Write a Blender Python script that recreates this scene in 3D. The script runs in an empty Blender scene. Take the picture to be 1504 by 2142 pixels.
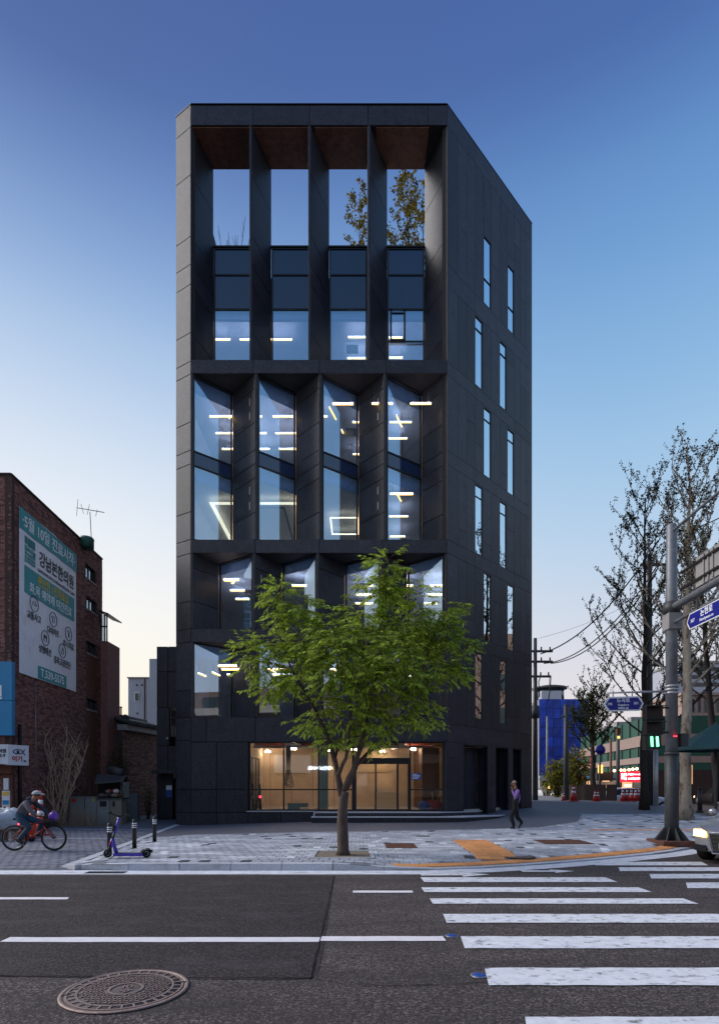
import bpy, bmesh, math, random
from mathutils import Vector, Matrix, Quaternion
random.seed(7)
sc = bpy.context.scene
C = sc.collection
R = math.radians
PI = math.pi

# ------------------------------------------------------------ camera (shift lens, level)
F, HZ, CX, EYE = 1200.0, 1640.0, 752.0, 1.63      # focal length, horizon row, centre column of the photograph, eye height
cam_data = bpy.data.cameras.new('camera')
cam = bpy.data.objects.new('camera', cam_data)
C.objects.link(cam)
cam.location = (0, 0, EYE)
cam.rotation_euler = (PI / 2, 0, 0)
cam_data.sensor_width = 36
cam_data.lens = F / 2142 * 36
cam_data.shift_y = (HZ - 1071) / 2142
cam_data.clip_end = 6000
sc.camera = cam

# ------------------------------------------------------------ dusk sky
EXPOSURE = .35
SUN_AZ, SUN_EL = R(-78), R(3.0)
sun_dir = Vector((math.sin(SUN_AZ) * math.cos(SUN_EL), math.cos(SUN_AZ) * math.cos(SUN_EL), math.sin(SUN_EL)))
world = bpy.data.worlds.new('World')
sc.world = world
world.use_nodes = True
def lin(c):
    return tuple((v / 255 / 12.92 if v <= 10 else ((v / 255 + .055) / 1.055) ** 2.4) for v in c)
def make_sky():
    nt = world.node_tree
    N, L = nt.nodes, nt.links
    bg = N['Background']
    tc = N.new('ShaderNodeTexCoord')
    sep = N.new('ShaderNodeSeparateXYZ')
    L.new(tc.outputs['Generated'], sep.inputs[0])
    def ramp(stops):
        r = N.new('ShaderNodeValToRGB')
        cr = r.color_ramp
        cr.interpolation = 'B_SPLINE'
        while len(cr.elements) < len(stops):
            cr.elements.new(.5)
        for e, (p, c) in zip(cr.elements, stops):
            e.position = p
            e.color = (*[v / 2 ** EXPOSURE for v in lin(c)], 1)
        L.new(sep.outputs['Z'], r.inputs[0])
        return r
    glow = ramp([(0, (255, 232, 192)), (.10, (255, 246, 224)), (.22, (254, 250, 240)), (.33, (244, 245, 246)), (.46, (218, 229, 243)), (.58, (172, 199, 232)), (.67, (126, 155, 206)), (.75, (80, 103, 162)), (1, (60, 80, 136))])
    away = ramp([(0, (232, 216, 216)), (.12, (230, 222, 226)), (.24, (212, 218, 230)), (.36, (184, 209, 234)), (.48, (156, 195, 229)), (.60, (125, 171, 218)), (.70, (99, 145, 202)), (.77, (72, 102, 166)), (1, (60, 84, 146))])
    dot = N.new('ShaderNodeVectorMath')
    dot.operation = 'DOT_PRODUCT'
    L.new(tc.outputs['Generated'], dot.inputs[0])
    dot.inputs[1].default_value = (math.sin(SUN_AZ), math.cos(SUN_AZ), 0)
    mr = N.new('ShaderNodeMapRange')
    mr.interpolation_type = 'SMOOTHSTEP'
    mr.inputs['From Min'].default_value = -.25
    mr.inputs['From Max'].default_value = .66
    L.new(dot.outputs['Value'], mr.inputs['Value'])
    mix = N.new('ShaderNodeMix')
    mix.data_type = 'RGBA'
    L.new(mr.outputs[0], mix.inputs['Factor'])
    L.new(away.outputs[0], mix.inputs[6])
    L.new(glow.outputs[0], mix.inputs[7])
    sky = N.new('ShaderNodeTexSky')
    sky.sky_type = 'NISHITA'
    sky.sun_disc = False
    sky.sun_elevation = SUN_EL
    sky.sun_rotation = SUN_AZ
    sky.ozone_density = 3
    add = N.new('ShaderNodeMix')
    add.data_type = 'RGBA'
    add.blend_type = 'ADD'
    add.inputs['Factor'].default_value = .01
    L.new(mix.outputs[2], add.inputs[6])
    L.new(sky.outputs[0], add.inputs[7])
    L.new(add.outputs[2], bg.inputs['Color'])
    bg.inputs['Strength'].default_value = 1.0
make_sky()
sun_data = bpy.data.lights.new('sun', 'SUN')
sun_data.energy = 2.4
sun_data.angle = R(40)
sun_data.color = (1, .94, .90)
sun = bpy.data.objects.new('sun', sun_data)
C.objects.link(sun)
# the glow after sunset: a wide soft source low in the north-west
glow_dir = Vector((math.sin(SUN_AZ) * math.cos(R(38)), math.cos(SUN_AZ) * math.cos(R(38)), math.sin(R(38))))
sun.rotation_euler = glow_dir.to_track_quat('Z', 'Y').to_euler()
vs = sc.view_settings
vs.view_transform = 'Standard'
vs.look = 'None'
vs.exposure = EXPOSURE
vs.gamma = 1.0
vs.use_curve_mapping = False

# ------------------------------------------------------------ helpers
def P(px, py, Y):
    """world point at depth Y that the photograph shows at px, py"""
    return Vector(((px - CX) * Y / F, Y, EYE - (py - HZ) * Y / F))
def G(px, py, z=0.0):
    Y = F * (EYE - z) / (py - HZ)
    return Vector(((px - CX) * Y / F, Y, z))
def XA(px, Y):
    return (px - CX) * Y / F
def ZA(py, Y):
    return EYE - (py - HZ) * Y / F
def lerp(a, b, t):
    return a + (b - a) * t
def clamp(x, a=0., b=1.):
    return max(a, min(b, x))
def smooth(x, a, b):
    t = clamp((x - a) / (b - a))
    return t * t * (3 - 2 * t)
def interp(tab, x):
    if x <= tab[0][0]:
        return tab[0][1]
    for (a, b), (c, d) in zip(tab, tab[1:]):
        if x <= c:
            return b + (d - b) * (x - a) / (c - a)
    return tab[-1][1]

M = {}
def mat(name, col, rough=.6, var=.12, scale=8., bump=0., bscale=None, metal=0., spec=.5, emit=None, estr=0., objvar=0., island=0., coat=0., agg=None, stain=None, stretch=None):
    """procedural material: noise-varied colour, optional per-object / per-piece variation, fine relief, stains"""
    m = bpy.data.materials.new(name)
    m.use_nodes = True
    nt = m.node_tree
    N, L = nt.nodes, nt.links
    b = N['Principled BSDF']
    b.inputs['Roughness'].default_value = rough
    b.inputs['Metallic'].default_value = metal
    b.inputs['Specular IOR Level'].default_value = spec
    b.inputs['Coat Weight'].default_value = coat
    tc = N.new('ShaderNodeTexCoord')
    vec = tc.outputs['Object']
    if stretch:
        mp = N.new('ShaderNodeMapping')
        mp.inputs['Scale'].default_value = stretch
        L.new(vec, mp.inputs[0])
        vec = mp.outputs[0]
    nz = N.new('ShaderNodeTexNoise')
    nz.inputs['Scale'].default_value = scale
    nz.inputs['Detail'].default_value = 6
    nz.inputs['Roughness'].default_value = .65
    L.new(vec, nz.inputs['Vector'])
    mr = N.new('ShaderNodeMapRange')
    mr.inputs['From Min'].default_value = .3
    mr.inputs['From Max'].default_value = .7
    mr.inputs['To Min'].default_value = 1 - var
    mr.inputs['To Max'].default_value = 1 + var
    L.new(nz.outputs['Fac'], mr.inputs['Value'])
    fac = mr.outputs[0]
    def mul(a, bsock):
        k = N.new('ShaderNodeMath')
        k.operation = 'MULTIPLY'
        L.new(a, k.inputs[0])
        L.new(bsock, k.inputs[1])
        return k.outputs[0]
    def rnd(sock, amt):
        r = N.new('ShaderNodeMapRange')
        r.inputs['To Min'].default_value = 1 - amt
        r.inputs['To Max'].default_value = 1 + amt
        L.new(sock, r.inputs['Value'])
        return r.outputs[0]
    if agg:
        vo = N.new('ShaderNodeTexVoronoi')
        vo.inputs['Scale'].default_value = agg[0]
        L.new(tc.outputs['Object'], vo.inputs['Vector'])
        sp = N.new('ShaderNodeSeparateColor')
        L.new(vo.outputs['Color'], sp.inputs[0])
        ra = N.new('ShaderNodeMapRange')
        ra.inputs['To Min'].default_value = agg[1]
        ra.inputs['To Max'].default_value = agg[2]
        pw = N.new('ShaderNodeMath')
        pw.operation = 'POWER'
        pw.inputs[1].default_value = agg[3]
        L.new(sp.outputs[0], pw.inputs[0])
        L.new(pw.outputs[0], ra.inputs['Value'])
        fac = mul(fac, ra.outputs[0])
    if objvar:
        oi = N.new('ShaderNodeObjectInfo')
        fac = mul(fac, rnd(oi.outputs['Random'], objvar))
    if island:
        ge = N.new('ShaderNodeNewGeometry')
        fac = mul(fac, rnd(ge.outputs['Random Per Island'], island))
    vm = N.new('ShaderNodeVectorMath')
    vm.operation = 'SCALE'
    vm.inputs[0].default_value = col
    L.new(fac, vm.inputs['Scale'])
    colour = vm.outputs[0]
    if stain:
        scol, sscale, lo, hi, amt = stain[:5]
        n2 = N.new('ShaderNodeTexNoise')
        n2.inputs['Scale'].default_value = sscale
        n2.inputs['Detail'].default_value = 9
        n2.inputs['Roughness'].default_value = .7
        v2 = tc.outputs['Object']
        if len(stain) > 5:
            mp2 = N.new('ShaderNodeMapping')
            mp2.inputs['Scale'].default_value = stain[5]
            L.new(v2, mp2.inputs[0])
            v2 = mp2.outputs[0]
        L.new(v2, n2.inputs['Vector'])
        r2 = N.new('ShaderNodeMapRange')
        r2.inputs['From Min'].default_value = lo
        r2.inputs['From Max'].default_value = hi
        r2.inputs['To Max'].default_value = amt
        L.new(n2.outputs['Fac'], r2.inputs['Value'])
        mx = N.new('ShaderNodeMix')
        mx.data_type = 'RGBA'
        L.new(r2.outputs[0], mx.inputs['Factor'])
        L.new(colour, mx.inputs[6])
        mx.inputs[7].default_value = (*scol, 1)
        colour = mx.outputs[2]
    L.new(colour, b.inputs['Base Color'])
    if bump:
        n3 = N.new('ShaderNodeTexNoise')
        n3.inputs['Scale'].default_value = bscale or scale * 6
        n3.inputs['Detail'].default_value = 5
        L.new(tc.outputs['Object'], n3.inputs['Vector'])
        bp = N.new('ShaderNodeBump')
        bp.inputs['Strength'].default_value = bump
        bp.inputs['Distance'].default_value = .01
        L.new(n3.outputs['Fac'], bp.inputs['Height'])
        L.new(bp.outputs[0], b.inputs['Normal'])
    if emit:
        b.inputs['Emission Color'].default_value = (*emit, 1)
        b.inputs['Emission Strength'].default_value = estr
    M[name] = m
    return m
def glassmat(name, tint, base, fres=1.5, rough=0.0):
    m = bpy.data.materials.new(name)
    m.use_nodes = True
    nt = m.node_tree
    N, L = nt.nodes, nt.links
    N.remove(N['Principled BSDF'])
    out = N['Material Output']
    tr = N.new('ShaderNodeBsdfTransparent')
    tr.inputs[0].default_value = (*tint, 1)
    gl = N.new('ShaderNodeBsdfGlossy')
    gl.inputs['Roughness'].default_value = rough
    gl.inputs['Color'].default_value = (.78, .92, 1, 1)
    fr = N.new('ShaderNodeLayerWeight')
    fr.inputs['Blend'].default_value = .5
    pw5 = N.new('ShaderNodeMath')
    pw5.operation = 'POWER'
    pw5.inputs[1].default_value = 5.0
    L.new(fr.outputs['Facing'], pw5.inputs[0])
    mr = N.new('ShaderNodeMapRange')
    mr.inputs['To Min'].default_value = base
    mr.inputs['To Max'].default_value = 1
    L.new(pw5.outputs[0], mr.inputs['Value'])
    mx = N.new('ShaderNodeMixShader')
    L.new(mr.outputs[0], mx.inputs[0])
    L.new(tr.outputs[0], mx.inputs[1])
    L.new(gl.outputs[0], mx.inputs[2])
    L.new(mx.outputs[0], out.inputs['Surface'])
    M[name] = m
    return m

def origin_of(o):
    v = Vector((0, 0, 0))
    while o:
        v += Vector(o.location)
        o = o.parent
    return v
class MB:
    """collects shapes into one mesh"""
    def __init__(s):
        s.v, s.f, s.mi, s.cur, s.sm = [], [], [], 0, []
        s.smooth = False
    def add(s, vs, fs):
        n = len(s.v)
        s.v += [tuple(v) for v in vs]
        for f in fs:
            s.f.append([i + n for i in f])
            s.mi.append(s.cur)
            s.sm.append(s.smooth)
        return s
    def hexa(s, a, b):
        """a: four points of one end (ring), b: four of the other"""
        return s.add(list(a) + list(b), [(3, 2, 1, 0), (4, 5, 6, 7), (0, 1, 5, 4), (1, 2, 6, 5), (2, 3, 7, 6), (3, 0, 4, 7)])
    def box(s, c, d, rz=0., rx=0., ry=0.):
        x, y, z = d[0] / 2, d[1] / 2, d[2] / 2
        pts = [Vector(p) for p in ((-x, -y, -z), (x, -y, -z), (x, y, -z), (-x, y, -z), (-x, -y, z), (x, -y, z), (x, y, z), (-x, y, z))]
        if rz or rx or ry:
            m = Matrix.Rotation(rz, 3, 'Z') @ Matrix.Rotation(ry, 3, 'Y') @ Matrix.Rotation(rx, 3, 'X')
            pts = [m @ p for p in pts]
        c = Vector(c)
        pts = [p + c for p in pts]
        return s.hexa(pts[:4], pts[4:])
    def bb(s, x0, x1, y0, y1, z0, z1):
        return s.box(((x0 + x1) / 2, (y0 + y1) / 2, (z0 + z1) / 2), (abs(x1 - x0), abs(y1 - y0), abs(z1 - z0)))
    def prism(s, poly, z0, z1):
        n = len(poly)
        if sum(poly[i][0] * poly[(i + 1) % n][1] - poly[(i + 1) % n][0] * poly[i][1] for i in range(n)) < 0:
            poly = poly[::-1]
        vs = [(p[0], p[1], z0) for p in poly] + [(p[0], p[1], z1) for p in poly]
        fs = [tuple(range(n - 1, -1, -1)), tuple(range(n, 2 * n))]
        fs += [(i, (i + 1) % n, n + (i + 1) % n, n + i) for i in range(n)]
        return s.add(vs, fs)
    def extr(s, poly3, vec):
        """planar 3D outline pushed along vec"""
        n = len(poly3)
        vec = Vector(vec)
        a = [Vector(p) for p in poly3]
        nrm = Vector((0, 0, 0))
        for i in range(n):
            nrm += (a[i] - a[0]).cross(a[(i + 1) % n] - a[0])
        if nrm.dot(vec) < 0:
            a = a[::-1]
        return s.add(a + [p + vec for p in a], [tuple(range(n - 1, -1, -1)), tuple(range(n, 2 * n))] + [(i, (i + 1) % n, n + (i + 1) % n, n + i) for i in range(n)])
    def tube(s, pts, r, n=8, cap=True, closed=False):
        pts = [Vector(p) for p in pts]
        k = len(pts)
        rs = r if isinstance(r, (list, tuple)) else [r] * k
        vs, fs = [], []
        ref = None
        for i, p in enumerate(pts):
            if closed:
                t = pts[(i + 1) % k] - pts[i - 1]
            else:
                t = pts[min(i + 1, k - 1)] - pts[max(i - 1, 0)]
            if t.length < 1e-9:
                t = Vector((0, 0, 1))
            t.normalize()
            if ref is None:
                ref = t.orthogonal().normalized()
            u = ref - t * ref.dot(t)
            if u.length < 1e-6:
                u = t.orthogonal()
            u.normalize()
            ref = u
            w = t.cross(u)
            for j in range(n):
                a = 2 * PI * j / n
                vs.append(p + (u * math.cos(a) + w * math.sin(a)) * rs[i])
        rng = k if closed else k - 1
        for i in range(rng):
            i2 = (i + 1) % k
            for j in range(n):
                fs.append((i * n + j, i * n + (j + 1) % n, i2 * n + (j + 1) % n, i2 * n + j))
        if cap and not closed:
            fs.append(tuple(range(n - 1, -1, -1)))
            fs.append(tuple((k - 1) * n + j for j in range(n)))
        sm = s.smooth
        s.smooth = True
        s.add(vs, fs)
        s.smooth = sm
        return s
    def lathe(s, c, prof, n=24, axis='Z'):
        """prof: (radius, height) pairs from bottom to top"""
        c = Vector(c)
        vs, fs = [], []
        for r, h in prof:
            for j in range(n):
                a = 2 * PI * j / n
                p = Vector((r * math.cos(a), r * math.sin(a), h))
                if axis == 'Y':
                    p = Vector((p.x, -p.z, p.y))
                elif axis == 'X':
                    p = Vector((p.z, p.x, p.y))
                vs.append(c + p)
        k = len(prof)
        for i in range(k - 1):
            for j in range(n):
                fs.append((i * n + j, i * n + (j + 1) % n, (i + 1) * n + (j + 1) % n, (i + 1) * n + j))
        fs.append(tuple(range(n - 1, -1, -1)))
        fs.append(tuple((k - 1) * n + j for j in range(n)))
        sm = s.smooth
        s.smooth = True
        s.add(vs, fs)
        s.smooth = sm
        return s
    def ball(s, c, r, n=10, sx=1, sy=1, sz=1):
        prof = []
        m = max(4, n // 2)
        c = Vector(c)
        vs, fs = [], []
        for i in range(1, m):
            t = -PI / 2 + PI * i / m
            for j in range(n):
                a = 2 * PI * j / n
                vs.append(c + Vector((math.cos(t) * math.cos(a) * r * sx, math.cos(t) * math.sin(a) * r * sy, math.sin(t) * r * sz)))
        b0 = len(vs)
        vs += [c + Vector((0, 0, -r * sz)), c + Vector((0, 0, r * sz))]
        for i in range(m - 2):
            for j in range(n):
                fs.append((i * n + j, i * n + (j + 1) % n, (i + 1) * n + (j + 1) % n, (i + 1) * n + j))
        for j in range(n):
            fs.append((b0, (j + 1) % n, j))
            fs.append((b0 + 1, (m - 2) * n + j, (m - 2) * n + (j + 1) % n))
        sm = s.smooth
        s.smooth = True
        s.add(vs, fs)
        s.smooth = sm
        return s
    def quad(s, a, b, c, d):
        return s.add([a, b, c, d], [(0, 1, 2, 3)])
    def mesh(s, name, off=None):
        me = bpy.data.meshes.new(name)
        vs = s.v if off is None else [(v[0] - off[0], v[1] - off[1], v[2] - off[2]) for v in s.v]
        me.from_pydata(vs, [], s.f)
        me.polygons.foreach_set('use_smooth', s.sm)
        if any(s.mi):
            me.polygons.foreach_set('material_index', s.mi)
        me.update()
        return me
    def build(s, name, m, parent=None, bevel=0., seg=2, sub=0):
        off = origin_of(parent) if parent else None
        me = s.mesh(name, off)
        for k in (m if isinstance(m, (list, tuple)) else [m]):
            me.materials.append(M[k] if isinstance(k, str) else k)
        o = bpy.data.objects.new(name, me)
        C.objects.link(o)
        if parent:
            o.parent = parent
        if bevel:
            b = o.modifiers.new('bevel', 'BEVEL')
            b.width = bevel
            b.segments = seg
            b.limit_method = 'ANGLE'
            b.angle_limit = R(40)
        if sub:
            d = o.modifiers.new('sub', 'SUBSURF')
            d.levels = d.render_levels = sub
        return o
def tag(o, label=None, cat=None, group=None, kind=None):
    if label:
        o['label'] = label
    if cat:
        o['category'] = cat
    if group:
        o['group'] = group
    if kind:
        o['kind'] = kind
    return o
def empty(name, loc=(0, 0, 0), label=None, cat=None, group=None, rz=0.):
    o = bpy.data.objects.new(name, None)
    o.empty_display_size = .2
    C.objects.link(o)
    o.location = loc
    o.rotation_euler = (0, 0, rz)
    return tag(o, label, cat, group)
def kids(o):
    return [c for c in ALLKIDS(o)]
def ALLKIDS(o):
    return [c for c in bpy.data.objects if c.parent is o]
def copy_tree(o, parent=None):
    c = o.copy()
    C.objects.link(c)
    c.parent = parent
    for ch in ALLKIDS(o):
        copy_tree(ch, c)
    return c
def place(o, loc, rz=0.):
    o.location = loc
    o.rotation_euler = (0, 0, rz)
    return o
def text_mesh(body, size=1., extrude=.004, align='CENTER', bold=0., sx=1.):
    cu = bpy.data.curves.new('txt', 'FONT')
    cu.body = body
    cu.size = size
    cu.extrude = extrude
    cu.align_x = align
    cu.align_y = 'CENTER'
    cu.resolution_u = 3
    cu.offset = bold
    o = bpy.data.objects.new('txt', cu)
    me = bpy.data.meshes.new_from_object(o)
    bpy.data.objects.remove(o)
    bpy.data.curves.remove(cu)
    if sx != 1:
        for v in me.vertices:
            v.co.x *= sx
    return me
def put_text(name, body, size, m, parent, o3, u, v, extrude=.004, align='CENTER', bold=0., sx=1.):
    """flat lettering whose baseline runs along u, its height along v, centred on point o3"""
    me = text_mesh(body, size, extrude, align, bold, sx)
    me.name = name
    u = Vector(u).normalized()
    v = Vector(v).normalized()
    w = u.cross(v)
    off = Vector(o3) - (origin_of(parent) if parent else Vector())
    for q in me.vertices:
        c = q.co.copy()
        q.co = off + u * c.x + v * c.y + w * c.z
    me.materials.clear()
    me.materials.append(M[m])
    o = bpy.data.objects.new(name, me)
    C.objects.link(o)
    if parent:
        o.parent = parent
    return o

def leafmat(name, col, trans=.45):
    m = mat(name, col, .55, .2, 3, island=.62, spec=.3)
    nt = m.node_tree
    N, L = nt.nodes, nt.links
    b = N['Principled BSDF']
    t = N.new('ShaderNodeBsdfTranslucent')
    src = b.inputs['Base Color'].links[0].from_socket
    L.new(src, t.inputs['Color'])
    mx = N.new('ShaderNodeMixShader')
    mx.inputs[0].default_value = trans
    L.new(b.outputs[0], mx.inputs[1])
    L.new(t.outputs[0], mx.inputs[2])
    L.new(mx.outputs[0], N['Material Output'].inputs['Surface'])
# ------------------------------------------------------------ materials
mat('granite', (.021, .0235, .034), .45, .30, 2.2, .2, 120, spec=.34, objvar=.34, agg=(38, .65, 1.9, 2.0), stain=((.036, .040, .054), 4, .48, .74, .55, (1.5, 1.5, .22)))
mat('granite_back', (.012, .012, .015), .8, .1, 3)
mat('brown_stone', (.13, .055, .033), .6, .45, 5.0, .15, 120, objvar=.2)
mat('dark_metal', (.012, .013, .016), .4, .1, 5, metal=.3)
mat('black_paint', (.012, .012, .014), .45, .15, 8)
mat('interior_paint', (.74, .73, .76), .8, .05, 2)
mat('interior_warm', (.60, .48, .36), .75, .14, 1.5)
mat('interior_floor', (.52, .47, .42), .55, .15, 3)
mat('duct', (.20, .13, .10), .5, .5, 4)
mat('beam_red', (.20, .035, .025), .6, .3, 4)
mat('spandrel', (.010, .026, .085), .06, .08, 2, spec=.9)
mat('plywood', (.66, .52, .34), .6, .12, 3, stretch=(1, 1, 6))
mat('teal_paint', (.10, .19, .20), .5, .1, 3)
mat('asphalt', (.094, .079, .077), .85, .55, 30, .9, 110, spec=.25, agg=(75, .45, 2.6, 3.0), stain=((.042, .036, .037), .8, .42, .66, .75, (.45, 2.0, 1)))
mat('asphalt_new', (.044, .037, .039), .85, .5, 30, .8, 110, spec=.25, agg=(80, .5, 2.2, 3.0), stain=((.090, .081, .085), 1.0, .50, .74, .6, (1, 2.6, 1)))
mat('line_paint', (.72, .74, .78), .7, .14, 9, .3, 160, stain=((.09, .08, .085), 6, .54, .64, .85, (1, 1.6, 1)))
mat('lane_paint', (.78, .75, .78), .65, .10, 9, .3, 160, stain=((.08, .075, .08), 9, .64, .7, .7))
mat('gutter', (.66, .69, .76), .8, .2, 6, .3, 90, stain=((.22, .18, .15), 2.5, .52, .7, .7, (.5, 2, 1)))
mat('kerb', (.50, .52, .57), .75, .2, 40, .3, 150, objvar=.12, stain=((.20, .17, .15), 3, .55, .7, .5))
mat('paver', (.35, .375, .43), .8, .22, 14, .4, 160, objvar=.10, island=.22, stain=((.72, .75, .82), .75, .49, .63, .85, (.75, 2.3, 1)))
mat('paver_white', (.66, .69, .74), .75, .12, 14, .3, 160, objvar=.1, island=.12)
mat('paver_dark', (.055, .058, .07), .8, .2, 14, .3, 160, objvar=.1, island=.15)
mat('sand_bed', (.17, .18, .20), .9, .3, 20)
mat('forecourt', (.125, .133, .16), .7, .25, 20, .4, 160, stain=((.15, .165, .20), 1.6, .5, .75, .5, (.6, 2.2, 1)))
mat('alley_paver', (.17, .18, .23), .75, .3, 12, .4, 160, island=.3, objvar=.1, stain=((.28, .30, .37), .8, .5, .75, .6, (.7, 2, 1)))
mat('tactile', (.64, .30, .115), .75, .2, 16, .3, 150, objvar=.14)
mat('soil', (.20, .16, .12), .95, .5, 18, 1., 60)
mat('bark', (.085, .060, .050), .9, .45, 10, .8, 60, stretch=(1, 1, .35))
mat('bark_dark', (.030, .022, .019), .9, .4, 10, .6, 60)
mat('bark_pale', (.40, .34, .27), .85, .2, 4, .5, 30, stain=((.14, .085, .055), 3.2, .5, .6, .9, (1, 1, .5)))
mat('twig_pale', (.42, .30, .215), .85, .3, 10)
leafmat('leaf', (.33, .44, .05))
mat('leaf_bud', (.028, .034, .013), .7, .2, 3, island=.5)
leafmat('leaf_dark', (.055, .07, .02))
leafmat('leaf_yellow', (.20, .19, .025))
leafmat('leaf_amber', (.18, .14, .02))
mat('brick', (.20, .092, .082), .85, .25, 9, .4, 90, island=.55)
mat('brick_low', (.21, .12, .10), .85, .25, 9, .4, 90, island=.5)
mat('mortar', (.06, .038, .035), .95, .3, 12, .3, 60)
mat('mortar_pale', (.07, .05, .045), .95, .3, 12, .3, 60)
mat('concrete', (.36, .35, .34), .85, .18, 5, .3, 50, stain=((.20, .18, .17), 2, .5, .75, .6))
mat('white_wall', (.42, .45, .52), .8, .08, 1.5, stain=((.30, .31, .34), .8, .5, .8, .5))
mat('grey_wall', (.30, .29, .29), .8, .15, 2)
mat('steel', (.20, .215, .24), .5, .22, 6, metal=.3, stain=((.10, .10, .11), 3, .5, .75, .6, (1, 1, .25)))
mat('steel_dark', (.062, .068, .072), .55, .25, 6, metal=.2, stain=((.035, .035, .036), 3, .5, .75, .6, (1, 1, .25)))
mat('galvanised', (.44, .45, .47), .45, .15, 8, metal=.5)
mat('rust', (.13, .055, .035), .9, .4, 8, .4, 60)
mat('iron', (.30, .225, .20), .55, .3, 14, .3, 120, metal=.35, stain=((.16, .12, .11), 6, .5, .7, .7))
mat('iron_low', (.10, .082, .078), .75, .3, 14, .3, 120)
mat('white_paint', (.72, .73, .75), .5, .06, 5)
mat('refl_white', (.80, .82, .85), .4, .05, 5)
mat('blue_sign', (.010, .014, .24), .4, .06, 4)
mat('sky_sign', (.012, .22, .45), .4, .06, 3)
mat('sign_white', (.62, .66, .74), .45, .05, 3)
mat('banner_cloth', (.80, .82, .90), .7, .06, 2, stain=((.30, .31, .38), 1.6, .55, .75, .5))
mat('banner_teal', (.055, .31, .34), .7, .1, 2)
mat('banner_logo', (.02, .21, .21), .7, .05, 2)
mat('ink', (.012, .014, .02), .7, .05, 4)
mat('ink_blue', (.015, .03, .09), .7, .05, 4)
mat('ink_white', (.80, .84, .88), .7, .03, 4)
mat('ink_yellow', (.62, .46, .06), .7, .05, 4)
mat('ink_red', (.45, .03, .03), .7, .05, 4)
mat('orange_plastic', (.62, .055, .02), .5, .15, 8)
mat('cone_red', (.42, .02, .018), .5, .15, 8)
mat('scooter_blue', (.055, .03, .45), .35, .08, 4, coat=.4)
mat('rubber', (.012, .012, .013), .75, .2, 20)
mat('rim_grey', (.35, .36, .38), .35, .1, 10, metal=.7)
mat('bike_red', (.30, .015, .025), .35, .1, 6, coat=.5)
mat('bag_purple', (.17, .05, .42), .35, .25, 9, .4, 25)
mat('tarp_clear', (.34, .40, .47), .35, .3, 6, .8, 18)
mat('skin', (.36, .17, .11), .55, .12, 10)
mat('hair', (.012, .010, .010), .6, .2, 20)
mat('hair_grey', (.30, .22, .19), .6, .2, 20)
mat('jacket_grey', (.14, .13, .15), .85, .15, 14, .6, 30)
mat('hood_blue', (.03, .045, .07), .85, .15, 14)
mat('jeans', (.026, .07, .115), .85, .25, 14, .5, 40)
mat('cap_grey', (.42, .43, .45), .8, .1, 14)
mat('shirt_purple', (.30, .17, .48), .8, .1, 14)
mat('vest_black', (.012, .011, .014), .85, .15, 14)
mat('trousers_black', (.007, .007, .009), .85, .15, 14)
mat('shoe_dark', (.02, .02, .024), .6, .15, 14)
mat('shoe_white', (.70, .72, .70), .6, .1, 14)
mat('tile_roof', (.035, .034, .038), .75, .2, 8, island=.3)
mat('wood_brown', (.13, .06, .035), .7, .25, 6, stretch=(1, 1, 4))
mat('box_grey', (.24, .26, .265), .6, .12, 4, stain=((.10, .10, .10), 2, .5, .75, .5))
mat('box_beige', (.24, .215, .17), .6, .12, 4)
mat('awning', (.055, .055, .058), .7, .15, 5)
mat('hoarding', (.045, .026, .024), .8, .2, 4)
mat('tarp_blue', (.012, .055, .44), .6, .3, .6, objvar=.35)
mat('green_band', (.012, .085, .06), .6, .12, 2)
mat('beige_band', (.34, .25, .22), .8, .08, 2)
mat('pink_wall', (.40, .28, .24), .85, .1, 2)
mat('dark_window', (.02, .03, .04), .15, .1, 3)
mat('apartment_wall', (.20, .12, .09), .85, .15, .8)
mat('apartment_pale', (.40, .31, .25), .85, .12, .8)
mat('parasol', (.006, .045, .055), .7, .12, 4)
mat('car_silver', (.36, .37, .40), .28, .04, 3, metal=.55, coat=.7)
mat('car_white', (.55, .60, .66), .3, .04, 3, coat=.6)
mat('car_black', (.010, .010, .012), .3, .1, 6)
mat('car_teal', (.16, .30, .36), .3, .05, 3, coat=.6)
mat('chrome', (.62, .64, .68), .2, .05, 6, metal=.9)
mat('plate', (.72, .72, .68), .5, .05, 6)
mat('lamp_warm', (.8, .6, .35), .4, .02, 4, emit=(1, .62, .30), estr=7)
mat('lamp_white', (.8, .8, .8), .4, .02, 4, emit=(1, .68, .36), estr=4)
mat('linear_lamp', (.8, .75, .65), .4, .02, 4, emit=(1, .52, .10), estr=6)
mat('added_uplight', (.8, .75, .7), .4, .02, 4, emit=(1, .80, .80), estr=21)  # added glow on the lamp tops, there to brighten the ceilings
mat('cove_lamp', (.8, .75, .65), .4, .02, 4, emit=(1, .66, .34), estr=2.6)
mat('shop_lamp', (.8, .75, .65), .4, .02, 4, emit=(1, .78, .54), estr=58)
mat('headlight', (.8, .7, .5), .3, .02, 4, emit=(1, .56, .14), estr=4)
mat('green_lamp', (.1, .8, .3), .3, .02, 4, emit=(.12, 1, .35), estr=5)
mat('red_lamp', (.8, .05, .05), .3, .02, 4, emit=(1, .03, .06), estr=4)
mat('amber_lamp', (.8, .4, .05), .3, .02, 4, emit=(1, .38, .06), estr=4)
mat('red_sign', (.5, .01, .02), .4, .1, 4, emit=(1, .02, .05), estr=1.0)
mat('neon_white', (.9, .9, .9), .4, .02, 4, emit=(.85, .85, 1), estr=3.0)
mat('neon_far', (.9, .9, .9), .4, .02, 4, emit=(.85, .88, 1), estr=16)
mat('neon_far_yellow', (.9, .6, .1), .4, .02, 4, emit=(1, .60, .05), estr=14)
mat('neon_yellow', (.9, .6, .1), .4, .02, 4, emit=(1, .62, .05), estr=3)
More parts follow.
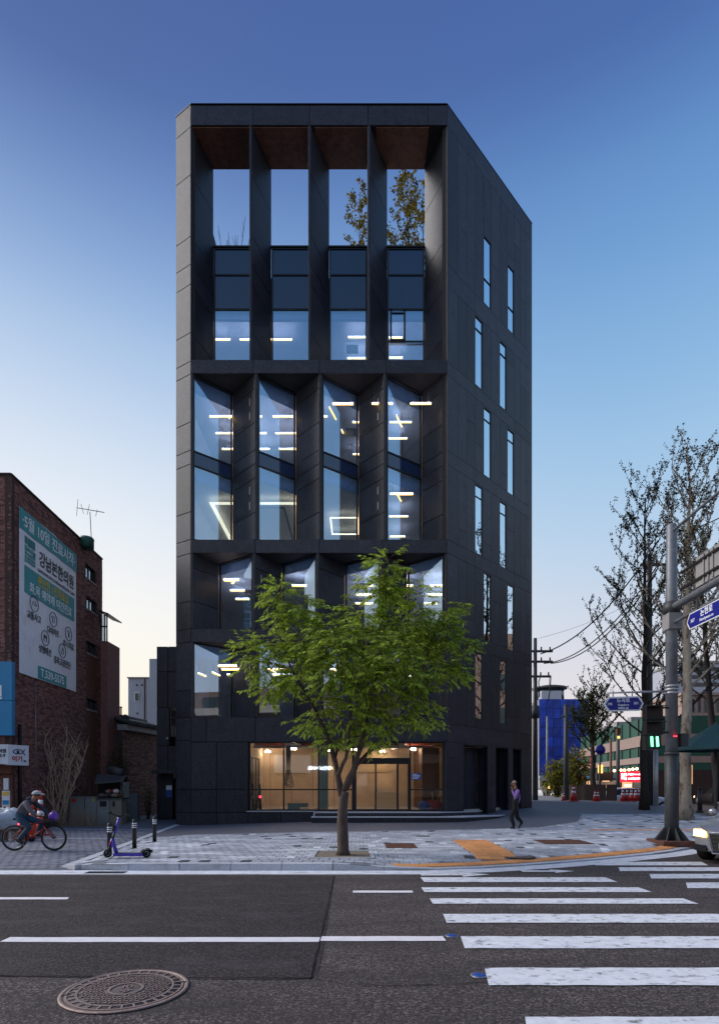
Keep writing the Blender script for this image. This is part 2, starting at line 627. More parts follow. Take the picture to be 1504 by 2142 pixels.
mat('poster_blue', (.02, .07, .30), .5, .1, 5)
mat('lit_window', (.5, .3, .15), .5, .5, 3, emit=(1, .48, .2), estr=.5)
glassmat('glass', (.66, .82, 1.0), .28)
glassmat('glass_shop', (.96, .94, .91), .05)
glassmat('glass_slit', (.5, .6, .70), .88)
glassmat('glass_pane_small', (.8, .85, .9), .3)
mat('tar', (.012, .011, .012), .95, .2, 20, spec=.1)
mat('cable_black', (.010, .010, .011), .7, .1, 8)
# ============================================================ ground, road, pavement
KERB = [(-7.15, 22.6), (-6.9, 20.5), (-5.72, 11.25), (-5.3, 10.9), (-4.6, 10.78), (1.2, 10.78), (2.4, 11.05), (3.8, 11.6), (5.2, 12.3), (7.2, 13.45), (8.8, 14.8), (10.8, 16.6), (12.6, 18.6), (13.8, 21.5), (14.8, 27.0), (15.6, 46.0)]
def kerb_y(x):
    return interp(KERB, x)
def zs(x, y):
    """height of the pavement"""
    zb = interp([(-7.2, .02), (-6.4, .02), (-2.0, .17), (3.2, .19), (9, .16)], x)
    left = smooth(x, -5.9, -4.9)
    kerb = lerp(.015, .13, left)
    drop = lerp(1, .2, smooth(x, -.1, .9) * (1 - smooth(y, kerb_y(x) + .1, kerb_y(x) + 1.6)))
    kerb *= drop
    z = lerp(kerb, zb, smooth(y, 12.0, 22.0))
    z += clamp(y - 19, 0, 12) * .045 * smooth(x, 3.0, 6.5)
    return z
road = MB().add([(-2500, -400, 0), (2500, -400, 0), (2500, 5000, 0), (-2500, 5000, 0)], [(0, 1, 2, 3)]).build('road', 'asphalt')
tag(road, kind='structure')
def road_sheet(name, poly, m, z=.004):
    return MB().add([(x, y, z) for x, y in poly], [tuple(range(len(poly)))]).build(name, m, road)
# re-laid asphalt between the lane joint and the left
a, b, c, d = G(700, 1832), G(652, 2048), G(-260, 2040), G(-900, 1834)
road_sheet('asphalt_patch', [(a.x, a.y), (lerp(a.x, b.x, .5) + .03, lerp(a.y, b.y, .5)), (b.x + .05, b.y + .25), (b.x, b.y), (b.x - .3, b.y - .03), (c.x, c.y), (d.x, d.y)][::-1], 'asphalt_new')
def seam(pts, w=.006, name='joint'):
    mb = MB()
    pts = [Vector(p) for p in pts]
    out = []
    for p, q in zip(pts, pts[1:]):
        n = max(2, int((q - p).length / .12))
        for i in range(n):
            out.append(p.lerp(q, i / n) + Vector((random.uniform(-.006, .006), random.uniform(-.006, .006), 0)))
    out.append(pts[-1])
    for p, q in zip(out, out[1:]):
        t = (q - p).normalized()
        s = Vector((-t.y, t.x, 0)) * w * random.uniform(.5, 1.2)
        mb.quad(p - s, q - s, q + s, p + s)
    for v in range(len(mb.v)):
        mb.v[v] = (mb.v[v][0], mb.v[v][1], .0085)
    return mb.build(name, 'tar', road)
seam([G(700, 1832), G(652, 2048), G(400, 2046), G(0, 2042)])
seam([G(752, 2066), G(900, 2062), G(1020, 2056), G(1100, 2072)], .004, 'crack')
seam([G(660, 2050), G(800, 2064), G(905, 2060)], .003, 'crack')
def paint_strip(name, x0, x1, y0, y1, m, z=.009, skew=0., wob=.006, parent=road):
    """worn painted bar: slightly wavering edges"""
    n = max(3, int((x1 - x0) / .18))
    top, bot = [], []
    for i in range(n + 1):
        x = lerp(x0, x1, i / n)
        j = lambda: random.uniform(-wob, wob)
        bot.append((x + (j() if i in (0, n) else 0), y0 + j(), z))
        top.append((x + skew + (j() if i in (0, n) else 0), y1 + j(), z))
    k = n + 1
    return MB().add(bot + top, [(i, i + 1, k + i + 1, k + i) for i in range(n)]).build(name, m, parent)
# gutter strip along the kerb
mb = MB()
xs = [-30 + i * .5 for i in range(72)]
gx = []
for x in [-30, -20, -12, -8] + [-5.6 + .35 * i for i in range(57)]:
    ky = 10.78 if x < -4.5 else kerb_y(x)
    gx.append((x, ky))
vs = []
for i, (x, y) in enumerate(gx):
    t = Vector((gx[min(i + 1, len(gx) - 1)][0] - gx[max(i - 1, 0)][0], gx[min(i + 1, len(gx) - 1)][1] - gx[max(i - 1, 0)][1], 0)).normalized()
    nrm = Vector((t.y, -t.x, 0))
    vs += [(x - nrm.x * .02, y - nrm.y * .02, .006), (x + nrm.x * .46, y + nrm.y * .46, .005)]
mb.add(vs, [(2 * i, 2 * i + 1, 2 * i + 3, 2 * i + 2) for i in range(len(gx) - 1)])
mb.build('gutter_strip', 'gutter', road)
# drain grate in the gutter
o = empty('drain_grate', (G(222, 1826).x, 10.52, 0), 'black slotted drain grate in the pale gutter below the kerb', 'drain grate')
MB().bb(o.location.x - .36, o.location.x + .36, 10.42, 10.62, .007, .012).build('frame', 'iron_low', o)
mb = MB()
for i in range(14):
    mb.bb(o.location.x - .34 + i * .05, o.location.x - .315 + i * .05, 10.43, 10.61, .012, .018)
mb.build('bars', 'dark_metal', o)['kind'] = 'stuff'
# lane lines
def yl(py):
    return F * EYE / (py - HZ)
paint_strip('lane_line', XA(4, yl(1970)), XA(668, yl(1966)), yl(1972), yl(1962), 'lane_paint')
paint_strip('lane_line', XA(671, yl(1966)), XA(930, yl(1966)), yl(1970), yl(1960), 'lane_paint')
paint_strip('lane_line', XA(-160, yl(1881)), XA(146, yl(1881)), yl(1882.5), yl(1878), 'lane_paint', skew=-.05)
paint_strip('lane_line', XA(738, yl(1867)), XA(864, yl(1867)), yl(1868.5), yl(1864), 'lane_paint')
# crosswalk stripes: equal bars and gaps, left ends on a slant
for far, near, lx, rx in ((1836, 1846, 880, 1292), (1857, 1867, 880, 1364), (1880.5, 1891.5, 898, 1460), (1913, 1931.5, 926, 1680), (1960, 1985, 962, 1780), (2026, 2063, 1012, 1900), (2129, 2185, 1098, 2050)):
    y1, y0 = yl(far), yl(near)
    paint_strip('crosswalk_stripe', XA(lx + 8, y0), XA(rx, y0), y0, y1, 'line_paint', skew=XA(lx, y1) - XA(lx + 8, y0), wob=.008)
for far, near, lx, rx in ((1803.5, 1811, 1244, 1480), (1815, 1823, 1296, 1600), (1829, 1838.5, 1362, 1700), (1847, 1859, 1438, 1800)):
    y1, y0 = yl(far), yl(near)
    paint_strip('crosswalk_stripe', XA(lx, y0), XA(rx, y0), y0, y1, 'line_paint', skew=XA(lx, y1) - XA(lx + 4, y0), wob=.008)
def arrow(px, py, s=1.):
    p = G(px, py)
    pts = [(-.62, .0), (-.1, .26), (-.1, .1), (.62, .13), (.62, -.13), (-.1, -.1), (-.1, -.26)]
    MB().add([(p.x - x * s, p.y + y * s, .009) for x, y in pts], [tuple(range(7))]).build('arrow_mark', 'line_paint', road)
arrow(952, 1830)
arrow(1146, 1823, .8)
# blue road studs by the crossing
def stud(px, py, lab):
    p = G(px, py)
    o = empty('road_stud', (p.x, p.y, 0), lab, 'road stud')
    MB().lathe((p.x, p.y, 0), [(.060, .004), (.056, .010), (.03, .016), (.01, .018)], 20).build('glass_dome', 'poster_blue', o)
    MB().lathe((p.x, p.y, 0), [(.075, .002), (.073, .007), (.061, .008)], 20).build('rim', 'rim_grey', o)
stud(1002, 2041, 'round blue road stud beside the widest near crossing stripe')
stud(945, 1958, 'round blue road stud at the end of the long lane line')
# manhole cover
def manhole():
    p = G(264, 2072)
    o = empty('manhole_cover', (p.x, p.y, 0), 'round cast iron manhole cover with raised tread pattern in the road', 'manhole cover')
    c = (p.x, p.y, 0)
    Rr = .515
    MB().lathe(c, [(Rr, .004), (Rr, .012), (Rr - .012, .016), (Rr - .032, .016), (Rr - .036, .008)], 64).build('frame', 'iron', o)
    lid = MB().lathe(c, [(Rr - .042, .005), (Rr - .042, .0105), (.01, .0106)], 64).build('lid', 'iron_low', o)
    def ring(r0, r1, z0=.0108, z1=.018, n=64):
        mb = MB()
        for i in range(n):
            a, b = 2 * PI * i / n, 2 * PI * (i + 1) / n
            q = lambda r, t, z: (p.x + r * math.cos(t), p.y + r * math.sin(t), z)
            mb.add([q(r0, a, z1), q(r1, a, z1), q(r1, b, z1), q(r0, b, z1), q(r0, a, z0), q(r1, a, z0), q(r1, b, z0), q(r0, b, z0)], [(0, 1, 2, 3), (4, 7, 3, 0), (5, 6, 2, 1)][0:1] + [(1, 5, 6, 2), (0, 3, 7, 4)])
        return mb
    for r0, r1 in ((.45, .468), (.372, .39), (.125, .145)):
        ring(r0, r1).build('rib_ring', 'iron', lid)
    mb = MB()
    for i in range(30):
        a = 2 * PI * i / 30
        mb.box((p.x + .42 * math.cos(a), p.y + .42 * math.sin(a), .014), (.062, .016, .008), a)
    mb.build('spokes', 'iron', lid)['kind'] = 'stuff'
    mb = MB()
    s = .044
    n = 9
    for i in range(-n, n + 1):
        for j in range(-n, n + 1):
            x, y = (i + .5 * (j % 2)) * s, j * s * .9
            r = math.hypot(x, y)
            if .16 < r < .355:
                mb.box((p.x + x, p.y + y, .014), (.034, .013, .008), 0 if (i + j) % 2 else PI / 2)
                mb.box((p.x + x + .012, p.y + y + .012, .014), (.013, .013, .008), 0)
    mb.build('tread', 'iron', lid)['kind'] = 'stuff'
    put_text('lettering', '오수', .105, 'iron', lid, (p.x, p.y, .014), (.25, -1, 0), (1, .25, 0), .004, bold=.001)
    for a in (.35, PI + .35):
        MB().box((p.x + .455 * math.cos(a), p.y + .455 * math.sin(a), .0185), (.07, .02, .003), a).build('lifting_slot', 'black_paint', lid)
    o.scale = (.93, .93, 1)
manhole()

# ---------------- alley surface (left) and pavement (centre and right)
alley = MB()
alley.add([(-34, 10.85, .006), (-5.2, 10.85, .006), (-5.72, 11.25, .006), (-7.15, 22.6, .006), (-7.15, 60, .006), (-34, 60, .006)], [tuple(range(6))])
alley = alley.build('alley', 'sand_bed')
tag(alley, kind='structure')
sidewalk = MB()
cols = [-7.1 + .2 * i for i in range(114)]
grid = []
NY = 60
for x in cols:
    y0 = kerb_y(x)
    grid.append([Vector((x, lerp(y0, 46, (j / NY) ** 1.5), 0)) for j in range(NY + 1)])
for g in grid:
    for v in g:
        v.z = zs(v.x, v.y) - .012
nx = len(cols)
sidewalk.add([v for g in grid for v in g], [(i * (NY + 1) + j, (i + 1) * (NY + 1) + j, (i + 1) * (NY + 1) + j + 1, i * (NY + 1) + j + 1) for i in range(nx - 1) for j in range(NY)])
sidewalk = sidewalk.build('sidewalk', 'sand_bed')
tag(sidewalk, kind='structure')
FORE = [(-7.1, 17.4), (-4, 17.2), (0, 17.7), (3.5, 18.3), (6, 19.2), (8, 21), (9.3, 24), (10, 28), (10.5, 46)]
def in_fore(x, y):
    return y > interp(FORE, x) if x < 9.3 else False
TREE = Vector((XA(718, 12.15), 12.15, .13))
def paver_geo(mb, x0, x1, y0, y1, zf, dz=0.):
    g = .004
    c = [(x0 + g, y0 + g), (x1 - g, y0 + g), (x1 - g, y1 - g), (x0 + g, y1 - g)]
    e = .006
    t = [(x0 + g + e, y0 + g + e), (x1 - g - e, y0 + g + e), (x1 - g - e, y1 - g - e), (x0 + g + e, y1 - g - e)]
    vs = [(x, y, zf(x, y) + dz - .02) for x, y in c] + [(x, y, zf(x, y) + dz + .004) for x, y in t]
    mb.add(vs, [(4, 5, 6, 7), (0, 1, 5, 4), (1, 2, 6, 5), (2, 3, 7, 6), (3, 0, 4, 7)])
def tactile_at(x, y):
    ky = kerb_y(x)
    if .72 < x < 8.2 and ky + .20 < y < ky + .56:
        return True
    return ky + .5 < y < 15.35 and 2.43 < x < 3.37
PAVERS = []
pw, pd = .2, .3
r = 0
y = 10.7
while y < 30:
    off = pw * .5 * (r % 2)
    x = -7.2 + off
    while x < 15:
        cx_, cy_ = x + pw / 2, y + pd / 2
        if cy_ - pd / 2 > kerb_y(cx_) + .16 and cy_ - pd / 2 > kerb_y(x) + .15 and cy_ - pd / 2 > kerb_y(x + pw) + .15 and not in_fore(cx_, cy_):
            if not (abs(cx_ - TREE.x) < .62 and abs(cy_ - TREE.y - .1) < .62) and not tactile_at(cx_, cy_) and (cy_ < 24):
                PAVERS.append((x, y))
        x += pw
    y += pd
    r += 1
def kind_of(i, x, y):
    h = random.random()
    return 1 if h < .045 else 2 if h < .085 else 0
PAVERS.sort(key=lambda p: p[1])
vis = [p for p in PAVERS if abs((p[0] + .1) / p[1]) < .63]
rest = [p for p in PAVERS if abs((p[0] + .1) / p[1]) >= .63] + vis[290:]
pm = ('paver', 'paver_white', 'paver_dark')
for i, (x, y) in enumerate(vis[:290]):
    mb = MB()
    paver_geo(mb, x, x + pw, y, y + pd, zs, random.uniform(-.002, .002))
    mb.build('paver', pm[kind_of(i, x, y)], sidewalk)
mb = MB()
for i, (x, y) in enumerate(rest):
    mb.cur = kind_of(i, x, y)
    paver_geo(mb, x, x + pw, y, y + pd, zs, random.uniform(-.002, .002))
mb.build('pavers', list(pm), sidewalk)['kind'] = 'stuff'
# far pavement without pieces
mb = MB()
# dark forecourt round the building
fc = []
fxs = [-7.1 + .25 * i for i in range(67)]
vs, fs = [], []
NF = 24
for x in fxs:
    y0 = interp(FORE, x)
    y1 = 46
    for j in range(NF + 1):
        yy = lerp(y0, y1, (j / NF) ** 1.6)
        vs.append((x, yy, zs(x, yy) + .006))
fs = [(i * (NF + 1) + j, (i + 1) * (NF + 1) + j, (i + 1) * (NF + 1) + j + 1, i * (NF + 1) + j + 1) for i in range(len(fxs) - 1) for j in range(NF)]
o = MB().add(vs, fs).build('forecourt', 'forecourt')
tag(o, kind='structure')
# pale edging strip of the forecourt
mb = MB()
for i in range(len(fxs) - 1):
    p, q = [Vector((x, interp(FORE, x) - .06, 0)) for x in fxs[i:i + 2]]
    z0, z1 = zs(p.x, p.y) + .009, zs(q.x, q.y) + .009
    mb.quad((p.x, p.y, z0), (q.x, q.y, z1), (q.x, q.y + .11, z1), (p.x, p.y + .11, z0))
mb.build('edging_strip', 'kerb', o)
# alley setts: small stone blocks, rows across the alley
random.seed(11)
ALLEY = []
y = 10.95
r = 0
while y < 21:
    x = -14 + .1 * (r % 2)
    while x < -5.4:
        if x + .2 < interp([(10.9, -5.42), (11.25, -5.8), (22.6, -7.25)], y) - .05 and abs(x / y) < .66:
            ALLEY.append((x, y))
        x += .2
    y += .2
    r += 1
flat = lambda x, y: .012
ALLEY.sort(key=lambda p: p[1])
for x, y in ALLEY[:260]:
    mb = MB()
    paver_geo(mb, x, x + .2, y, y + .2, flat, random.uniform(-.003, .003))
    mb.build('stone_sett', 'alley_paver', alley)
mb = MB()
for x, y in ALLEY[260:]:
    paver_geo(mb, x, x + .2, y, y + .2, flat, random.uniform(-.003, .003))
mb.build('stone_setts', 'alley_paver', alley)['kind'] = 'stuff'
MB().add([(-34, 21, .012), (-7, 21, .012), (-7.2, 40, .012), (-34, 40, .012)], [(0, 1, 2, 3)]).build('asphalt_strip', 'forecourt', alley)
for py, x0, x1 in ((1755, 0, 250), (1736, 130, 330)):
    yy = yl(py)
    paint_strip('kerb_line', XA(x0 - 60, yy), XA(x1, yy), yy - .06, yy + .06, 'kerb', z=.022, parent=alley)
# light flush kerb on the alley side of the pavement
pts = [(-5.3, 10.9), (-5.72, 11.25), (-6.3, 15.9), (-6.9, 20.5), (-7.15, 22.6)]
for (x0, y0), (x1, y1) in zip(pts, pts[1:]):
    n = max(1, round(math.hypot(x1 - x0, y1 - y0) / .95))
    for i in range(n):
        p = Vector((lerp(x0, x1, i / n), lerp(y0, y1, i / n), 0))
        q = Vector((lerp(x0, x1, (i + 1) / n), lerp(y0, y1, (i + 1) / n), 0))
        t = (q - p).normalized()
        s = Vector((t.y, -t.x, 0)) * .1
        p, q = p + t * .004, q - t * .004
        zp, zq = zs(p.x, p.y) + .012, zs(q.x, q.y) + .012
        MB().hexa([(p.x - s.x, p.y - s.y, -.05), (p.x + s.x, p.y + s.y, -.05), (q.x + s.x, q.y + s.y, -.05), (q.x - s.x, q.y - s.y, -.05)], [(p.x - s.x, p.y - s.y, zp), (p.x + s.x, p.y + s.y, zp), (q.x + s.x, q.y + s.y, zq), (q.x - s.x, q.y - s.y, zq)]).build('edge_stone', 'kerb', sidewalk)
# kerb stones along the road
kp = []
x = -5.3
while x < 14.2:
    kp.append(Vector((x, kerb_y(x), 0)))
    s = .02
    nx_ = x
    while (Vector((nx_, kerb_y(nx_), 0)) - kp[-1]).length < .95:
        nx_ += s
    x = nx_
for p, q in zip(kp, kp[1:]):
    t = (q - p).normalized()
    s = Vector((-t.y, t.x, 0)) * .17
    p, q = p + t * .004, q - t * .004
    zp, zq = zs(p.x, p.y) + .008, zs(q.x, q.y) + .008
    MB().hexa([(p.x, p.y, -.05), (q.x, q.y, -.05), (q.x + s.x, q.y + s.y, -.05), (p.x + s.x, p.y + s.y, -.05)], [(p.x, p.y, zp), (q.x, q.y, zq), (q.x + s.x, q.y + s.y, zq), (p.x + s.x, p.y + s.y, zp)]).build('kerb_stone', 'kerb', sidewalk, bevel=.012)
# tactile paving: ribbed tiles
def tactile_tile(c, t, n_bar=4, size=.3):
    t = Vector((t[0], t[1], 0)).normalized()
    u = Vector((-t.y, t.x, 0))
    mb = MB()
    def blk(o, a, b, h0, h1):
        pts = [o - t * a - u * b, o + t * a - u * b, o + t * a + u * b, o - t * a + u * b]
        zz = lambda q: zs(q.x, q.y)
        mb.hexa([(q.x, q.y, zz(q) + h0) for q in pts], [(q.x, q.y, zz(q) + h1) for q in pts])
    c = Vector((c[0], c[1], 0))
    blk(c, size / 2 - .004, size / 2 - .004, -.02, .009)
    for i in range(n_bar):
        k = (i + .5) / n_bar - .5
        blk(c + t * k * size, size / n_bar * .24, size / 2 - .03, .009, .015)
    mb.build('tactile_tile', 'tactile', sidewalk)
x = .80
while x < 8.1:
    ky = kerb_y(x)
    t = (.3, kerb_y(x + .15) - kerb_y(x - .15))
    l = math.hypot(*t)
    n = Vector((-t[1], t[0], 0)) / l
    tactile_tile((x + n.x * .22, ky + n.y * .22 + .17), t)
    x += .302 * .3 / l
for k in range(12):
    yy = 11.72 + k * .302
    for xc in (2.6, 2.9, 3.2):
        if yy - .15 > kerb_y(xc) + .56:
            tactile_tile((xc, yy), (1, 0), 4)
x = XA(1215, 19.5)
while x < 11:
    tactile_tile((x, 18.4 + .0 * x), (1, 0))
    x += .302
# brick-red ribbed plate set in the pavement and two round covers
def flush_plate(px0, px1, py0, py1, lab):
    z = .14
    a_, b_ = G(px0, py1, z), G(px1, py0, z)
    o = empty('ribbed_plate', ((a_.x + b_.x) / 2, (a_.y + b_.y) / 2, z), lab, 'cover plate')
    zz = zs(o.location.x, o.location.y)
    MB().bb(a_.x, b_.x, a_.y, b_.y, zz, zz + .010).build('plate', 'rust', o)
    mb = MB()
    n = 7
    for i in range(n):
        yy = lerp(a_.y, b_.y, (i + .5) / n)
        mb.bb(a_.x + .02, b_.x - .02, yy - .015, yy + .015, zz + .010, zz + .014)
    mb.build('ribs', 'rust', o)
flush_plate(808, 865, 1764, 1774, 'rust red ribbed cover plate in the grey pavers')
flush_plate(1140, 1210, 1757, 1766, 'dark red cover plate in the pavers near the steel pole')
p = G(1087, 1787, .13)
o = empty('round_cover', (p.x, p.y, .13), 'round dark cover cutting into the orange tactile strip', 'manhole cover')
zz = zs(p.x, p.y)
MB().lathe((p.x, p.y, zz), [(.32, 0), (.32, .014), (.30, .018), (.29, .018), (.285, .012), (.01, .0125)], 40).build('lid', 'iron_low', o)
MB().lathe((p.x, p.y, zz), [(.10, .012), (.10, .017), (.09, .0172)], 24).build('boss', 'iron', o)
# ============================================================ the black granite building
random.seed(21)
SX = F / 22.2                                   # pixels per metre on the front plane
FY = 22.2
def fx(px):
    return (px - CX) / SX
def fz(py):
    return EYE + (HZ - py) / SX
bld = empty('office_building', (-1.5, 24, 0), 'tall black granite office building with sawtooth window bays and lit floors', 'building')
A0, B0 = Vector((-6.52, FY)), Vector((3.39, FY))         # front corners in plan
A1, B1 = Vector((-7.23, 22.63)), Vector((8.09, 26.94))   # ends of the chamfer and of the right face
A2, B2 = Vector((-7.23, 33)), Vector((7.3, 33))
ZT = fz(218)
def vz(v, z):
    return Vector((v.x, v.y, z))
def panel(A, B, z0, z1, m='granite', g=.012, t=.05, name='cladding_panel', u0=0., u1=1., parent=None):
    """one stone slab on the wall line A->B (outside is to the right hand of A->B)"""
    A, B = Vector(A), Vector(B)
    d = B - A
    L = d.length
    d = d / L
    n = Vector((d.y, -d.x))
    p, q = A + d * (L * u0 + g), A + d * (L * u1 - g)
    pi, qi = p - n * t, q - n * t
    e = .004
    mb = MB()
    zz0, zz1 = z0 + g, z1 - g
    po, qo = p + d * e, q - d * e
    mb.add([vz(pi, zz0), vz(qi, zz0), vz(qi, zz1), vz(pi, zz1), vz(p - n * e, zz0), vz(q - n * e, zz0), vz(q - n * e, zz1), vz(p - n * e, zz1), vz(po, zz0 + e), vz(qo, zz0 + e), vz(qo, zz1 - e), vz(po, zz1 - e)],
           [(8, 9, 10, 11), (4, 5, 9, 8), (5, 6, 10, 9), (6, 7, 11, 10), (7, 4, 8, 11), (0, 1, 5, 4), (1, 2, 6, 5), (2, 3, 7, 6), (3, 0, 4, 7)])
    return mb.build(name, m, parent or bld)
back = MB()
def backing(A, B, z0, z1, t0=.05, t1=.22):
    A, B = Vector(A), Vector(B)
    d = (B - A).normalized()
    face = abs(A.y - FY) < .01 and abs(B.y - FY) < .01
    for corner in (A0, B0):                     # keep clear of the outer corners
        if not face and (A - corner).length < .15 and abs(B.y - FY) > .2 and B.x < B0.x:
            A = A + d * .34
        if not face and (B - corner).length < .15 and abs(A.y - FY) > .2 and A.x > A0.x:
            B = B - d * .34
    n = Vector((d.y, -d.x))
    q = [A - n * t0, B - n * t0, B - n * t1, A - n * t1]
    back.hexa([vz(v, z0) for v in q], [vz(v, z1) for v in q])
def clad(A, B, zl, us=(0, 1), m='granite', bk=True):
    if bk:
        backing(A, B, zl[0], zl[-1])
    for z0, z1 in zip(zl, zl[1:]):
        for u0, u1 in zip(us, us[1:]):
            panel(A, B, z0, z1, m, u0=u0, u1=u1)
def zlist(pys):
    return sorted(fz(p) for p in pys)
Z_CH = zlist([218, 265, 365, 494, 552, 594, 695, 755, 782, 882, 941, 970, 1070, 1128, 1157, 1257, 1315, 1343, 1443, 1500, 1548, 1651, 1700]) 
clad(A1, A0, [0.0] + Z_CH)
# ---- front beams and fascia
def hbeam(py0, py1, pxs, depth=1.3):
    z1, z0 = fz(py0), fz(py1)
    us = [(fx(p) - A0.x) / (B0.x - A0.x) for p in pxs]
    us = [0] + us + [1]
    for u0, u1 in zip(us, us[1:]):
        panel(A0, B0, z0, z1, u0=u0, u1=u1)
    MB().bb(A0.x + .02, B0.x - .02, FY + .05, FY + depth, z0 + .006, z1 - .006).build('beam', 'granite_back', bld)
hbeam(220, 262, [530, 648, 770, 896], 1.6)
hbeam(752, 781, [530, 668, 808])
hbeam(1128, 1157, [534, 668, 800])
hbeam(1315, 1343, [534, 668, 800])
# ---- windows
def window(name, A, B, z0, z1, glass='glass', bars=(), fw=.045, ub=(), setback=.02, parent=None):
    """dark frame round one opening on the line A->B, with its panes as children"""
    A, B = Vector(A), Vector(B)
    d = B - A
    L = d.length
    d = d / L
    n = Vector((d.y, -d.x))
    A, B = A - n * setback, B - n * setback
    fr = MB()
    def bar(ua, ub_, za, zb, t=.07):
        p, q = A + d * ua, A + d * ub_
        fr.hexa([vz(p, za), vz(q, za), vz(q - n * t, za), vz(p - n * t, za)], [vz(p, zb), vz(q, zb), vz(q - n * t, zb), vz(p - n * t, zb)])
    bar(0, fw, z0, z1)
    bar(L - fw, L, z0, z1)
    bar(fw, L - fw, z0, z0 + fw)
    bar(fw, L - fw, z1 - fw, z1)
    zz = [z0 + fw / 2] + list(bars) + [z1 - fw / 2]
    for z in bars:
        bar(fw, L - fw, z - fw / 2, z + fw / 2, .065)
    for u in ub:
        bar(u - fw / 2, u + fw / 2, z0 + fw, z1 - fw, .06)
    o = fr.build(name, 'dark_metal', parent or bld)
    uu = [fw / 2] + list(ub) + [L - fw / 2]
    for i, (za, zb) in enumerate(zip(zz, zz[1:])):
        for ua, u2 in zip(uu, uu[1:]):
            p, q = A + d * (ua + fw / 2 - .01) - n * .035, A + d * (u2 - fw / 2 + .01) - n * .035
            g = glass[i] if isinstance(glass, (list, tuple)) else glass
            th = .012 if not g.startswith('spandrel') else .02
            mb = MB()
            mb.hexa([vz(p, za + fw / 2 - .01), vz(q, za + fw / 2 - .01), vz(q - n * th, za + fw / 2 - .01), vz(p - n * th, za + fw / 2 - .01)], [vz(p, zb - fw / 2 + .01), vz(q, zb - fw / 2 + .01), vz(q - n * th, zb - fw / 2 + .01), vz(p - n * th, zb - fw / 2 + .01)])
            if g == 'spandrel':
                mb = MB()
                mb.hexa([vz(p, za + fw / 2 - .01), vz(q, za + fw / 2 - .01), vz(q - n * th, za + fw / 2 - .01), vz(p - n * th, za + fw / 2 - .01)], [vz(p, zb - fw / 2 + .01), vz(q, zb - fw / 2 + .01), vz(q - n * th, zb - fw / 2 + .01), vz(p - n * th, zb - fw / 2 + .01)])
            mb.build('pane', g, o)
    return o
# ---- section 1: deep triangular fins, terrace openings above
W1 = 23.74
zb1, zt1 = fz(752), fz(262)
ZJ1 = [zb1] + zlist([695, 594, 552, 494, 365]) + [zt1]
xw = lambda px: XA(px, W1)
tips = [None, (522, 527), (645, 650), (769, 774)]
clad((A0.x + .0, FY), (xw(447), W1), ZJ1)
fins_r = [447, 568, 689, 810]
for k in (1, 2, 3):
    t0, t1 = fx(tips[k][0]), fx(tips[k][1])
    clad((t0, W1), (t0, FY), ZJ1, bk=False)
    panel((t0, FY), (t1, FY), zb1, zt1, g=.004)
    clad((t1, FY), (xw(fins_r[k]), W1), ZJ1, bk=False)
    back.prism([(t0 + .052, FY + .06), (t1 - .0, FY + .13), (xw(fins_r[k]) - .07, W1 - .02), (t0 + .052, W1 - .02)], zb1 + .01, zt1 - .01)
clad((xw(888), W1), (B0.x, FY), ZJ1)
zsill = ZA(517, W1)
zp1, zp2, zp3 = ZA(573.5, W1), ZA(645.5, W1), zb1 - .1
ends = [fx(522), fx(645), fx(769), xw(888)]
for k in range(4):
    x0, x1 = xw(fins_r[k]), ends[k]
    ub = ()
    window('window', (x0, W1), (x1, W1), zp3, zsill, ['glass', 'spandrel', 'spandrel'], [zp2, zp1], .06)
    MB().bb(x0 - .02, x1 + .02, W1 - .02, W1 + .16, zsill + .002, zsill + .06).build('parapet_cap', 'dark_metal', bld)
    # soffit slabs
    for j in range(2):
        xa, xb = lerp(x0 - .5, x1, j / 2) + .003, lerp(x0 - .5, x1, (j + 1) / 2) - .003
        MB().bb(xa, xb, FY + .06, W1 + .03, zt1 - .03, zt1 - .004).build('soffit_panel', 'brown_stone', bld)
# opening sash in the fourth bay
x0 = xw(816)
mb = MB()
sash = [(xw(816), xw(848), ZA(648, W1), ZA(714, W1))]
for xa, xb, zt_, zb_ in sash:
    for c in ((xa, xa + .07, zb_, zt_), (xb - .07, xb, zb_, zt_), (xa, xb, zt_ - .07, zt_), (xa, xb, zb_, zb_ + .07)):
        mb.bb(c[0], c[1], W1 - .05, W1 - .005, c[2], c[3])
sash_o = mb.build('opening_sash', 'dark_metal', bld)
MB().bb(xw(812), xw(888), W1 - .03, W1 - .002, ZA(717, W1), ZA(713.5, W1)).build('transom_bar', 'dark_metal', bld)
# ---- section 2 (two floors): glass turned to the right, stone back to the tip
RB = 23.28
def section_a(py0, py1, joints, floors, hatches, hinge_y):
    zb, zt = fz(py1), fz(py0)
    tipx = [fx(402), fx(536), fx(670), fx(805), B0.x]
    backx = [XA(487, RB), XA(619, RB), XA(750, RB), XA(882, RB)]
    ZJ = sorted([zb, zt] + [fz(p) for p in joints])
    panel((A0.x, FY), (tipx[0] + .05, FY), zb, zt, g=.003)
    for k in range(4):
        a = Vector((tipx[k] + .055, FY + .03))
        b = Vector((backx[k], RB))
        c = Vector((tipx[k + 1] - (.03 if k < 3 else 0), FY))
        bars = []
        gl = ['glass']
        for f0, f1 in floors:
            bars += [fz(f1), fz(f0)]
            gl += ['spandrel', 'glass']
        window('window', a, b, zb + .0, zt, gl if bars else 'glass', bars, .05)
        clad(b, c, ZJ)
        if k < 3:
            panel((c.x, FY), (c.x + .075, FY), zb, zt, g=.003)
        if k in hatches:
            for hy0, hy1 in hinge_y:
                hatch(b, c, fz(hy1), fz(hy0), .12, .76, right=True)
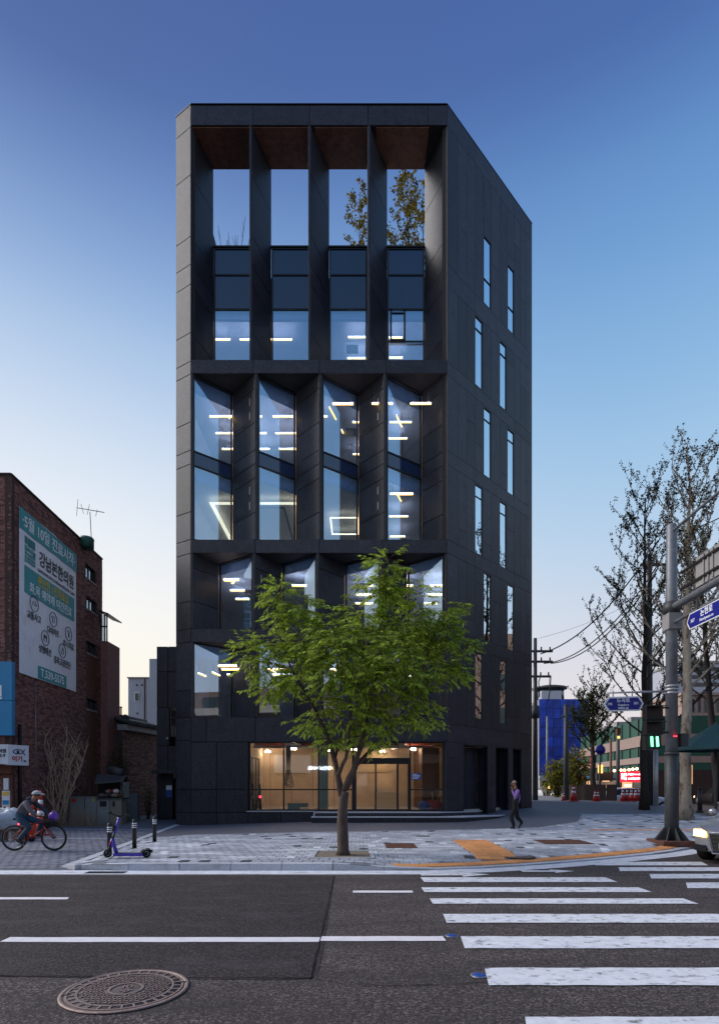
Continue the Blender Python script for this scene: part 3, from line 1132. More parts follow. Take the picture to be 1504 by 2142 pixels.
def hatch(A, B, z0, z1, u0, u1, right=True):
    A, B = Vector(A), Vector(B)
    d = (B - A)
    n = Vector((d.y, -d.x)).normalized()
    A, B = A + n * .012, B + n * .012
    o = panel(A, B, z0, z1, 'granite', t=.012, name='hatch', u0=u0, u1=u1)
    L = d.length
    dn = d / L
    uh = u1 if right else u0
    for f in (.10, .62):
        p = A + d * uh + n * .006
        q = p + dn * .035
        zz0 = lerp(z0, z1, f)
        zz1 = zz0 + (z1 - z0) * .26
        MB().hexa([vz(p - dn * .0, zz0), vz(q, zz0), vz(q - n * .03, zz0), vz(p - n * .03, zz0)], [vz(p, zz1), vz(q, zz1), vz(q - n * .03, zz1), vz(p - n * .03, zz1)]).build('hinge', 'galvanised', o)
section_a(781, 1128, [811, 882, 940, 969, 999, 1071], [(941, 971)], (0, 2), ((818, 876), (1004, 1066)))
# ---- section 4: same turn, one floor
section_a(1343, 1500, [1375, 1443], [], (0,), ((1375, 1443),))
# ---- section 3: turned the other way
def section_b(py0, py1, joints):
    zb, zt = fz(py1), fz(py0)
    tipx = [A0.x + .09, fx(534), fx(667), fx(800)]
    glx = [fx(529), fx(662), fx(796), fx(932)]
    backx = [XA(458, RB), XA(590, RB), XA(721, RB), XA(852, RB)]
    ZJ = sorted([zb, zt] + [fz(p) for p in joints])
    panel((A0.x, FY), (tipx[0], FY), zb, zt, g=.003)
    for k in range(4):
        a = Vector((tipx[k], FY))
        b = Vector((backx[k], RB))
        c = Vector((glx[k], FY + .03))
        clad(a, b, ZJ)
        window('window', b, c, zb, zt, 'glass', (), .05)
        panel((glx[k] + .005, FY), (tipx[k + 1] if k < 3 else B0.x, FY), zb, zt, g=.003)
        if k in (1, 3):
            hatch(a, b, fz(1257), fz(1190), .2, .85, right=False)
section_b(1157, 1315, [1188, 1257])
# ---- base: lintel wall and left wall
ZB = [fz(1552), fz(1500)]
us = [0] + [(fx(p) - A0.x) / (B0.x - A0.x) for p in (432, 534, 667, 800)] + [1]
clad(A0, B0, ZB, us, bk=False)
MB().bb(A0.x + .02, B0.x - .02, FY + .05, FY + .9, ZB[0] + .01, ZB[1] - .01).build('beam', 'granite_back', bld)
XS0, XS1 = fx(519), fx(932)
clad(A0, (XS0, FY), [-.1, fz(1700), fz(1651), fz(1552)], [0, .45, 1])
panel((XS0, FY), (XS0, FY + .25), -.1, fz(1552))
zsl = fz(1697)
clad((XS0, FY), (fx(657), FY), [0.0, zsl - .02], [0, .5, 1])
panel((XS1, FY), B0, .0, fz(1552), g=.002)
# sill under the shop front
MB().bb(XS0 - .05, fx(658), FY - .05, FY + .3, zsl - .02, zsl + .012).build('window_sill', 'kerb', bld)
# ---- shop front
SFY = FY + .12
sf = MB()
def sbar(px0, px1, py0, py1, d0=0., d1=.09, mb=None):
    (mb or sf).bb(fx(px0), fx(px1), SFY + d0, SFY + d1, fz(py1), fz(py0))
sbar(519, 932, 1549, 1553.5)
sbar(519, 741, 1693.5, 1697, .002)
sbar(858, 932, 1693.5, 1697, .002)
for a_, b_ in ((519, 523), (591.2, 594.2), (664.5, 667.5), (736, 742), (857, 860), (928, 932)):
    sbar(a_, b_, 1553.5, 1697 if a_ != 591.2 else 1697, .001)
for a_, b_ in ((523, 591.2), (594.2, 664.5), (667.5, 736), (860, 928)):
    sbar(a_, b_, 1650.3, 1653, .003)
sf = sf.build('shop_front', 'dark_metal', bld)
def spane(px0, px1, py0, py1, parent):
    MB().bb(fx(px0) - .005, fx(px1) + .005, SFY + .04, SFY + .052, fz(py1) - .005, fz(py0) + .005).build('pane', 'glass_shop', parent)
for a_, b_ in ((523, 591.2), (594.2, 664.5), (667.5, 736), (860, 928)):
    spane(a_, b_, 1553.5, 1650.3, sf)
    spane(a_, b_, 1653, 1693.5, sf)
spane(742, 857, 1553.5, 1585, sf)
dr = MB()
sbar(742, 857, 1585, 1596, 0, .16, dr)
for a_, b_ in ((742, 745.5), (784.5, 787.5), (830, 834), (853.5, 857)):
    sbar(a_, b_, 1596, 1697, .0, .08, dr)
for a_, b_ in ((745.5, 784.5), (787.5, 830), (834, 853.5)):
    sbar(a_, b_, 1594.5, 1598, .002, .07, dr)
    sbar(a_, b_, 1693, 1697, .002, .07, dr)
dr = dr.build('entrance_door', 'dark_metal', bld)
for a_, b_ in ((745.5, 784.5), (787.5, 830), (834, 853.5)):
    spane(a_, b_, 1598, 1693, dr)
MB().bb(fx(789.5), fx(790.8), SFY - .05, SFY - .02, fz(1660), fz(1635)).build('handle', 'galvanised', dr)
# blue notice and yellow disc on the glass
MB().bb(fx(861), fx(881), SFY - .004, SFY + .0, fz(1631), fz(1617)).build('notice', 'poster_blue', sf)
mb = MB()
for i in range(4):
    mb.bb(fx(863), fx(863 + (10, 16, 15, 12)[i]), SFY - .007, SFY - .0045, fz(1620.2 + i * 2.8), fz(1619 + i * 2.8))
mb.build('notice_lines', 'ink_white', sf)['kind'] = 'stuff'
# ---- entrance steps
st = MB()
zst = zsl - .02
def step(y0, z1, px0, px1, name='step'):
    x0, x1 = fx(px0), px1
    poly = [(x0, y0), (x1 - 1.6, y0), (x1, y0 + .9), (x1 + .4, y0 + 1.6), (B0.x + .3, FY + .15), (x0, FY + .1)]
    o = MB().prism(poly, 0.0, z1 - .03).build(name, 'granite', bld)
    poly2 = [(p[0] - (.015 if i == 0 else 0) + (.015 if i in (2, 3) else 0), p[1] - (.02 if i < 3 else 0)) for i, p in enumerate(poly)]
    MB().prism(poly2, z1 - .03, z1).build('tread', 'kerb', o)
step(FY - .38, zst, 660, fx(1000), 'step')
step(FY - .78, zst - .155, 655, fx(1045), 'step')
MB().tube([(fx(659), FY - .40, zst - .15), (fx(659), FY - .40, zst - .01)], .02).build('step_marker', 'white_paint', bld)
# ---- right face
rd = (B1 - B0)
RL = rd.length
rd = rd / RL
rn = Vector((rd.y, -rd.x))
def ru(px):
    k = (px - CX) / F
    return (k * B0.y - B0.x) / (rd.x - k * rd.y)
def rz(px, py):
    return ZA(py, B0.y + rd.y * ru(px))
def rp(u):
    return B0 + rd * u
SL = [(1012, 1027, 492, 632, 580), (1062, 1075, 552.5, 687, 639), (994, 1009.3, 659, 803, 684), (1045.5, 1059, 712, 848, 737), (1012, 1027, 851, 992.6, 874.6), (1061.5, 1075, 895.6, 1029, 918), (994, 1009.3, 1012, 1155.6, 1036), (1045.5, 1059, 1047.5, 1184, 1071), (1012, 1027, 1197.5, 1338, None), (1061.5, 1075, 1222, 1358, None), (994, 1009.3, 1365, 1503, None), (1045.5, 1059, 1380, 1513, None)]
RCOL = [ru(p) for p in (957.5, 976, 994, 1009.3, 1012, 1027, 1037, 1045.5, 1059, 1061.5, 1075, 1088, 1100)]
RCOL = [0] + RCOL + [RL]
ZROW = [fz(p) for p in (1700, 1552, 1515, 1343, 1315, 1157, 1128, 970, 941, 782, 755, 594, 552, 262, 218)]
slits = [(ru(a), ru(b), rz(a, d), rz(a, c), rz(a, m) if m else None) for a, b, c, d, m in SL]
NICHE = [(ru(970), ru(1020)), (ru(1037), ru(1063)), (ru(1073), ru(1090))]
merged_cols = [c for i, c in enumerate(RCOL)]
def rect_sub(u0, u1, z0, z1):
    """split a panel rectangle round the slit windows that cross it"""
    rects = [(u0, u1, z0, z1)]
    holes = [(a, b, c, d) for a, b, c, d, _ in slits] + [(a, b, -1, fz(1556)) for a, b in NICHE]
    for a, b, c, d in holes:
        out = []
        for r in rects:
            if r[1] <= a + .01 or r[0] >= b - .01 or r[3] <= c + .01 or r[2] >= d - .01:
                out.append(r)
                continue
            if r[0] < a - .01:
                out.append((r[0], a, r[2], r[3]))
            if r[1] > b + .01:
                out.append((b, r[1], r[2], r[3]))
            x0_, x1_ = max(r[0], a), min(r[1], b)
            if r[2] < c - .01:
                out.append((x0_, x1_, r[2], c))
            if r[3] > d + .01:
                out.append((x0_, x1_, d, r[3]))
        rects = out
    return rects
def rpanel(u0, u1, z0, z1):
    for a, b, c, d in rect_sub(u0, u1, z0, z1):
        if b - a > .012 and d - c > .03:
            panel(B0, B1, c, d, u0=a / RL, u1=b / RL, g=.004 if b - a > .15 else .001)
for z0, z1 in zip([0.0] + ZROW, ZROW):
    tall = z1 - z0 > 1.2
    cols_ = [0, ru(957.5), ru(976), ru(994), ru(1010.5), ru(1027), ru(1045.5), ru(1060), ru(1075), ru(1088), ru(1100), RL] if tall else [0, ru(994), ru(1037), ru(1075), RL]
    for a, b in zip(cols_, cols_[1:]):
        if tall and random.random() < .55:
            f = random.choice((.22, .38, .62, .78))
            rpanel(a, b, z0, lerp(z0, z1, f))
            rpanel(a, b, lerp(z0, z1, f), z1)
        else:
            rpanel(a, b, z0, z1)
# backing for the right face: strips between openings
holes = sorted([(a, b, c, d) for a, b, c, d, _ in slits] + [(a, b, -1, fz(1556)) for a, b in NICHE], key=lambda h: h[2])
us_ = sorted({0, RL} | {h[0] for h in holes} | {h[1] for h in holes})
for a, b in zip(us_, us_[1:]):
    if b - a < .004:
        continue
    hs = sorted([(c, d) for x0_, x1_, c, d in holes if x0_ < (a + b) / 2 < x1_])
    z = 0.0
    for c, d in hs:
        if c > z:
            backing(rp(a), rp(b), z, c, .05, .24)
        z = max(z, d)
    backing(rp(a), rp(b), z, ZT, .05, .24)
for a, b, c, d, m in slits:
    window('slit_window', rp(a), rp(b), c, d, 'glass_slit', [m] if m else [], .014, setback=.006)
for i, (a, b) in enumerate(NICHE):
    p, q = rp(a), rp(b)
    dd = .55
    z0, z1 = .2, fz(1556)
    panel(p - rn * dd, q - rn * dd, z0, z1, u0=0, u1=.55 if i == 0 else 1, name='niche_panel')
    if i == 0:
        panel(p - rn * dd, q - rn * dd, z0, z1, u0=.55, u1=1, name='niche_panel')
    panel(p, p - rn * dd, z0, z1, name='niche_panel')
    panel(q - rn * dd, q, z0, z1, name='niche_panel')
    w = [p, q, q - rn * dd, p - rn * dd]
    MB().hexa([vz(v, z1 + .006) for v in w], [vz(v, z1 + .08) for v in w]).build('niche_soffit', 'granite', bld)
# ---- other sides (stone colour, plain joints) and roof edge
for A, B, n_ in ((B1, B2, 5), (A2, A1, 6)):
    us2 = [i / n_ for i in range(n_ + 1)]
    clad(A, B, [0.0] + ZROW[1::2] if ZROW[-1] in ZROW[1::2] else [0.0] + ZROW[1::2] + [ZT], us2)
zz_ = 0.0
clad(B2, A2, [0.0, 4.0, 9.0, 14.0, fz(552) + .6], [i / 8 for i in range(9)])
back.build('wall', 'granite_back', bld)
cap = MB()
def capstrip(A, B, w=.24):
    A, B = Vector(A), Vector(B)
    d = (B - A).normalized()
    n = Vector((d.y, -d.x))
    q = [A + n * .012, B + n * .012, B - n * w, A - n * w]
    cap.hexa([vz(v, ZT + .002) for v in q], [vz(v, ZT + .03) for v in q])
for a, b in ((A1, A0), (A0, B0), (B0, B1), (B1, B2), (A2, A1)):
    capstrip(a, b)
cap.build('coping', 'dark_metal', bld)
# ---- floors, ceilings and inner walls
def inset(zf=None):
    return [(-6.2, 23.85), (2.9, 23.85), (4.0, 23.6), (7.6, 27.15), (6.9, 30.5), (-6.9, 30.5), (-6.9, 23.2), (-6.55, 23.0)]
INNER = [(-6.35, 23.5), (3.2, 23.5), (3.75, 23.1), (7.55, 27.0), (6.9, 30.5), (-6.95, 30.5), (-6.95, 23.0)]
LEV = [(.57, 3.55, 'shop'), (4.05, 6.58, 'office'), (7.45, 10.2, 'office'), (10.95, 13.5, 'office'), (14.2, 16.95, 'office'), (17.9, 21.0, 'office')]
def saw(kind, dy):
    if kind == 'a':
        t = [fx(402), fx(536), fx(670), fx(805), B0.x]
        b = [XA(p, RB) for p in (487, 619, 750, 882)]
        pts = []
        for k in range(4):
            pts += [(t[k] + .06, FY + dy), (b[k], RB + dy)]
        return pts + [(B0.x - .1, FY + dy + .1)]
    if kind == 'b':
        t = [A0.x + .09, fx(534), fx(667), fx(800)]
        b = [XA(p, RB) for p in (458, 590, 721, 852)]
        pts = []
        for k in range(4):
            pts += [(t[k], FY + dy), (b[k], RB + dy)]
        return pts + [(B0.x - .1, FY + dy)]
    return [(-6.4, W1 + dy), (2.9, W1 + dy)]
SAW = {1: 'a', 2: 'b', 3: 'a', 4: 'a', 5: 'c'}
HEAD = {1: fz(1343), 2: fz(1157), 3: fz(971), 4: fz(781), 5: ZA(645.5, W1)}
for i, (zf, zc, kind) in enumerate(LEV):
    MB().prism(INNER, zf - .25, zf).build('floor_slab', 'interior_floor', bld)
    if i > 0:
        front = saw(SAW[i], .30)
        poly = front + [(3.9, 23.15), (7.55, 27.0), (6.9, 30.5), (-6.95, 30.5), (-6.95, 23.1)]
        MB().prism(poly, zc, zc + .1).build('ceiling', 'interior_paint', bld)
        for p, q in zip(front, front[1:]):
            MB().hexa([(p[0], p[1], zc - .002), (q[0], q[1], zc - .002), (q[0], q[1] + .05, zc - .002), (p[0], p[1] + .05, zc - .002)], [(p[0], p[1], HEAD[i] + .02), (q[0], q[1], HEAD[i] + .02), (q[0], q[1] + .05, HEAD[i] + .02), (p[0], p[1] + .05, HEAD[i] + .02)]).build('blind_box', 'interior_paint', bld)
    else:
        MB().prism(INNER, zc + .06, zc + .10).build('ceiling', 'duct', bld)
    wm = 'interior_paint' if i else 'interior_warm'
    w = MB()
    z1 = zc if i else zc + .05
    w.bb(-6.9, 6.9, 30.2, 30.4, zf, z1)
    w.bb(-6.95, -6.85, 23.0, 30.2, zf, z1)
    w.build('inner_wall', wm, bld)
    if i:
        mb = MB().bb(-.2 + (i % 3) * .9, 6.0, 27.6, 27.75, zf, zc - .003)
        mb.build('partition', 'interior_paint', bld)
MB().prism([(-6.9, 23.9), (3.2, 23.9), (7.5, 27.2), (6.9, 32.6), (-6.9, 32.6)], 22.42, 22.7).build('terrace_floor', 'concrete', bld)
# shop interior
w = MB()
w.bb(-4.6, 3.3, 27.0, 27.15, .57, 3.6)
w.build('shop_back_wall', 'interior_warm', bld)
MB().bb(-4.62, -4.5, 22.6, 27.0, .57, 3.6).build('shop_side_wall', 'interior_warm', bld)
MB().bb(2.55, 3.25, 23.4, 27.0, .57, 3.1).build('shop_side_wall', 'wood_brown', bld)
MB().bb(XA(668, 24.5), XA(686, 24.5), 24.4, 24.75, .57, 3.6).build('column', 'teal_paint', bld)  # stands for a teal reflection in the shop glass, built as a solid box
for y_ in (23.3, 24.6, 25.9):
    MB().bb(-4.5, 3.2, y_, y_ + .16, 3.3, 3.58).build('ceiling_beam', 'beam_red', bld)
for k, (x_, z_) in enumerate(((-2.9, 3.30), (-.6, 3.25), (1.6, 3.28))):
    MB().tube([(x_, 22.9, z_), (x_ + .3, 24.5, z_), (x_ - .1, 26.8, z_)], .11, 12).build('duct', 'interior_paint', bld)
MB().tube([(-4.4, 23.9, 3.18), (0, 24.0, 3.2), (3.1, 23.9, 3.18)], .06, 10).build('pipe', 'interior_paint', bld)
gw = empty('glazed_partition', (-4.2, 24.0, .57), 'black framed glazed partition along the left shop wall', 'partition')
for k, yy in enumerate((22.9, 23.7, 24.5, 25.3)):
    MB().bb(-4.46, -4.40, yy, yy + .06, .57, 2.75).build('post', 'dark_metal', gw)
    if k < 3:
        MB().bb(-4.44, -4.42, yy + .06, yy + .80, .62, 2.70).build('pane', 'dark_window', gw)
for zz in (.57, 1.9, 2.70):
    MB().bb(-4.455, -4.405, 22.96, 25.30, zz + .001, zz + .05).build('rail', 'dark_metal', gw)
for k in range(7):
    xx = -4.2 + k * 1.0
    MB().bb(xx, xx + .015, 26.985, 26.999, .6, 3.3).build('wall_joint', 'wood_brown', bld)
MB().bb(-4.0, -2.3, 26.93, 26.98, 2.15, 3.0).build('wall_board', 'interior_paint', bld)
MB().bb(-.4, 1.3, 26.93, 26.98, 2.2, 3.05).build('wall_board', 'plywood', bld)
# black annex on the left with entrance
AX0, AX1, AXY = XA(328, 26.2), -7.1, 26.2
ann = empty('black_annex', (AX0, AXY, 0), 'narrow black clad annex with a lit slot window beside the office tower', 'building')
zat = ZA(1352, AXY)
rows = [0.03, ZA(1612, AXY), ZA(1560, AXY), ZA(1480, AXY), ZA(1405, AXY), zat]
xm = XA(352, AXY)
for i, (z0, z1) in enumerate(zip(rows, rows[1:])):
    if i == 0:
        panel((AX0, AXY), (XA(362, AXY), AXY), z0, z1, parent=ann)
    elif ZA(1540, AXY) < (z0 + z1) / 2 < ZA(1448, AXY):
        panel((AX0, AXY), (XA(355, AXY), AXY), z0, z1, parent=ann)
    else:
        panel((AX0, AXY), (xm, AXY), z0, z1, parent=ann)
        panel((xm, AXY), (AX1 + .6, AXY), z0, z1, parent=ann)
MB().bb(AX0 + .02, XA(355, AXY), AXY + .05, AXY + 3, 0.02, zat - .05).build('wall', 'granite_back', ann)
MB().bb(XA(355, AXY), AX1 + .6, AXY + .9, AXY + 1.0, 0.02, zat - .05).build('inner_wall', 'interior_warm', ann)
MB().bb(XA(355, AXY), AX1 + .6, AXY + .05, AXY + .9, ZA(1452, AXY), ZA(1446, AXY)).build('lintel', 'granite_back', ann)
fr = MB()
for z_ in (1450, 1501, 1540):
    fr.bb(XA(356, AXY), AX1 + .5, AXY + .02, AXY + .08, ZA(z_ + 1, AXY), ZA(z_ - 1, AXY))
fr.bb(XA(356, AXY), XA(358, AXY), AXY + .021, AXY + .081, ZA(1540, AXY), ZA(1450, AXY))
fr = fr.build('window', 'dark_metal', ann)
MB().bb(XA(358, AXY), AX1 + .5, AXY + .04, AXY + .05, ZA(1539, AXY), ZA(1451, AXY)).build('pane', 'glass_shop', fr)
MB().bb(XA(318, AXY - .8), AX1 + .4, AXY - .8, AXY + .2, ZA(1618, AXY - .8), ZA(1610, AXY - .8)).build('canopy', 'granite', ann)
put_text('lettering', 'PS', .30, 'galvanised', ann, (XA(370, AXY - .02), AXY - .03, ZA(1625, AXY)), (1, 0, 0), (0, 0, 1), .01)
MB().bb(XA(348, AXY), XA(361, AXY), AXY - .02, AXY - .005, ZA(1668, AXY), ZA(1642, AXY)).build('notice', 'poster_blue', ann)
MB().bb(XA(348.5, AXY), XA(360.5, AXY), AXY - .024, AXY - .021, ZA(1652, AXY), ZA(1643, AXY)).build('notice_top', 'ink_white', ann)
MB().bb(XA(363, AXY), XA(372, AXY), AXY + .3, AXY + .34, 0.05, ZA(1628, AXY)).build('door', 'wood_brown', ann)
MB().lathe((XA(352, AXY), AXY - .09, ZA(1545, AXY)), [(.05, -.05), (.06, 0), (.03, .06)], 12, 'Y').build('security_camera', 'white_paint', ann)

# ---- lamps inside the offices, uplights added over them: position under each ceiling read from the photograph
def ceil_pt(px, py, zc):
    Y = F * (zc - EYE) / (HZ - py)
    return XA(px, Y), Y
FLOOR_WORD = {1: 'second', 2: 'third', 3: 'fourth', 4: 'fifth', 5: 'sixth'}
lamp_meshes = {}
def linear_lamp(px, py, lev, length=None, px1=None, w=.045):
    zc = LEV[lev][1]
    drop = .45  # hung low so the added glowing top can light the ceiling
    x, y = ceil_pt(px, py, zc - drop)
    if px1 is not None:
        x1, _ = ceil_pt(px1, py, zc - drop)
        length = x1 - x
    o = empty('linear_lamp', (x + length / 2, y, zc), 'slim glowing linear lamp with an added uplight in the %s floor office' % FLOOR_WORD[lev], 'ceiling lamp', 'linear lamps on the %s floor' % FLOOR_WORD[lev])
    key = (round(length, 1), w)
    if key not in lamp_meshes:
        L_ = key[0]
        a = MB().bb(-L_ / 2, L_ / 2, -w / 2, w / 2, -drop - .012, -drop + .015).mesh('diffuser')
        a.materials.append(M['linear_lamp'])
        b = MB().bb(-L_ / 2, L_ / 2, -w / 2 + .006, w / 2 - .006, -drop + .03, -drop + .045).mesh('added_uplight')  # glowing upper face added as fill light for the room
        b.materials.append(M['added_uplight'])
        c_ = MB().bb(-L_ / 2 - .01, L_ / 2 + .01, -w / 2 - .004, w / 2 + .004, -drop + .0155, -drop + .0295).mesh('housing')
        c_.materials.append(M['white_paint'])
        d_ = MB().tube([(0, 0, -drop + .046), (0, 0, -.001)], .006, 5).mesh('rod')
        d_.materials.append(M['steel'])
        lamp_meshes[key] = (a, b, c_, d_)
    for nm, me in zip(('diffuser', 'added_uplight', 'housing', 'rod', 'rod'), lamp_meshes[key] + (lamp_meshes[key][3],)):
        c = bpy.data.objects.new(nm, me)
        C.objects.link(c)
        c.parent = o
        if nm == 'rod':
            c.location.x = key[0] * .38 * (1 if lamp_meshes.get('flip') else -1)
            lamp_meshes['flip'] = not lamp_meshes.get('flip')
for px, px1, py in ((448, 482, 711), (503, 540, 711), (568, 610, 711), (728, 768, 706), (728, 768, 750), (813, 843, 749), (812, 842, 707), (890, 925, 707)):
    linear_lamp(px, py, 5, px1=px1)
for px, px1, py in ((440, 484, 872), (452, 496, 907), (464, 508, 940), (506, 549, 872), (514, 557, 907), (522, 564, 940), (570, 613, 872), (577, 620, 907), (584, 626, 940), (695, 740, 845.6), (738, 782, 884), (738, 780, 951), (778, 821, 845), (858, 902, 845), (816, 860, 884), (812, 853, 918), (640, 684, 872)):
    linear_lamp(px, py, 4, px1=px1)
for px, px1, py in ((816, 863, 1034), (815, 853, 1081), (815, 848, 1123)):
    linear_lamp(px, py, 3, px1=px1)
for px, px1, py in ((469, 500, 1214), (482, 512, 1236), (493, 522, 1254), (747, 782, 1226), (745, 780, 1245), (744, 780, 1263), (832, 865, 1226), (900, 934, 1226), (895, 925, 1245), (886, 916, 1263), (610, 642, 1226)):
    linear_lamp(px, py, 2, px1=px1, w=.10)
for px, px1, py in ((458, 495, 1394), (465, 500, 1401), (476, 510, 1412), (560, 600, 1401), (572, 610, 1412), (690, 730, 1401), (690, 730, 1415), (820, 860, 1401), (820, 860, 1415)):
    linear_lamp(px, py, 1, px1=px1)
# cove light ring on the fourth floor and square ring lamp
zc = LEV[3][1]
def ring_lamp(name, x0, x1, y0, y1, w, zc, lab, m='cove_lamp', drop=.22):
    o = empty(name, ((x0 + x1) / 2, (y0 + y1) / 2, zc), lab, 'ceiling lamp')
    for a in ((x0, x1, y0, y0 + w), (x0, x1, y1 - w, y1), (x0, x0 + w, y0 + w, y1 - w), (x1 - w, x1, y0 + w, y1 - w)):
        MB().bb(*a, zc - drop - .035, zc - drop).build('light_bar', m, o)
ring_lamp('cove_light', -6.2, -2.45, 23.7, 28.6, .16, zc, 'wide glowing cove light framing the fourth floor ceiling')
x0, y0 = ceil_pt(690, 1071, zc)
ring_lamp('ring_lamp', x0, x0 + 1.25, y0, y0 + 1.7, .06, zc, 'square glowing ring lamp on the fourth floor ceiling', 'lamp_white', .22)
MB().bb(-5.4, -3.2, 24.6, 24.66, zc - .03, zc - .003).build('track', 'dark_metal', bld)
for k, (tx) in enumerate((-5.4, -3.26)):
    MB().bb(tx, tx + .06, 24.66, 28.0, zc - .03, zc - .003).build('track', 'dark_metal', bld)
def ac_unit(px, py, lev, lab):
    zc = LEV[lev][1]
    x, y = ceil_pt(px, py, zc)
    o = empty('ceiling_unit', (x, y, zc), lab, 'air conditioner')
    MB().bb(x - .42, x + .42, y - .42, y + .42, zc - .03, zc - .002).build('frame', 'white_paint', o)
    MB().bb(x - .26, x + .26, y - .26, y + .26, zc - .036, zc - .031).build('grille', 'steel_dark', o)
ac_unit(737, 729, 5, 'square ceiling air conditioner with dark grille on the sixth floor')
ac_unit(736, 902, 4, 'square ceiling air conditioner with dark grille on the fifth floor')
ac_unit(522, 1236, 2, 'square ceiling air conditioner with dark grille on the third floor')
# shop lamps
def shop_lamp(px, py):
    zc = 3.12
    x, y = ceil_pt(px, py, zc)
    o = empty('spot_lamp', (x, y, zc), 'short white tube lamp under the shop ceiling', 'ceiling lamp', 'tube lamps in the shop')
    MB().box((x, y, zc), (.22, .09, .07), .5).build('tube', 'shop_lamp', o)
    MB().box((x, y, zc + .09), (.06, .06, .11)).build('mount', 'white_paint', o)
for px, py in ((614, 1566), (624, 1575), (741, 1568), (741, 1576), (850, 1576), (864, 1567), (800, 1572), (560, 1572), (690, 1570), (900, 1570)):  # some of these lamps are extra, added to brighten the dim shop
    shop_lamp(px, py)
# things standing in the shop
zf = .57
def obj_box(name, px0, px1, pyt, Y, dep, m, lab, cat, z0=zf):
    return tag(MB().bb(XA(px0, Y), XA(px1, Y), Y, Y + dep, z0, ZA(pyt, Y)).build(name, m, None, bevel=.01), lab, cat)
o = empty('reception_counter', (XA(810, 25), 25, zf), 'low pale plywood counter behind the glass entrance door', 'counter')
MB().bb(XA(781, 25), XA(838, 25), 25, 25.05, zf, ZA(1659, 25)).build('front_board', 'plywood', o)
MB().bb(XA(781, 25), XA(800, 25), 25.05, 25.6, zf, ZA(1659, 25)).build('side_board', 'plywood', o)
MB().bb(XA(780, 25), XA(839, 25), 24.98, 25.65, ZA(1659, 25) + .002, ZA(1657.5, 25) + .02).build('top_board', 'plywood', o)
o = empty('cable_coil', (XA(603, 23.6), 23.6, 3.3), 'bundle of black cables hanging in a loop behind the shop window', 'cable')
for k in range(5):
    xx = XA(603, 23.6) + (k - 2) * .035
    zt_, zb_ = 3.3, ZA(1640 + k * 2, 23.6)
    pts = [(xx, 23.6 + k * .02, zt_)]
    for i in range(9):
        t = i / 8
        pts.append((xx + math.sin(t * PI) * (.10 + .02 * k) * (1 if i < 5 else -1) * (1 if k % 2 else -1), 23.6 + k * .02, lerp(ZA(1610, 23.6), zb_, math.sin(t * PI))))
    pts.append((xx + .03, 23.6 + k * .02, zt_))
    MB().tube(pts, .012, 6).build('cable', 'cable_black', o)
o = empty('tool_box', (XA(622, 24), 24, zf), 'long teal tool box on the shop floor', 'tool box')
MB().bb(XA(602, 24), XA(644, 24), 24, 24.3, zf, ZA(1682, 24)).build('box', 'teal_paint', o, bevel=.01)
MB().bb(XA(601, 24), XA(645, 24), 23.99, 24.31, ZA(1682, 24) + .002, ZA(1680, 24)).build('lid', 'teal_paint', o)
tag(MB().bb(XA(628, 23.8), XA(648, 23.8), 23.7, 23.95, zf, zf + .1).build('wood_offcut', 'plywood', None, bevel=.01), 'flat plywood offcut lying in front of the teal tool box', 'wood')
o = empty('red_bag', (XA(905, 23.4), 23.4, zf), 'slumped dark red bag with tool handles by the shop corner', 'bag')
MB().ball((XA(904, 23.4), 23.45, zf + .2), .42, 12, 1, .5, .55).build('sack', 'cone_red', o)
MB().tube([(XA(907, 23.4), 23.4, zf + .3), (XA(903, 23.3), 23.3, ZA(1658, 23.3))], .018).build('handle', 'plywood', o)
MB().tube([(XA(912, 23.4), 23.4, zf + .3), (XA(920, 23.3), 23.3, ZA(1656, 23.3))], .018).build('handle', 'plywood', o)
o = empty('blue_bag', (XA(886, 23.3), 23.3, zf), 'small dark blue bag beside the red bag in the shop', 'bag')
MB().ball((XA(887, 23.3), 23.3, zf + .17), .26, 12, 1, .6, .8).build('sack', 'poster_blue', o)
MB().tube([(XA(883, 23.3), 23.3, zf + .3), (XA(887, 23.3), 23.25, zf + .46), (XA(891, 23.3), 23.3, zf + .3)], .015).build('strap', 'vest_black', o)
for px, lab in ((528, 'dark pole leaning at the shop window corner'), (543, 'dark pole with a red tag leaning in the shop window')):
    o = empty('leaning_pole', (XA(px, 23), 23, zf), lab, 'pole')
    MB().tube([(XA(px + 4, 23), 22.9, zf), (XA(px - 2, 23), 23.2, zf + 1.05)], .045, 8).build('shaft', 'vest_black', o)
    MB().tube([(XA(px - 6, 23), 22.8, zf), (XA(px - 2, 23), 23.1, zf + .75)], .03, 8).build('brace', 'vest_black', o)
    MB().ball((XA(px + 1, 22.9), 22.95, zf + .55), .05, 8).build('tag', 'red_lamp' if px == 543 else 'poster_blue', o)
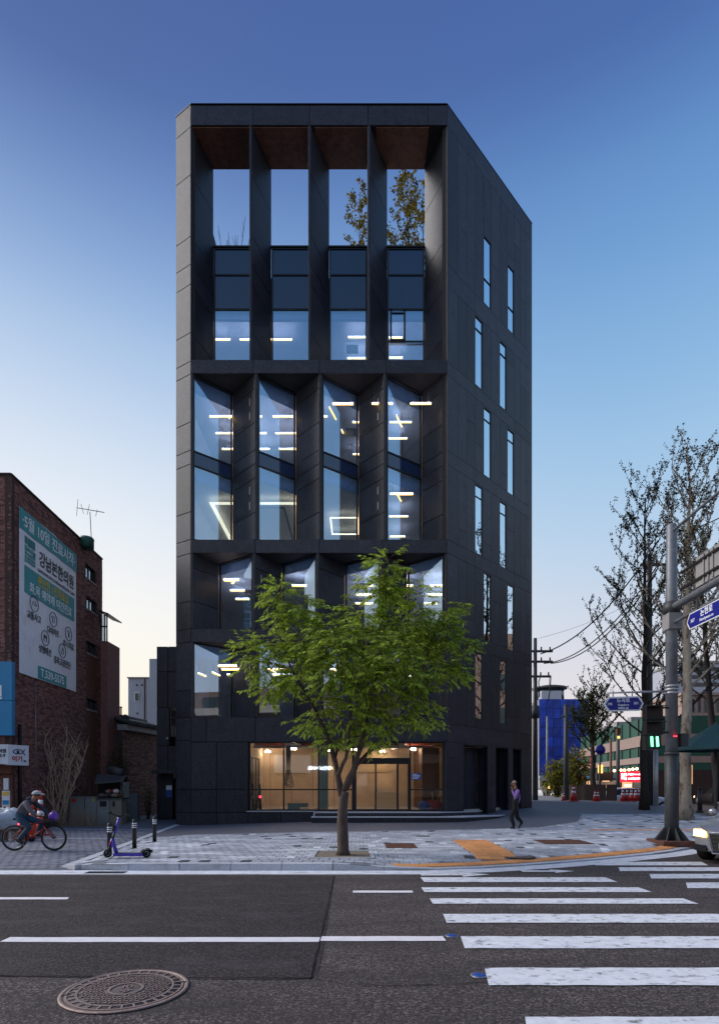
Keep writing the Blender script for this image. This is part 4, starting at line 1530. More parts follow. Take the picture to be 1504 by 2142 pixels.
# ============================================================ trees
random.seed(5)
def limb(mb, p, q, r0, r1, n=7, seg=4, wig=.06):
    pts, rs = [], []
    L = (q - p).length
    for i in range(seg + 1):
        t = i / seg
        w = wig * L * math.sin(t * PI)
        pts.append(p.lerp(q, t) + Vector((random.uniform(-w, w), random.uniform(-w, w), random.uniform(-w, w) * .4)))
        rs.append(lerp(r0, r1, t))
    mb.tube(pts, rs, n)
    return pts
def leaf(mb, p, d, L, W, nrm=None, fold=.0):
    d = d.normalized()
    s = d.cross(nrm if nrm else Vector((random.uniform(-1, 1), random.uniform(-1, 1), 1.2)))
    if s.length < 1e-4:
        s = d.orthogonal()
    s.normalize()
    m = p + d * L * .45
    dr = Vector((0, 0, -fold * L))
    mb.add([p, m + s * W, p + d * L + dr, m - s * W], [(0, 1, 2, 3)])
def street_tree():
    base = TREE.copy()
    base.z = zs(base.x, base.y) - .02
    o = empty('street_tree', base, 'young zelkova street tree in full green leaf in a paving pit', 'tree')
    T = MB()
    Y = base.y
    def pt(px, py, dy=0.):
        return P(px, py, Y + dy)
    # trunk and main forks, traced in depth
    T.smooth = True
    trunk = [base + Vector((0, 0, 0)), base + Vector((.0, 0, .12)), pt(716, 1720), pt(717, 1690), pt(719, 1668), pt(722, 1656)]
    T.tube(trunk, [.165, .125, .115, .10, .10, .085], 14)
    ends = []
    def br(pts, r0, r1, n=8):
        k = len(pts)
        T.tube(pts, [lerp(r0, r1, i / (k - 1)) for i in range(k)], n)
        ends.append((pts, r1))
    br([pt(715, 1665), pt(707, 1625, .05), pt(700, 1590, .1), pt(692, 1560, .15), pt(678, 1525, .2), pt(662, 1490, .25), pt(640, 1450, .4), pt(615, 1410, .5)], .072, .02)
    br([pt(708, 1620), pt(716, 1600, -.1), pt(724, 1585, -.2), pt(728, 1560, -.25), pt(731, 1520, -.3), pt(733, 1470, -.4), pt(728, 1400, -.5), pt(722, 1330, -.5)], .045, .014)
    br([pt(718, 1655), pt(728, 1630, -.05), pt(738, 1612, -.1), pt(746, 1590, -.15), pt(752, 1560, -.2), pt(764, 1520, -.2), pt(775, 1470, -.3), pt(790, 1400, -.3), pt(800, 1330, -.3)], .062, .018)
    br([pt(724, 1652), pt(736, 1625, .1), pt(746, 1600, .2), pt(765, 1580, .3), pt(785, 1560, .4), pt(806, 1540, .5), pt(835, 1500, .6), pt(865, 1450, .7), pt(890, 1400, .8)], .058, .016)
    br([pt(748, 1588), pt(758, 1555, .3), pt(768, 1520, .5), pt(772, 1480, .7), pt(770, 1400, .9), pt(765, 1320, 1.0)], .035, .012)
    br([pt(700, 1590), pt(708, 1560, .5), pt(715, 1520, .7), pt(700, 1450, .9), pt(680, 1370, 1.1)], .032, .01)
    br([pt(790, 1420), pt(800, 1350, -.4), pt(806, 1290, -.4), pt(808, 1230, -.4), pt(812, 1185, -.4)], .02, .008)
    br([pt(650, 1470), pt(610, 1400, .3), pt(585, 1330, .2), pt(575, 1270, .1), pt(590, 1232, .1)], .024, .008)
    br([pt(870, 1440), pt(895, 1370, .5), pt(910, 1320, .3), pt(922, 1280, .2)], .02, .008)
    L = MB()
    cr = random.Random(3)
    # crown lobes: centre (px, py, depth), radii in metres
    lobes = [(575, 1345, -.1, .62, .42), (545, 1385, -.3, .45, .32), (600, 1280, .1, .42, .34), (588, 1236, .1, .34, .26), (625, 1270, .0, .36, .32), (660, 1330, -.3, .7, .5), (700, 1300, .2, .55, .4), (740, 1340, -.6, .8, .55), (760, 1290, -.2, .6, .38), (806, 1222, -.4, .36, .5), (780, 1225, -.4, .30, .25), (814, 1184, -.4, .3, .26), (820, 1330, .2, .8, .5), (860, 1300, -.2, .6, .4), (872, 1250, .2, .30, .36), (926, 1278, .2, .34, .34), (900, 1320, .3, .62, .42), (940, 1345, .1, .5, .3), (975, 1352, .0, .2, .15), (915, 1390, -.3, .55, .42), (860, 1400, -.6, .8, .55), (780, 1420, -.7, .8, .5), (700, 1410, -.6, .75, .5), (625, 1400, -.4, .6, .42), (590, 1420, .2, .5, .36), (680, 1470, .2, .55, .32), (745, 1480, -.4, .6, .35), (830, 1470, -.3, .65, .38), (890, 1455, .1, .45, .3), (870, 1500, -.1, .5, .26), (800, 1510, -.2, .5, .26), (720, 1520, .2, .42, .22), (690, 1550, .0, .28, .14), (770, 1545, -.1, .36, .15), (640, 1355, .7, .7, .5), (760, 1370, .9, .9, .6), (860, 1360, .8, .7, .5), (930, 1310, .3, .4, .3), (520, 1360, -.1, .3, .16), (655, 1510, .1, .3, .2), (960, 1400, -.1, .2, .2), (560, 1440, -.1, .24, .2), (700, 1365, -.9, .7, .45), (820, 1370, -.9, .7, .45)]
    for px, py, dy, rx, rz_ in lobes:
        rx, rz_ = (rx, rz_) if rx < .4 else (rx * .86, rz_ * .74)
        c = pt(px, py, dy)
        nt_ = int(64 * rx * rz_ / .25) + 10
        for _ in range(nt_):
            u = Vector((cr.gauss(0, 1), cr.gauss(0, 1), cr.gauss(0, 1))).normalized()
            k = cr.random() ** .4
            a = c + Vector((u.x * rx, u.y * rx * .9, u.z * rz_)) * k
            out = Vector((u.x * 1.1, u.y * 1.1, u.z * .45 - .12)).normalized()
            tl = cr.uniform(.18, .40)
            e = a + out * tl + Vector((0, 0, -.05))
            T.tube([a - out * .1, a + out * tl * .5, e], [.005, .0035, .002], 3, cap=False)
            nl = cr.randint(9, 14)
            for i in range(nl):
                t = (i + .6) / nl
                q = a.lerp(e, t)
                side = out.cross(Vector((0, 0, 1)))
                side.normalize()
                d = out * .75 + side * (.85 if i % 2 else -.85) + Vector((cr.uniform(-.2, .2), cr.uniform(-.2, .2), cr.uniform(-.75, -.1)))
                leaf(L, q, d, cr.uniform(.085, .14), cr.uniform(.019, .029), Vector((cr.uniform(-.4, .4), cr.uniform(-.7, .2), 1)), .12)
    T.build('trunk', 'bark', o)
    L.build('crown', 'leaf', o)
    # paving pit round the foot
    pit = empty('tree_pit', base, 'square tree pit with stone frame and sandy soil round the zelkova', 'tree pit')
    z = zs(base.x, base.y)
    w = .58
    MB().bb(base.x - w, base.x + w, base.y - w + .1, base.y + w + .1, z - .03, z - .002).build('soil', 'soil', pit)
    for a in ((-w - .07, w + .07, -w - .07, -w), (-w - .07, w + .07, w, w + .07), (-w - .07, -w, -w, w), (w, w + .07, -w, w)):
        MB().bb(base.x + a[0], base.x + a[1], base.y + a[2] + .1, base.y + a[3] + .1, z - .03, z + .014).build('frame_stone', 'kerb', pit)
street_tree()
def ginkgo(name, base, tops, label, trunk_r, dens=1., m='bark_dark', leafm='leaf_bud', height=None, seed=1, bare=False, wide=1., leafn=3, up=.8, lsize=.05, tw=1.):
    """pruned street tree: straight leader, ascending branches set with tiny new leaves"""
    rr = random.Random(seed)
    o = empty(name, base, label, 'tree')
    T, L = MB(), MB()
    def grow(p, d, length, r, lev):
        seg = 5
        pts, rs = [p], [r]
        for i in range(seg):
            d = (d + Vector((rr.uniform(-.14, .14), rr.uniform(-.14, .14), .10 * up))).normalized()
            p = p + d * length / seg
            pts.append(p)
            rs.append(lerp(r, r * .3, (i + 1) / seg))
        T.tube(pts, rs, 5 if lev else 8, cap=False)
        if lev < 2:
            n = int((5 if lev == 0 else 4) * dens)
            for k in range(n):
                t = rr.uniform(.25, .95)
                i = min(seg - 1, int(t * seg))
                q = pts[i].lerp(pts[i + 1], t * seg - i)
                side = Vector((rr.gauss(0, 1), rr.gauss(0, 1), 0)).normalized()
                dd = (d * .6 + side * .75 * wide + Vector((0, 0, .25))).normalized()
                grow(q, dd, length * rr.uniform(.38, .6), r * .45, lev + 1)
        if not bare and lev >= 1 or (not bare and lev == 0):
            steps = max(3, int(length / .075))
            for k in range(steps):
                t = rr.uniform(.15, 1)
                i = min(seg - 1, int(t * seg))
                q = pts[i].lerp(pts[i + 1], t * seg - i)
                for _ in range(leafn):
                    dd = Vector((rr.gauss(0, 1), rr.gauss(0, 1), rr.gauss(0, .8) + .3))
                    leaf(L, q + dd.normalized() * .02, dd, lsize * rr.uniform(.7, 1.4), lsize * .45)
    zt = tops[0]
    h = zt - base[2]
    B = Vector(base)
    spine = [B]
    rs = [trunk_r * 1.5]
    lean = tops[1]
    n = 14
    for i in range(1, n + 1):
        t = i / n
        spine.append(B + Vector((lean[0] * t + rr.uniform(-.05, .05), lean[1] * t + rr.uniform(-.05, .05), h * t)))
        rs.append(trunk_r * lerp(1, .12, t ** 1.2))
    T.tube(spine, rs, 12)
    nb = tops[2]
    for k in range(nb):
        t = lerp(tops[3], .97, (k + rr.random()) / nb)
        i = min(n - 1, int(t * n))
        q = spine[i].lerp(spine[i + 1], t * n - i)
        a = k * 2.399 + rr.uniform(-.4, .4)
        sp = lerp(1.0, .35, t)
        d = Vector((math.cos(a) * sp, math.sin(a) * sp, up * .55)).normalized()
        grow(q, d, tops[4] * lerp(1.0, .38, t ** 1.4) * rr.uniform(.8, 1.15), trunk_r * .30 * lerp(1, .4, t) * tw, 0)
    T.build('trunk', m, o)
    if L.f:
        L.build('crown', leafm, o)
    return o
# ============================================================ left side: brick block, low houses, alley furniture
random.seed(31)
def brick_wall(A, B, z0, z1, parent, holes=(), m='brick', bw=.21, bh=.065, mort='mortar', jit=.004, name='bricks'):
    """courses of single bricks standing proud of a mortar wall (outside right hand of A->B); holes in (u0,u1,z0,z1)"""
    A, B = Vector((A[0], A[1])), Vector((B[0], B[1]))
    d = B - A
    L = d.length
    d = d / L
    n = Vector((d.y, -d.x))
    us = sorted({0, L} | {h[0] for h in holes} | {h[1] for h in holes})
    w = MB()
    for a, b in zip(us, us[1:]):
        hs = sorted((h[2], h[3]) for h in holes if h[0] <= (a + b) / 2 <= h[1])
        z = z0
        for c, e in hs + [(z1, z1)]:
            if c > z + .001:
                p, q = A + d * a - n * .012, A + d * b - n * .012
                w.hexa([vz(p, z), vz(q, z), vz(q - n * .2, z), vz(p - n * .2, z)], [vz(p, c), vz(q, c), vz(q - n * .2, c), vz(p - n * .2, c)])
            z = max(z, e)
    w.build('wall', mort, parent)
    mb = MB()
    rows = int((z1 - z0) / bh)
    for r in range(rows):
        za, zb = z0 + r * bh + .006, z0 + (r + 1) * bh - .006
        u = -bw * .5 * (r % 2)
        while u < L:
            a, b = max(u, 0) + .004, min(u + bw, L) - .004
            u += bw
            if b - a < .03:
                continue
            zc = (za + zb) / 2
            if any(h[0] < b and a < h[1] and h[2] < zc < h[3] for h in holes):
                continue
            j = random.uniform(-jit, jit)
            p, q = A + d * a + n * j, A + d * b + n * j
            pi, qi = A + d * a - n * .014, A + d * b - n * .014
            mb.add([vz(p, za), vz(q, za), vz(q, zb), vz(p, zb), vz(pi, za), vz(qi, za), vz(qi, zb), vz(pi, zb)], [(0, 1, 2, 3), (4, 0, 3, 7), (1, 5, 6, 2), (3, 2, 6, 7), (0, 4, 5, 1)])
    o = mb.build(name, m, parent)
    o['kind'] = 'stuff'
    return o
# ---- brick block
NY_, FY_ = 20.0, 27.6
BX = XA(24, NY_)
BX2 = XA(215, FY_)
zt_b = ZA(993, NY_)
brk = empty('brick_building', (BX - 2, NY_, 0), 'dark red brick block of flats carrying a large clinic banner', 'building')
def bu(px):
    """distance along the side wall seen at column px"""
    k = (px - CX) / F
    dx, dy = BX2 - BX, FY_ - NY_
    L = math.hypot(dx, dy)
    t = (k * NY_ - BX) / (dx - k * dy)
    return t * L, NY_ + dy * t
BL = math.hypot(BX2 - BX, FY_ - NY_)
bd = Vector((BX2 - BX, FY_ - NY_)).normalized()
bn = Vector((bd.y, -bd.x))
def bw_pt(px, py, out=.0):
    u, Y = bu(px)
    z = ZA(py, Y)
    v = Vector((BX, NY_)) + bd * u + bn * out
    return Vector((v.x, v.y, z))
wins = [(181, 201, 1178, 1207), (183, 203, 1247, 1272), (183, 202, 1340, 1364), (183, 204, 1460, 1482)]
holes = []
for x0, x1, y0, y1 in wins:
    u0, Ya = bu(x0)
    u1, Yb = bu(x1)
    holes.append((u0, u1, ZA(y1, Ya), ZA(y0, Ya)))
brick_wall((BX, NY_), (BX2, FY_), 0.0, zt_b, brk, holes)
brick_wall((BX - 3.2, NY_), (BX, NY_), 0.0, zt_b, brk, name='front_bricks')
MB().bb(BX - 3.2, BX - .25, FY_ - .3, FY_, 0, zt_b - .05).build('rear_wall', 'mortar', brk)
MB().bb(BX - 3.2, BX - .25, NY_ + .3, FY_ - .3, zt_b - .5, zt_b - .3).build('roof', 'concrete', brk)
cp = MB()
for a, b in ((Vector((BX - 3.2, NY_)), Vector((BX, NY_))), (Vector((BX, NY_)), Vector((BX2, FY_)))):
    d = (b - a).normalized()
    n = Vector((d.y, -d.x))
    q = [a + n * .03 - d * .0, b + n * .03, b - n * .22, a - n * .22]
    cp.hexa([vz(v, zt_b + .002) for v in q], [vz(v, zt_b + .06) for v in q])
cp.build('coping', 'mortar', brk)
for (u0, u1, z0, z1) in holes:
    a, b = Vector((BX, NY_)) + bd * u0 - bn * .08, Vector((BX, NY_)) + bd * u1 - bn * .08
    w = window('window', a, b, z0, z1, 'glass_pane_small', (), .05, ub=((u1 - u0) / 2,), parent=brk)
    q = [a - bn * .09, b - bn * .09, b - bn * .11, a - bn * .11]
    MB().hexa([vz(v, z0) for v in q], [vz(v, z1) for v in q]).build('curtain', 'grey_wall', w)
    q = [a + bn * .12 - bd * .06, b + bn * .12 + bd * .06, b - bd * -.06, a - bd * .06]
    MB().hexa([vz(v, z0 - .07) for v in q], [vz(v, z0 - .012) for v in q]).build('sill', 'concrete', w)
# smooth render strip under the small windows
ua, ub_ = bu(181)[0], bu(203)[0]
a, b = Vector((BX, NY_)) + bd * ua, Vector((BX, NY_)) + bd * ub_
for z0, z1 in ((ZA(1455, 26.5) * 0 + .6, holes[3][2] - .1), (holes[3][3] + .05, holes[2][2] - .1)):
    MB().hexa([vz(a + bn * .012, z0), vz(b + bn * .012, z0), vz(b - bn * .01, z0), vz(a - bn * .01, z0)], [vz(a + bn * .012, z1), vz(b + bn * .012, z1), vz(b - bn * .01, z1), vz(a - bn * .01, z1)]).build('render_strip', 'rust', brk)
# glazed bay at the back corner
p = Vector((BX2, FY_))
bay = empty('glazed_bay', (p.x, p.y, ZA(1360, 27.6)), 'small glazed balcony bay on the rear corner of the brick block', 'balcony')
zb0, zb1, zb2 = ZA(1420, 27.3), ZA(1344, 27.3), ZA(1289, 27.3)
X0_, X1_ = XA(217, 27.3), XA(231, 27.3)
MB().bb(X0_, X1_, 27.0, 28.4, 0.0, zb1).build('base_wall', 'brick', bay)
fr = MB()
for x in (X0_, (X0_ + X1_) / 2, X1_ - .04):
    fr.bb(x, x + .04, 27.0, 27.05, zb1, zb2)
fr.bb(X0_ + .04, X1_ - .04, 27.001, 27.049, lerp(zb1, zb2, .52), lerp(zb1, zb2, .57))
fr = fr.build('frame', 'dark_metal', bay)
MB().bb(X0_ + .02, X1_ - .02, 27.02, 27.03, zb1, zb2).build('pane', 'glass_pane_small', fr)
MB().hexa([(X0_ - .05, 26.85, zb2 + .12), (X1_ + .1, 26.85, zb2 - .04), (X1_ + .1, 28.4, zb2 - .04), (X0_ - .05, 28.4, zb2 + .12)], [(X0_ - .05, 26.85, zb2 + .18), (X1_ + .1, 26.85, zb2 + .02), (X1_ + .1, 28.4, zb2 + .02), (X0_ - .05, 28.4, zb2 + .18)]).build('roof', 'dark_metal', bay)
# green roof tank and television aerial
p = P(187, 1150, 25.5)
tank = empty('roof_tank', (p.x, p.y, zt_b), 'green water tank peeping over the brick parapet', 'water tank')
MB().lathe((p.x - .1, p.y, zt_b - .3), [(.30, 0), (.30, .42), (.27, .46), (.1, .48)], 20).build('tank', 'green_band', tank)
MB().lathe((p.x - .1, p.y, zt_b - .3), [(.312, .36), (.312, .40)], 20).build('band', 'teal_paint', tank)
aer = empty('tv_aerial', (XA(193, 26), 26, zt_b - .3), 'television aerial on a thin mast above the brick roof', 'aerial')
tp = P(189, 1066, 26)
MB().tube([(XA(194, 26), 26, zt_b - .3), (XA(192, 26), 26, ZA(1130, 26)), (tp.x, 26, tp.z - .1)], .018, 6).build('mast', 'steel_dark', aer)
MB().tube([P(161, 1062, 25.9), P(219, 1072, 26.1)], .016, 6).build('boom', 'steel_dark', aer)
for a, b in (((164, 1044), (161, 1079)), ((170, 1054), (176, 1075)), ((188, 1055), (183, 1077)), ((204, 1066), (201, 1080))):
    MB().tube([P(*a, 25.8), P(*b, 26.2)], .010, 5).build('element', 'steel_dark', aer)
# banner
ban = empty('clinic_banner', bw_pt(36, 1240), 'tall teal and white clinic banner with Korean lettering on the brick wall', 'banner')
c00, c10, c11, c01 = bw_pt(38, 1406.5, .05), bw_pt(158, 1449.5, .05), bw_pt(157.5, 1160.5, .05), bw_pt(36, 1055, .05)
zb_, zt_ = c00.z, c01.z
u_ax = (c10 - c00)
u_ax.z = 0
BW = u_ax.length
u_ax.normalize()
nb3 = Vector((bn.x, bn.y, 0))
def bpt(u, v, out=0.):
    """u 0..1 across, v 0..1 up the banner"""
    return c00 + u_ax * (BW * u) + Vector((0, 0, (zt_ - zb_) * v)) + nb3 * out
BH = zt_ - zb_
def bquad(name, u0, u1, v0, v1, m, out, wavy=0, parent=ban):
    mb = MB()
    n = 14 if wavy else 1
    rr = random.Random(4)
    tv = [v1 + (rr.uniform(-.004, .004) if wavy else 0) for _ in range(n + 1)]
    for i in range(n):
        a, b = lerp(u0, u1, i / n), lerp(u0, u1, (i + 1) / n)
        o1, o2 = out + (.012 * math.sin(i * 1.7) if wavy else 0), out + (.012 * math.sin((i + 1) * 1.7) if wavy else 0)
        f_ = [bpt(a, v0, o1), bpt(b, v0, o2), bpt(b, tv[i + 1], o2), bpt(a, tv[i], o1)]
        mb.hexa([q - nb3 * .004 for q in f_], f_)
    return mb.build(name, m, parent)
bquad('cloth', 0, 1, 0, 1, 'banner_cloth', 0, 1)
bquad('top_band', 0, 1, .868, .996, 'banner_teal', .018, 0)
bquad('middle_band', .07, .95, .50, .665, 'banner_teal', .018, 0)
bquad('phone_tab', .28, .79, .004, .085, 'banner_teal', .018, 0)
def btext(body, u, v, size, m, sx=1., bold=.004, out=.024):
    return put_text('lettering', body, size, m, ban, bpt(u, v, out), u_ax, (0, 0, 1), .003, sx=sx, bold=bold)
btext('·5월 10일 진료시작·', .5, .926, BW * .125, 'ink_white', .92, .006)
btext('강남본한의원', .62, .765, BW * .142, 'ink', .82, .008)
btext('GANGNAM BON KOREAN MEDICINE CLINIC', .62, .692, BW * .040, 'ink', .85, .0)['kind'] = 'stuff'
btext('편안한 1인치료실', .55, .618, BW * .096, 'ink_yellow', .80, .008)
btext('화,목 예약제 야간진료', .52, .545, BW * .096, 'ink_white', .86, .006)
for t_, u_, v_ in (('교통사고', .22, .375), ('다이어트', .54, .345), ('추나치료', .83, .305), ('성형매선', .40, .195), ('경옥고공진단', .71, .165)):
    btext(t_, u_, v_, BW * .074, 'ink', .80, .004)
    uu, vv = u_ + .0, v_ + .085
    mb = MB()
    rad = .052 * BW * 1.25
    ctr = bpt(uu, vv, .024)
    ring_pts = [ctr + u_ax * (rad * math.cos(t)) + Vector((0, 0, rad * math.sin(t))) for t in [2 * PI * i / 20 for i in range(20)]]
    mb.tube(ring_pts, .012, 5, closed=True)
    mb.build('icon_ring', 'ink', ban)
    mb = MB()
    rr = rad * .5
    if t_ == '교통사고':
        prof = [(-1, -.3), (-1, .1), (-.6, .2), (-.3, .6), (.4, .6), (.7, .2), (1, .1), (1, -.3)]
    elif t_ == '다이어트':
        prof = [(-.9, .7), (-.5, .9), (0, .6), (.5, .9), (.9, .7), (.5, .2), (.5, -.8), (-.5, -.8), (-.5, .2)]
    elif t_ == '추나치료':
        prof = [(-.8, .8), (.6, .8), (.8, .4), (.2, .3), (.5, -.9), (0, -.9), (-.1, .2)]
    elif t_ == '성형매선':
        prof = [(-.8, -.8), (-.7, .8), (-.4, .8), (-.2, -.2), (0, .8), (.3, .8), (.4, -.2), (.7, .8), (.8, -.8)]
    else:
        prof = [(-.7, -.8), (-.7, -.2), (0, .0), (-.2, .8), (.3, .9), (.5, .1), (.8, -.4), (.6, -.8)]
    mb.tube([ctr + u_ax * (rr * x) + Vector((0, 0, rr * y)) for x, y in prof], .010, 5, closed=True)
    mb.build('icon', 'ink', ban)
btext('T.539-5575', .535, .043, BW * .098, 'ink_white', .92, .006)
# stacked-bar emblem
for u0, u1, v0, v1, m in ((.075, .115, .80, .845, 'banner_logo'), (.125, .235, .795, .845, 'banner_logo'), (.075, .11, .755, .79, 'banner_teal'), (.115, .20, .762, .783, 'banner_teal'), (.075, .24, .735, .75, 'banner_teal'), (.205, .24, .752, .78, 'banner_logo'), (.075, .10, .685, .73, 'banner_teal'), (.11, .24, .712, .727, 'banner_teal'), (.11, .24, .692, .705, 'banner_teal')):
    bquad('emblem_bar', u0, u1, v0, v1, m, .022)
# signs on the corner
sg = empty('blue_sign', (XA(0, 19.8), 19.8, ZA(1538, 19.8)), 'big sky blue sign panel on the brick corner', 'sign')
MB().bb(XA(-60, 19.75), XA(27, 19.75), 19.72, 19.9, ZA(1465, 19.75) , ZA(1384, 19.75)).build('upper_panel', 'sky_sign', sg)
MB().bb(XA(-60, 19.75), XA(27, 19.75), 19.72, 19.9, ZA(1538, 19.75), ZA(1466, 19.75)).build('lower_panel', 'sky_sign', sg)
put_text('lettering', '빌', .50, 'ink_white', sg, (XA(-7, 19.7), 19.712, ZA(1450, 19.7)), (1, 0, 0), (0, 0, 1), .006, bold=.012)
ws = empty('white_corner_sign', (XA(20, 19.6), 19.6, ZA(1600, 19.6)), 'white box sign with a fish shaped eye logo above the corner entrance', 'sign')
y_ = 19.3
MB().bb(XA(-60, y_), XA(18, y_), y_, 19.9, ZA(1598, y_), ZA(1557, y_)).build('left_face', 'sign_white', ws)
a, b = Vector((XA(18.5, y_), y_)), Vector((XA(54, 19.7), 19.9))
d = (b - a).normalized()
n = Vector((d.y, -d.x))
zb0, zt0 = ZA(1600, y_), ZA(1557.5, y_)
MB().hexa([vz(a, zb0), vz(b, zb0), vz(b - n * .2, zb0), vz(a - n * .2, zb0)], [vz(a, zt0), vz(b, zt0), vz(b - n * .2, zt0), vz(a - n * .2, zt0)]).build('right_face', 'sign_white', ws)
ud = Vector((d.x, d.y, 0))
cc = vz(a.lerp(b, .5) + n * .012, lerp(zb0, zt0, .66))
def eye(pts, closed=True, r=.014, m='ink_blue'):
    MB().tube([cc + ud * x + Vector((0, 0, y)) for x, y in pts], r, 5, closed=closed).build('logo', m, ws)
eye([(.16 * math.cos(t) - .03, .075 * math.sin(t) * (1.1 if math.sin(t) > 0 else .9)) for t in [2 * PI * i / 24 for i in range(24)]])
eye([(.10, .05), (.21, -.10)], False)
eye([(.10, -.05), (.21, .10)], False)
eye([(.03 * math.cos(t) - .03, .035 * math.sin(t)) for t in [2 * PI * i / 10 for i in range(10)]], True, .02)
put_text('lettering', '이기', .20, 'ink_red', ws, vz(a.lerp(b, .42) + n * .014, lerp(zb0, zt0, .30)), ud, (0, 0, 1), .004, bold=.006)
put_text('lettering', '5F', .09, 'ink_blue', ws, vz(a.lerp(b, .80) + n * .014, lerp(zb0, zt0, .2)), ud, (0, 0, 1), .004, bold=.004)
put_text('lettering', '여명\n3-9', .15, 'ink', ws, (XA(6, y_), y_ - .006, ZA(1576, y_)), (1, 0, 0), (0, 0, 1), .004, bold=.004)
# entrance under the sign
MB().bb(XA(-60, 19.9), XA(30, 19.9), 19.75, 19.98, ZA(1618, 19.9), ZA(1600, 19.9)).build('entrance_lintel', 'rust', brk)
MB().bb(XA(4, 19.9), XA(26, 19.9), 19.9, 19.985, .02, ZA(1618, 19.9)).build('entrance_door', 'rust', brk)
ps = empty('standing_poster', (XA(14, 18.5), 18.5, 0), 'small framed poster standing on wooden legs by the corner entrance', 'poster')
MB().bb(XA(7, 18.5), XA(23, 18.5), 18.45, 18.48, ZA(1687, 18.5), ZA(1654, 18.5)).build('board', 'sign_white', ps)
MB().bb(XA(8.5, 18.5), XA(21.5, 18.5), 18.44, 18.448, ZA(1664, 18.5), ZA(1656, 18.5)).build('picture', 'ink_yellow', ps)
MB().bb(XA(8.5, 18.5), XA(21.5, 18.5), 18.44, 18.448, ZA(1683, 18.5), ZA(1674, 18.5)).build('picture', 'sky_sign', ps)
for px in (8.5, 16, 21):
    MB().bb(XA(px - .9, 18.5), XA(px + .9, 18.5), 18.46, 18.5, 0.01, ZA(1687, 18.5)).build('leg', 'plywood', ps)
tag(MB().bb(XA(10, 19.7), XA(20, 19.7), 19.65, 19.7, ZA(1652, 19.7), ZA(1628, 19.7)).build('door_notice', 'sign_white', None), 'narrow white notice fixed to the brown entrance door', 'notice')
# downpipe and bare climbing shrub against the wall
pp = bw_pt(39.5, 1520, .06)
MB().tube([(pp.x, pp.y, 0.02), (pp.x, pp.y, ZA(1515, pp.y))], .06, 8).build('downpipe', 'black_paint', brk)
for px, y0, y1 in ((75, 1425, 1690),):
    a_, b_ = bw_pt(px, y0, .02), bw_pt(px, y1, .02)
    MB().tube([(a_.x, a_.y, a_.z), (a_.x, a_.y, max(.05, b_.z))], .012, 5).build('wall_cable', 'steel', brk)
sh = empty('bare_shrub', (-11.6, 22.6, 0), 'tall leafless shrub with many pale stems against the brick wall', 'shrub')
T = MB()
rr = random.Random(8)
Bs = Vector((-11.55, 22.3, .02))
for k in range(15):
    b = Bs + Vector((rr.uniform(-.35, .35), rr.uniform(-.2, .2), 0))
    tx = rr.uniform(-1.15, 1.3)
    hgt = rr.uniform(2.6, 4.3) * (1 - abs(tx) * .16)
    pts = [b]
    rs = [.032]
    n = 9
    for i in range(1, n + 1):
        t = i / n
        pts.append(b + Vector((tx * t ** 1.2 + rr.uniform(-.05, .05), -.25 * t + rr.uniform(-.06, .06), hgt * t)))
        rs.append(lerp(.03, .007, t))
    T.tube(pts, rs, 6)
    for i in range(3, n):
        for _ in range(1 if i < 6 else 2):
            q = pts[i]
            e = q + Vector((rr.uniform(-.4, .4), rr.uniform(-.2, .1), rr.uniform(.3, .75)))
            m_ = q.lerp(e, .5) + Vector((rr.uniform(-.06, .06), 0, rr.uniform(-.03, .08)))
            T.tube([q, m_, e], [.012, .008, .004], 5, cap=False)
T.build('stems', 'twig_pale', sh)
T = MB()
for k in range(260):
    b = Bs + Vector((rr.gauss(.75, .35), rr.gauss(-.1, .25), 0))
    e = b + Vector((rr.gauss(0, .12), rr.gauss(0, .12), rr.uniform(.25, .85)))
    T.tube([b, b.lerp(e, .5) + Vector((rr.uniform(-.04, .04), 0, 0)), e], [.006, .004, .002], 3, cap=False)
tag(T.build('dry_grass', 'twig_pale', None), kind='stuff', label='dry brown grass tuft at the foot of the bare shrub', cat='grass')
MB().add([(Bs.x - 1.2, 21.6, .018), (Bs.x + 1.9, 21.6, .018), (Bs.x + 2.2, 23.2, .018), (Bs.x - 1.2, 23.4, .018)], [(0, 1, 2, 3)]).build('planting_soil', 'soil', alley)
# ---- grey cabinets, shelf with awning and piled goods
def cab(name, x0, x1, y0, y1, h, m, lab, cat='cabinet'):
    o = empty(name, ((x0 + x1) / 2, (y0 + y1) / 2, .012), lab, cat)
    MB().bb(x0, x1, y0, y1, .012, h).build('body', m, o, bevel=.012)
    MB().bb(x0 + .03, x1 - .03, y0 - .012, y0, .07, h - .05).build('door', m, o)
    MB().bb(x0 - .02, x1 + .02, y0 - .025, y1 + .02, h + .001, h + .03).build('lid', m, o)
    return o
Yc = 23.2
c1 = cab('grey_cabinet', XA(146, Yc), XA(177, Yc), Yc, Yc + .5, ZA(1668, Yc), 'box_grey', 'low grey street cabinet with an orange sticker')
MB().bb(XA(151, Yc), XA(161, Yc), Yc - .018, Yc - .013, ZA(1678, Yc), ZA(1671, Yc)).build('sticker', 'orange_plastic', c1)
c2 = cab('grey_cabinet', XA(178, Yc), XA(204, Yc), Yc, Yc + .5, ZA(1668, Yc), 'box_grey', 'low grey street cabinet with a yellow tag')
MB().bb(XA(195, Yc), XA(200, Yc), Yc - .018, Yc - .013, ZA(1676, Yc), ZA(1671, Yc)).build('tag', 'ink_yellow', c2)
c3 = cab('grey_cabinet', XA(205, Yc), XA(231, Yc), Yc - .05, Yc + .5, ZA(1674, Yc), 'box_grey', 'grey street cabinet with a dark vent under the shelf')
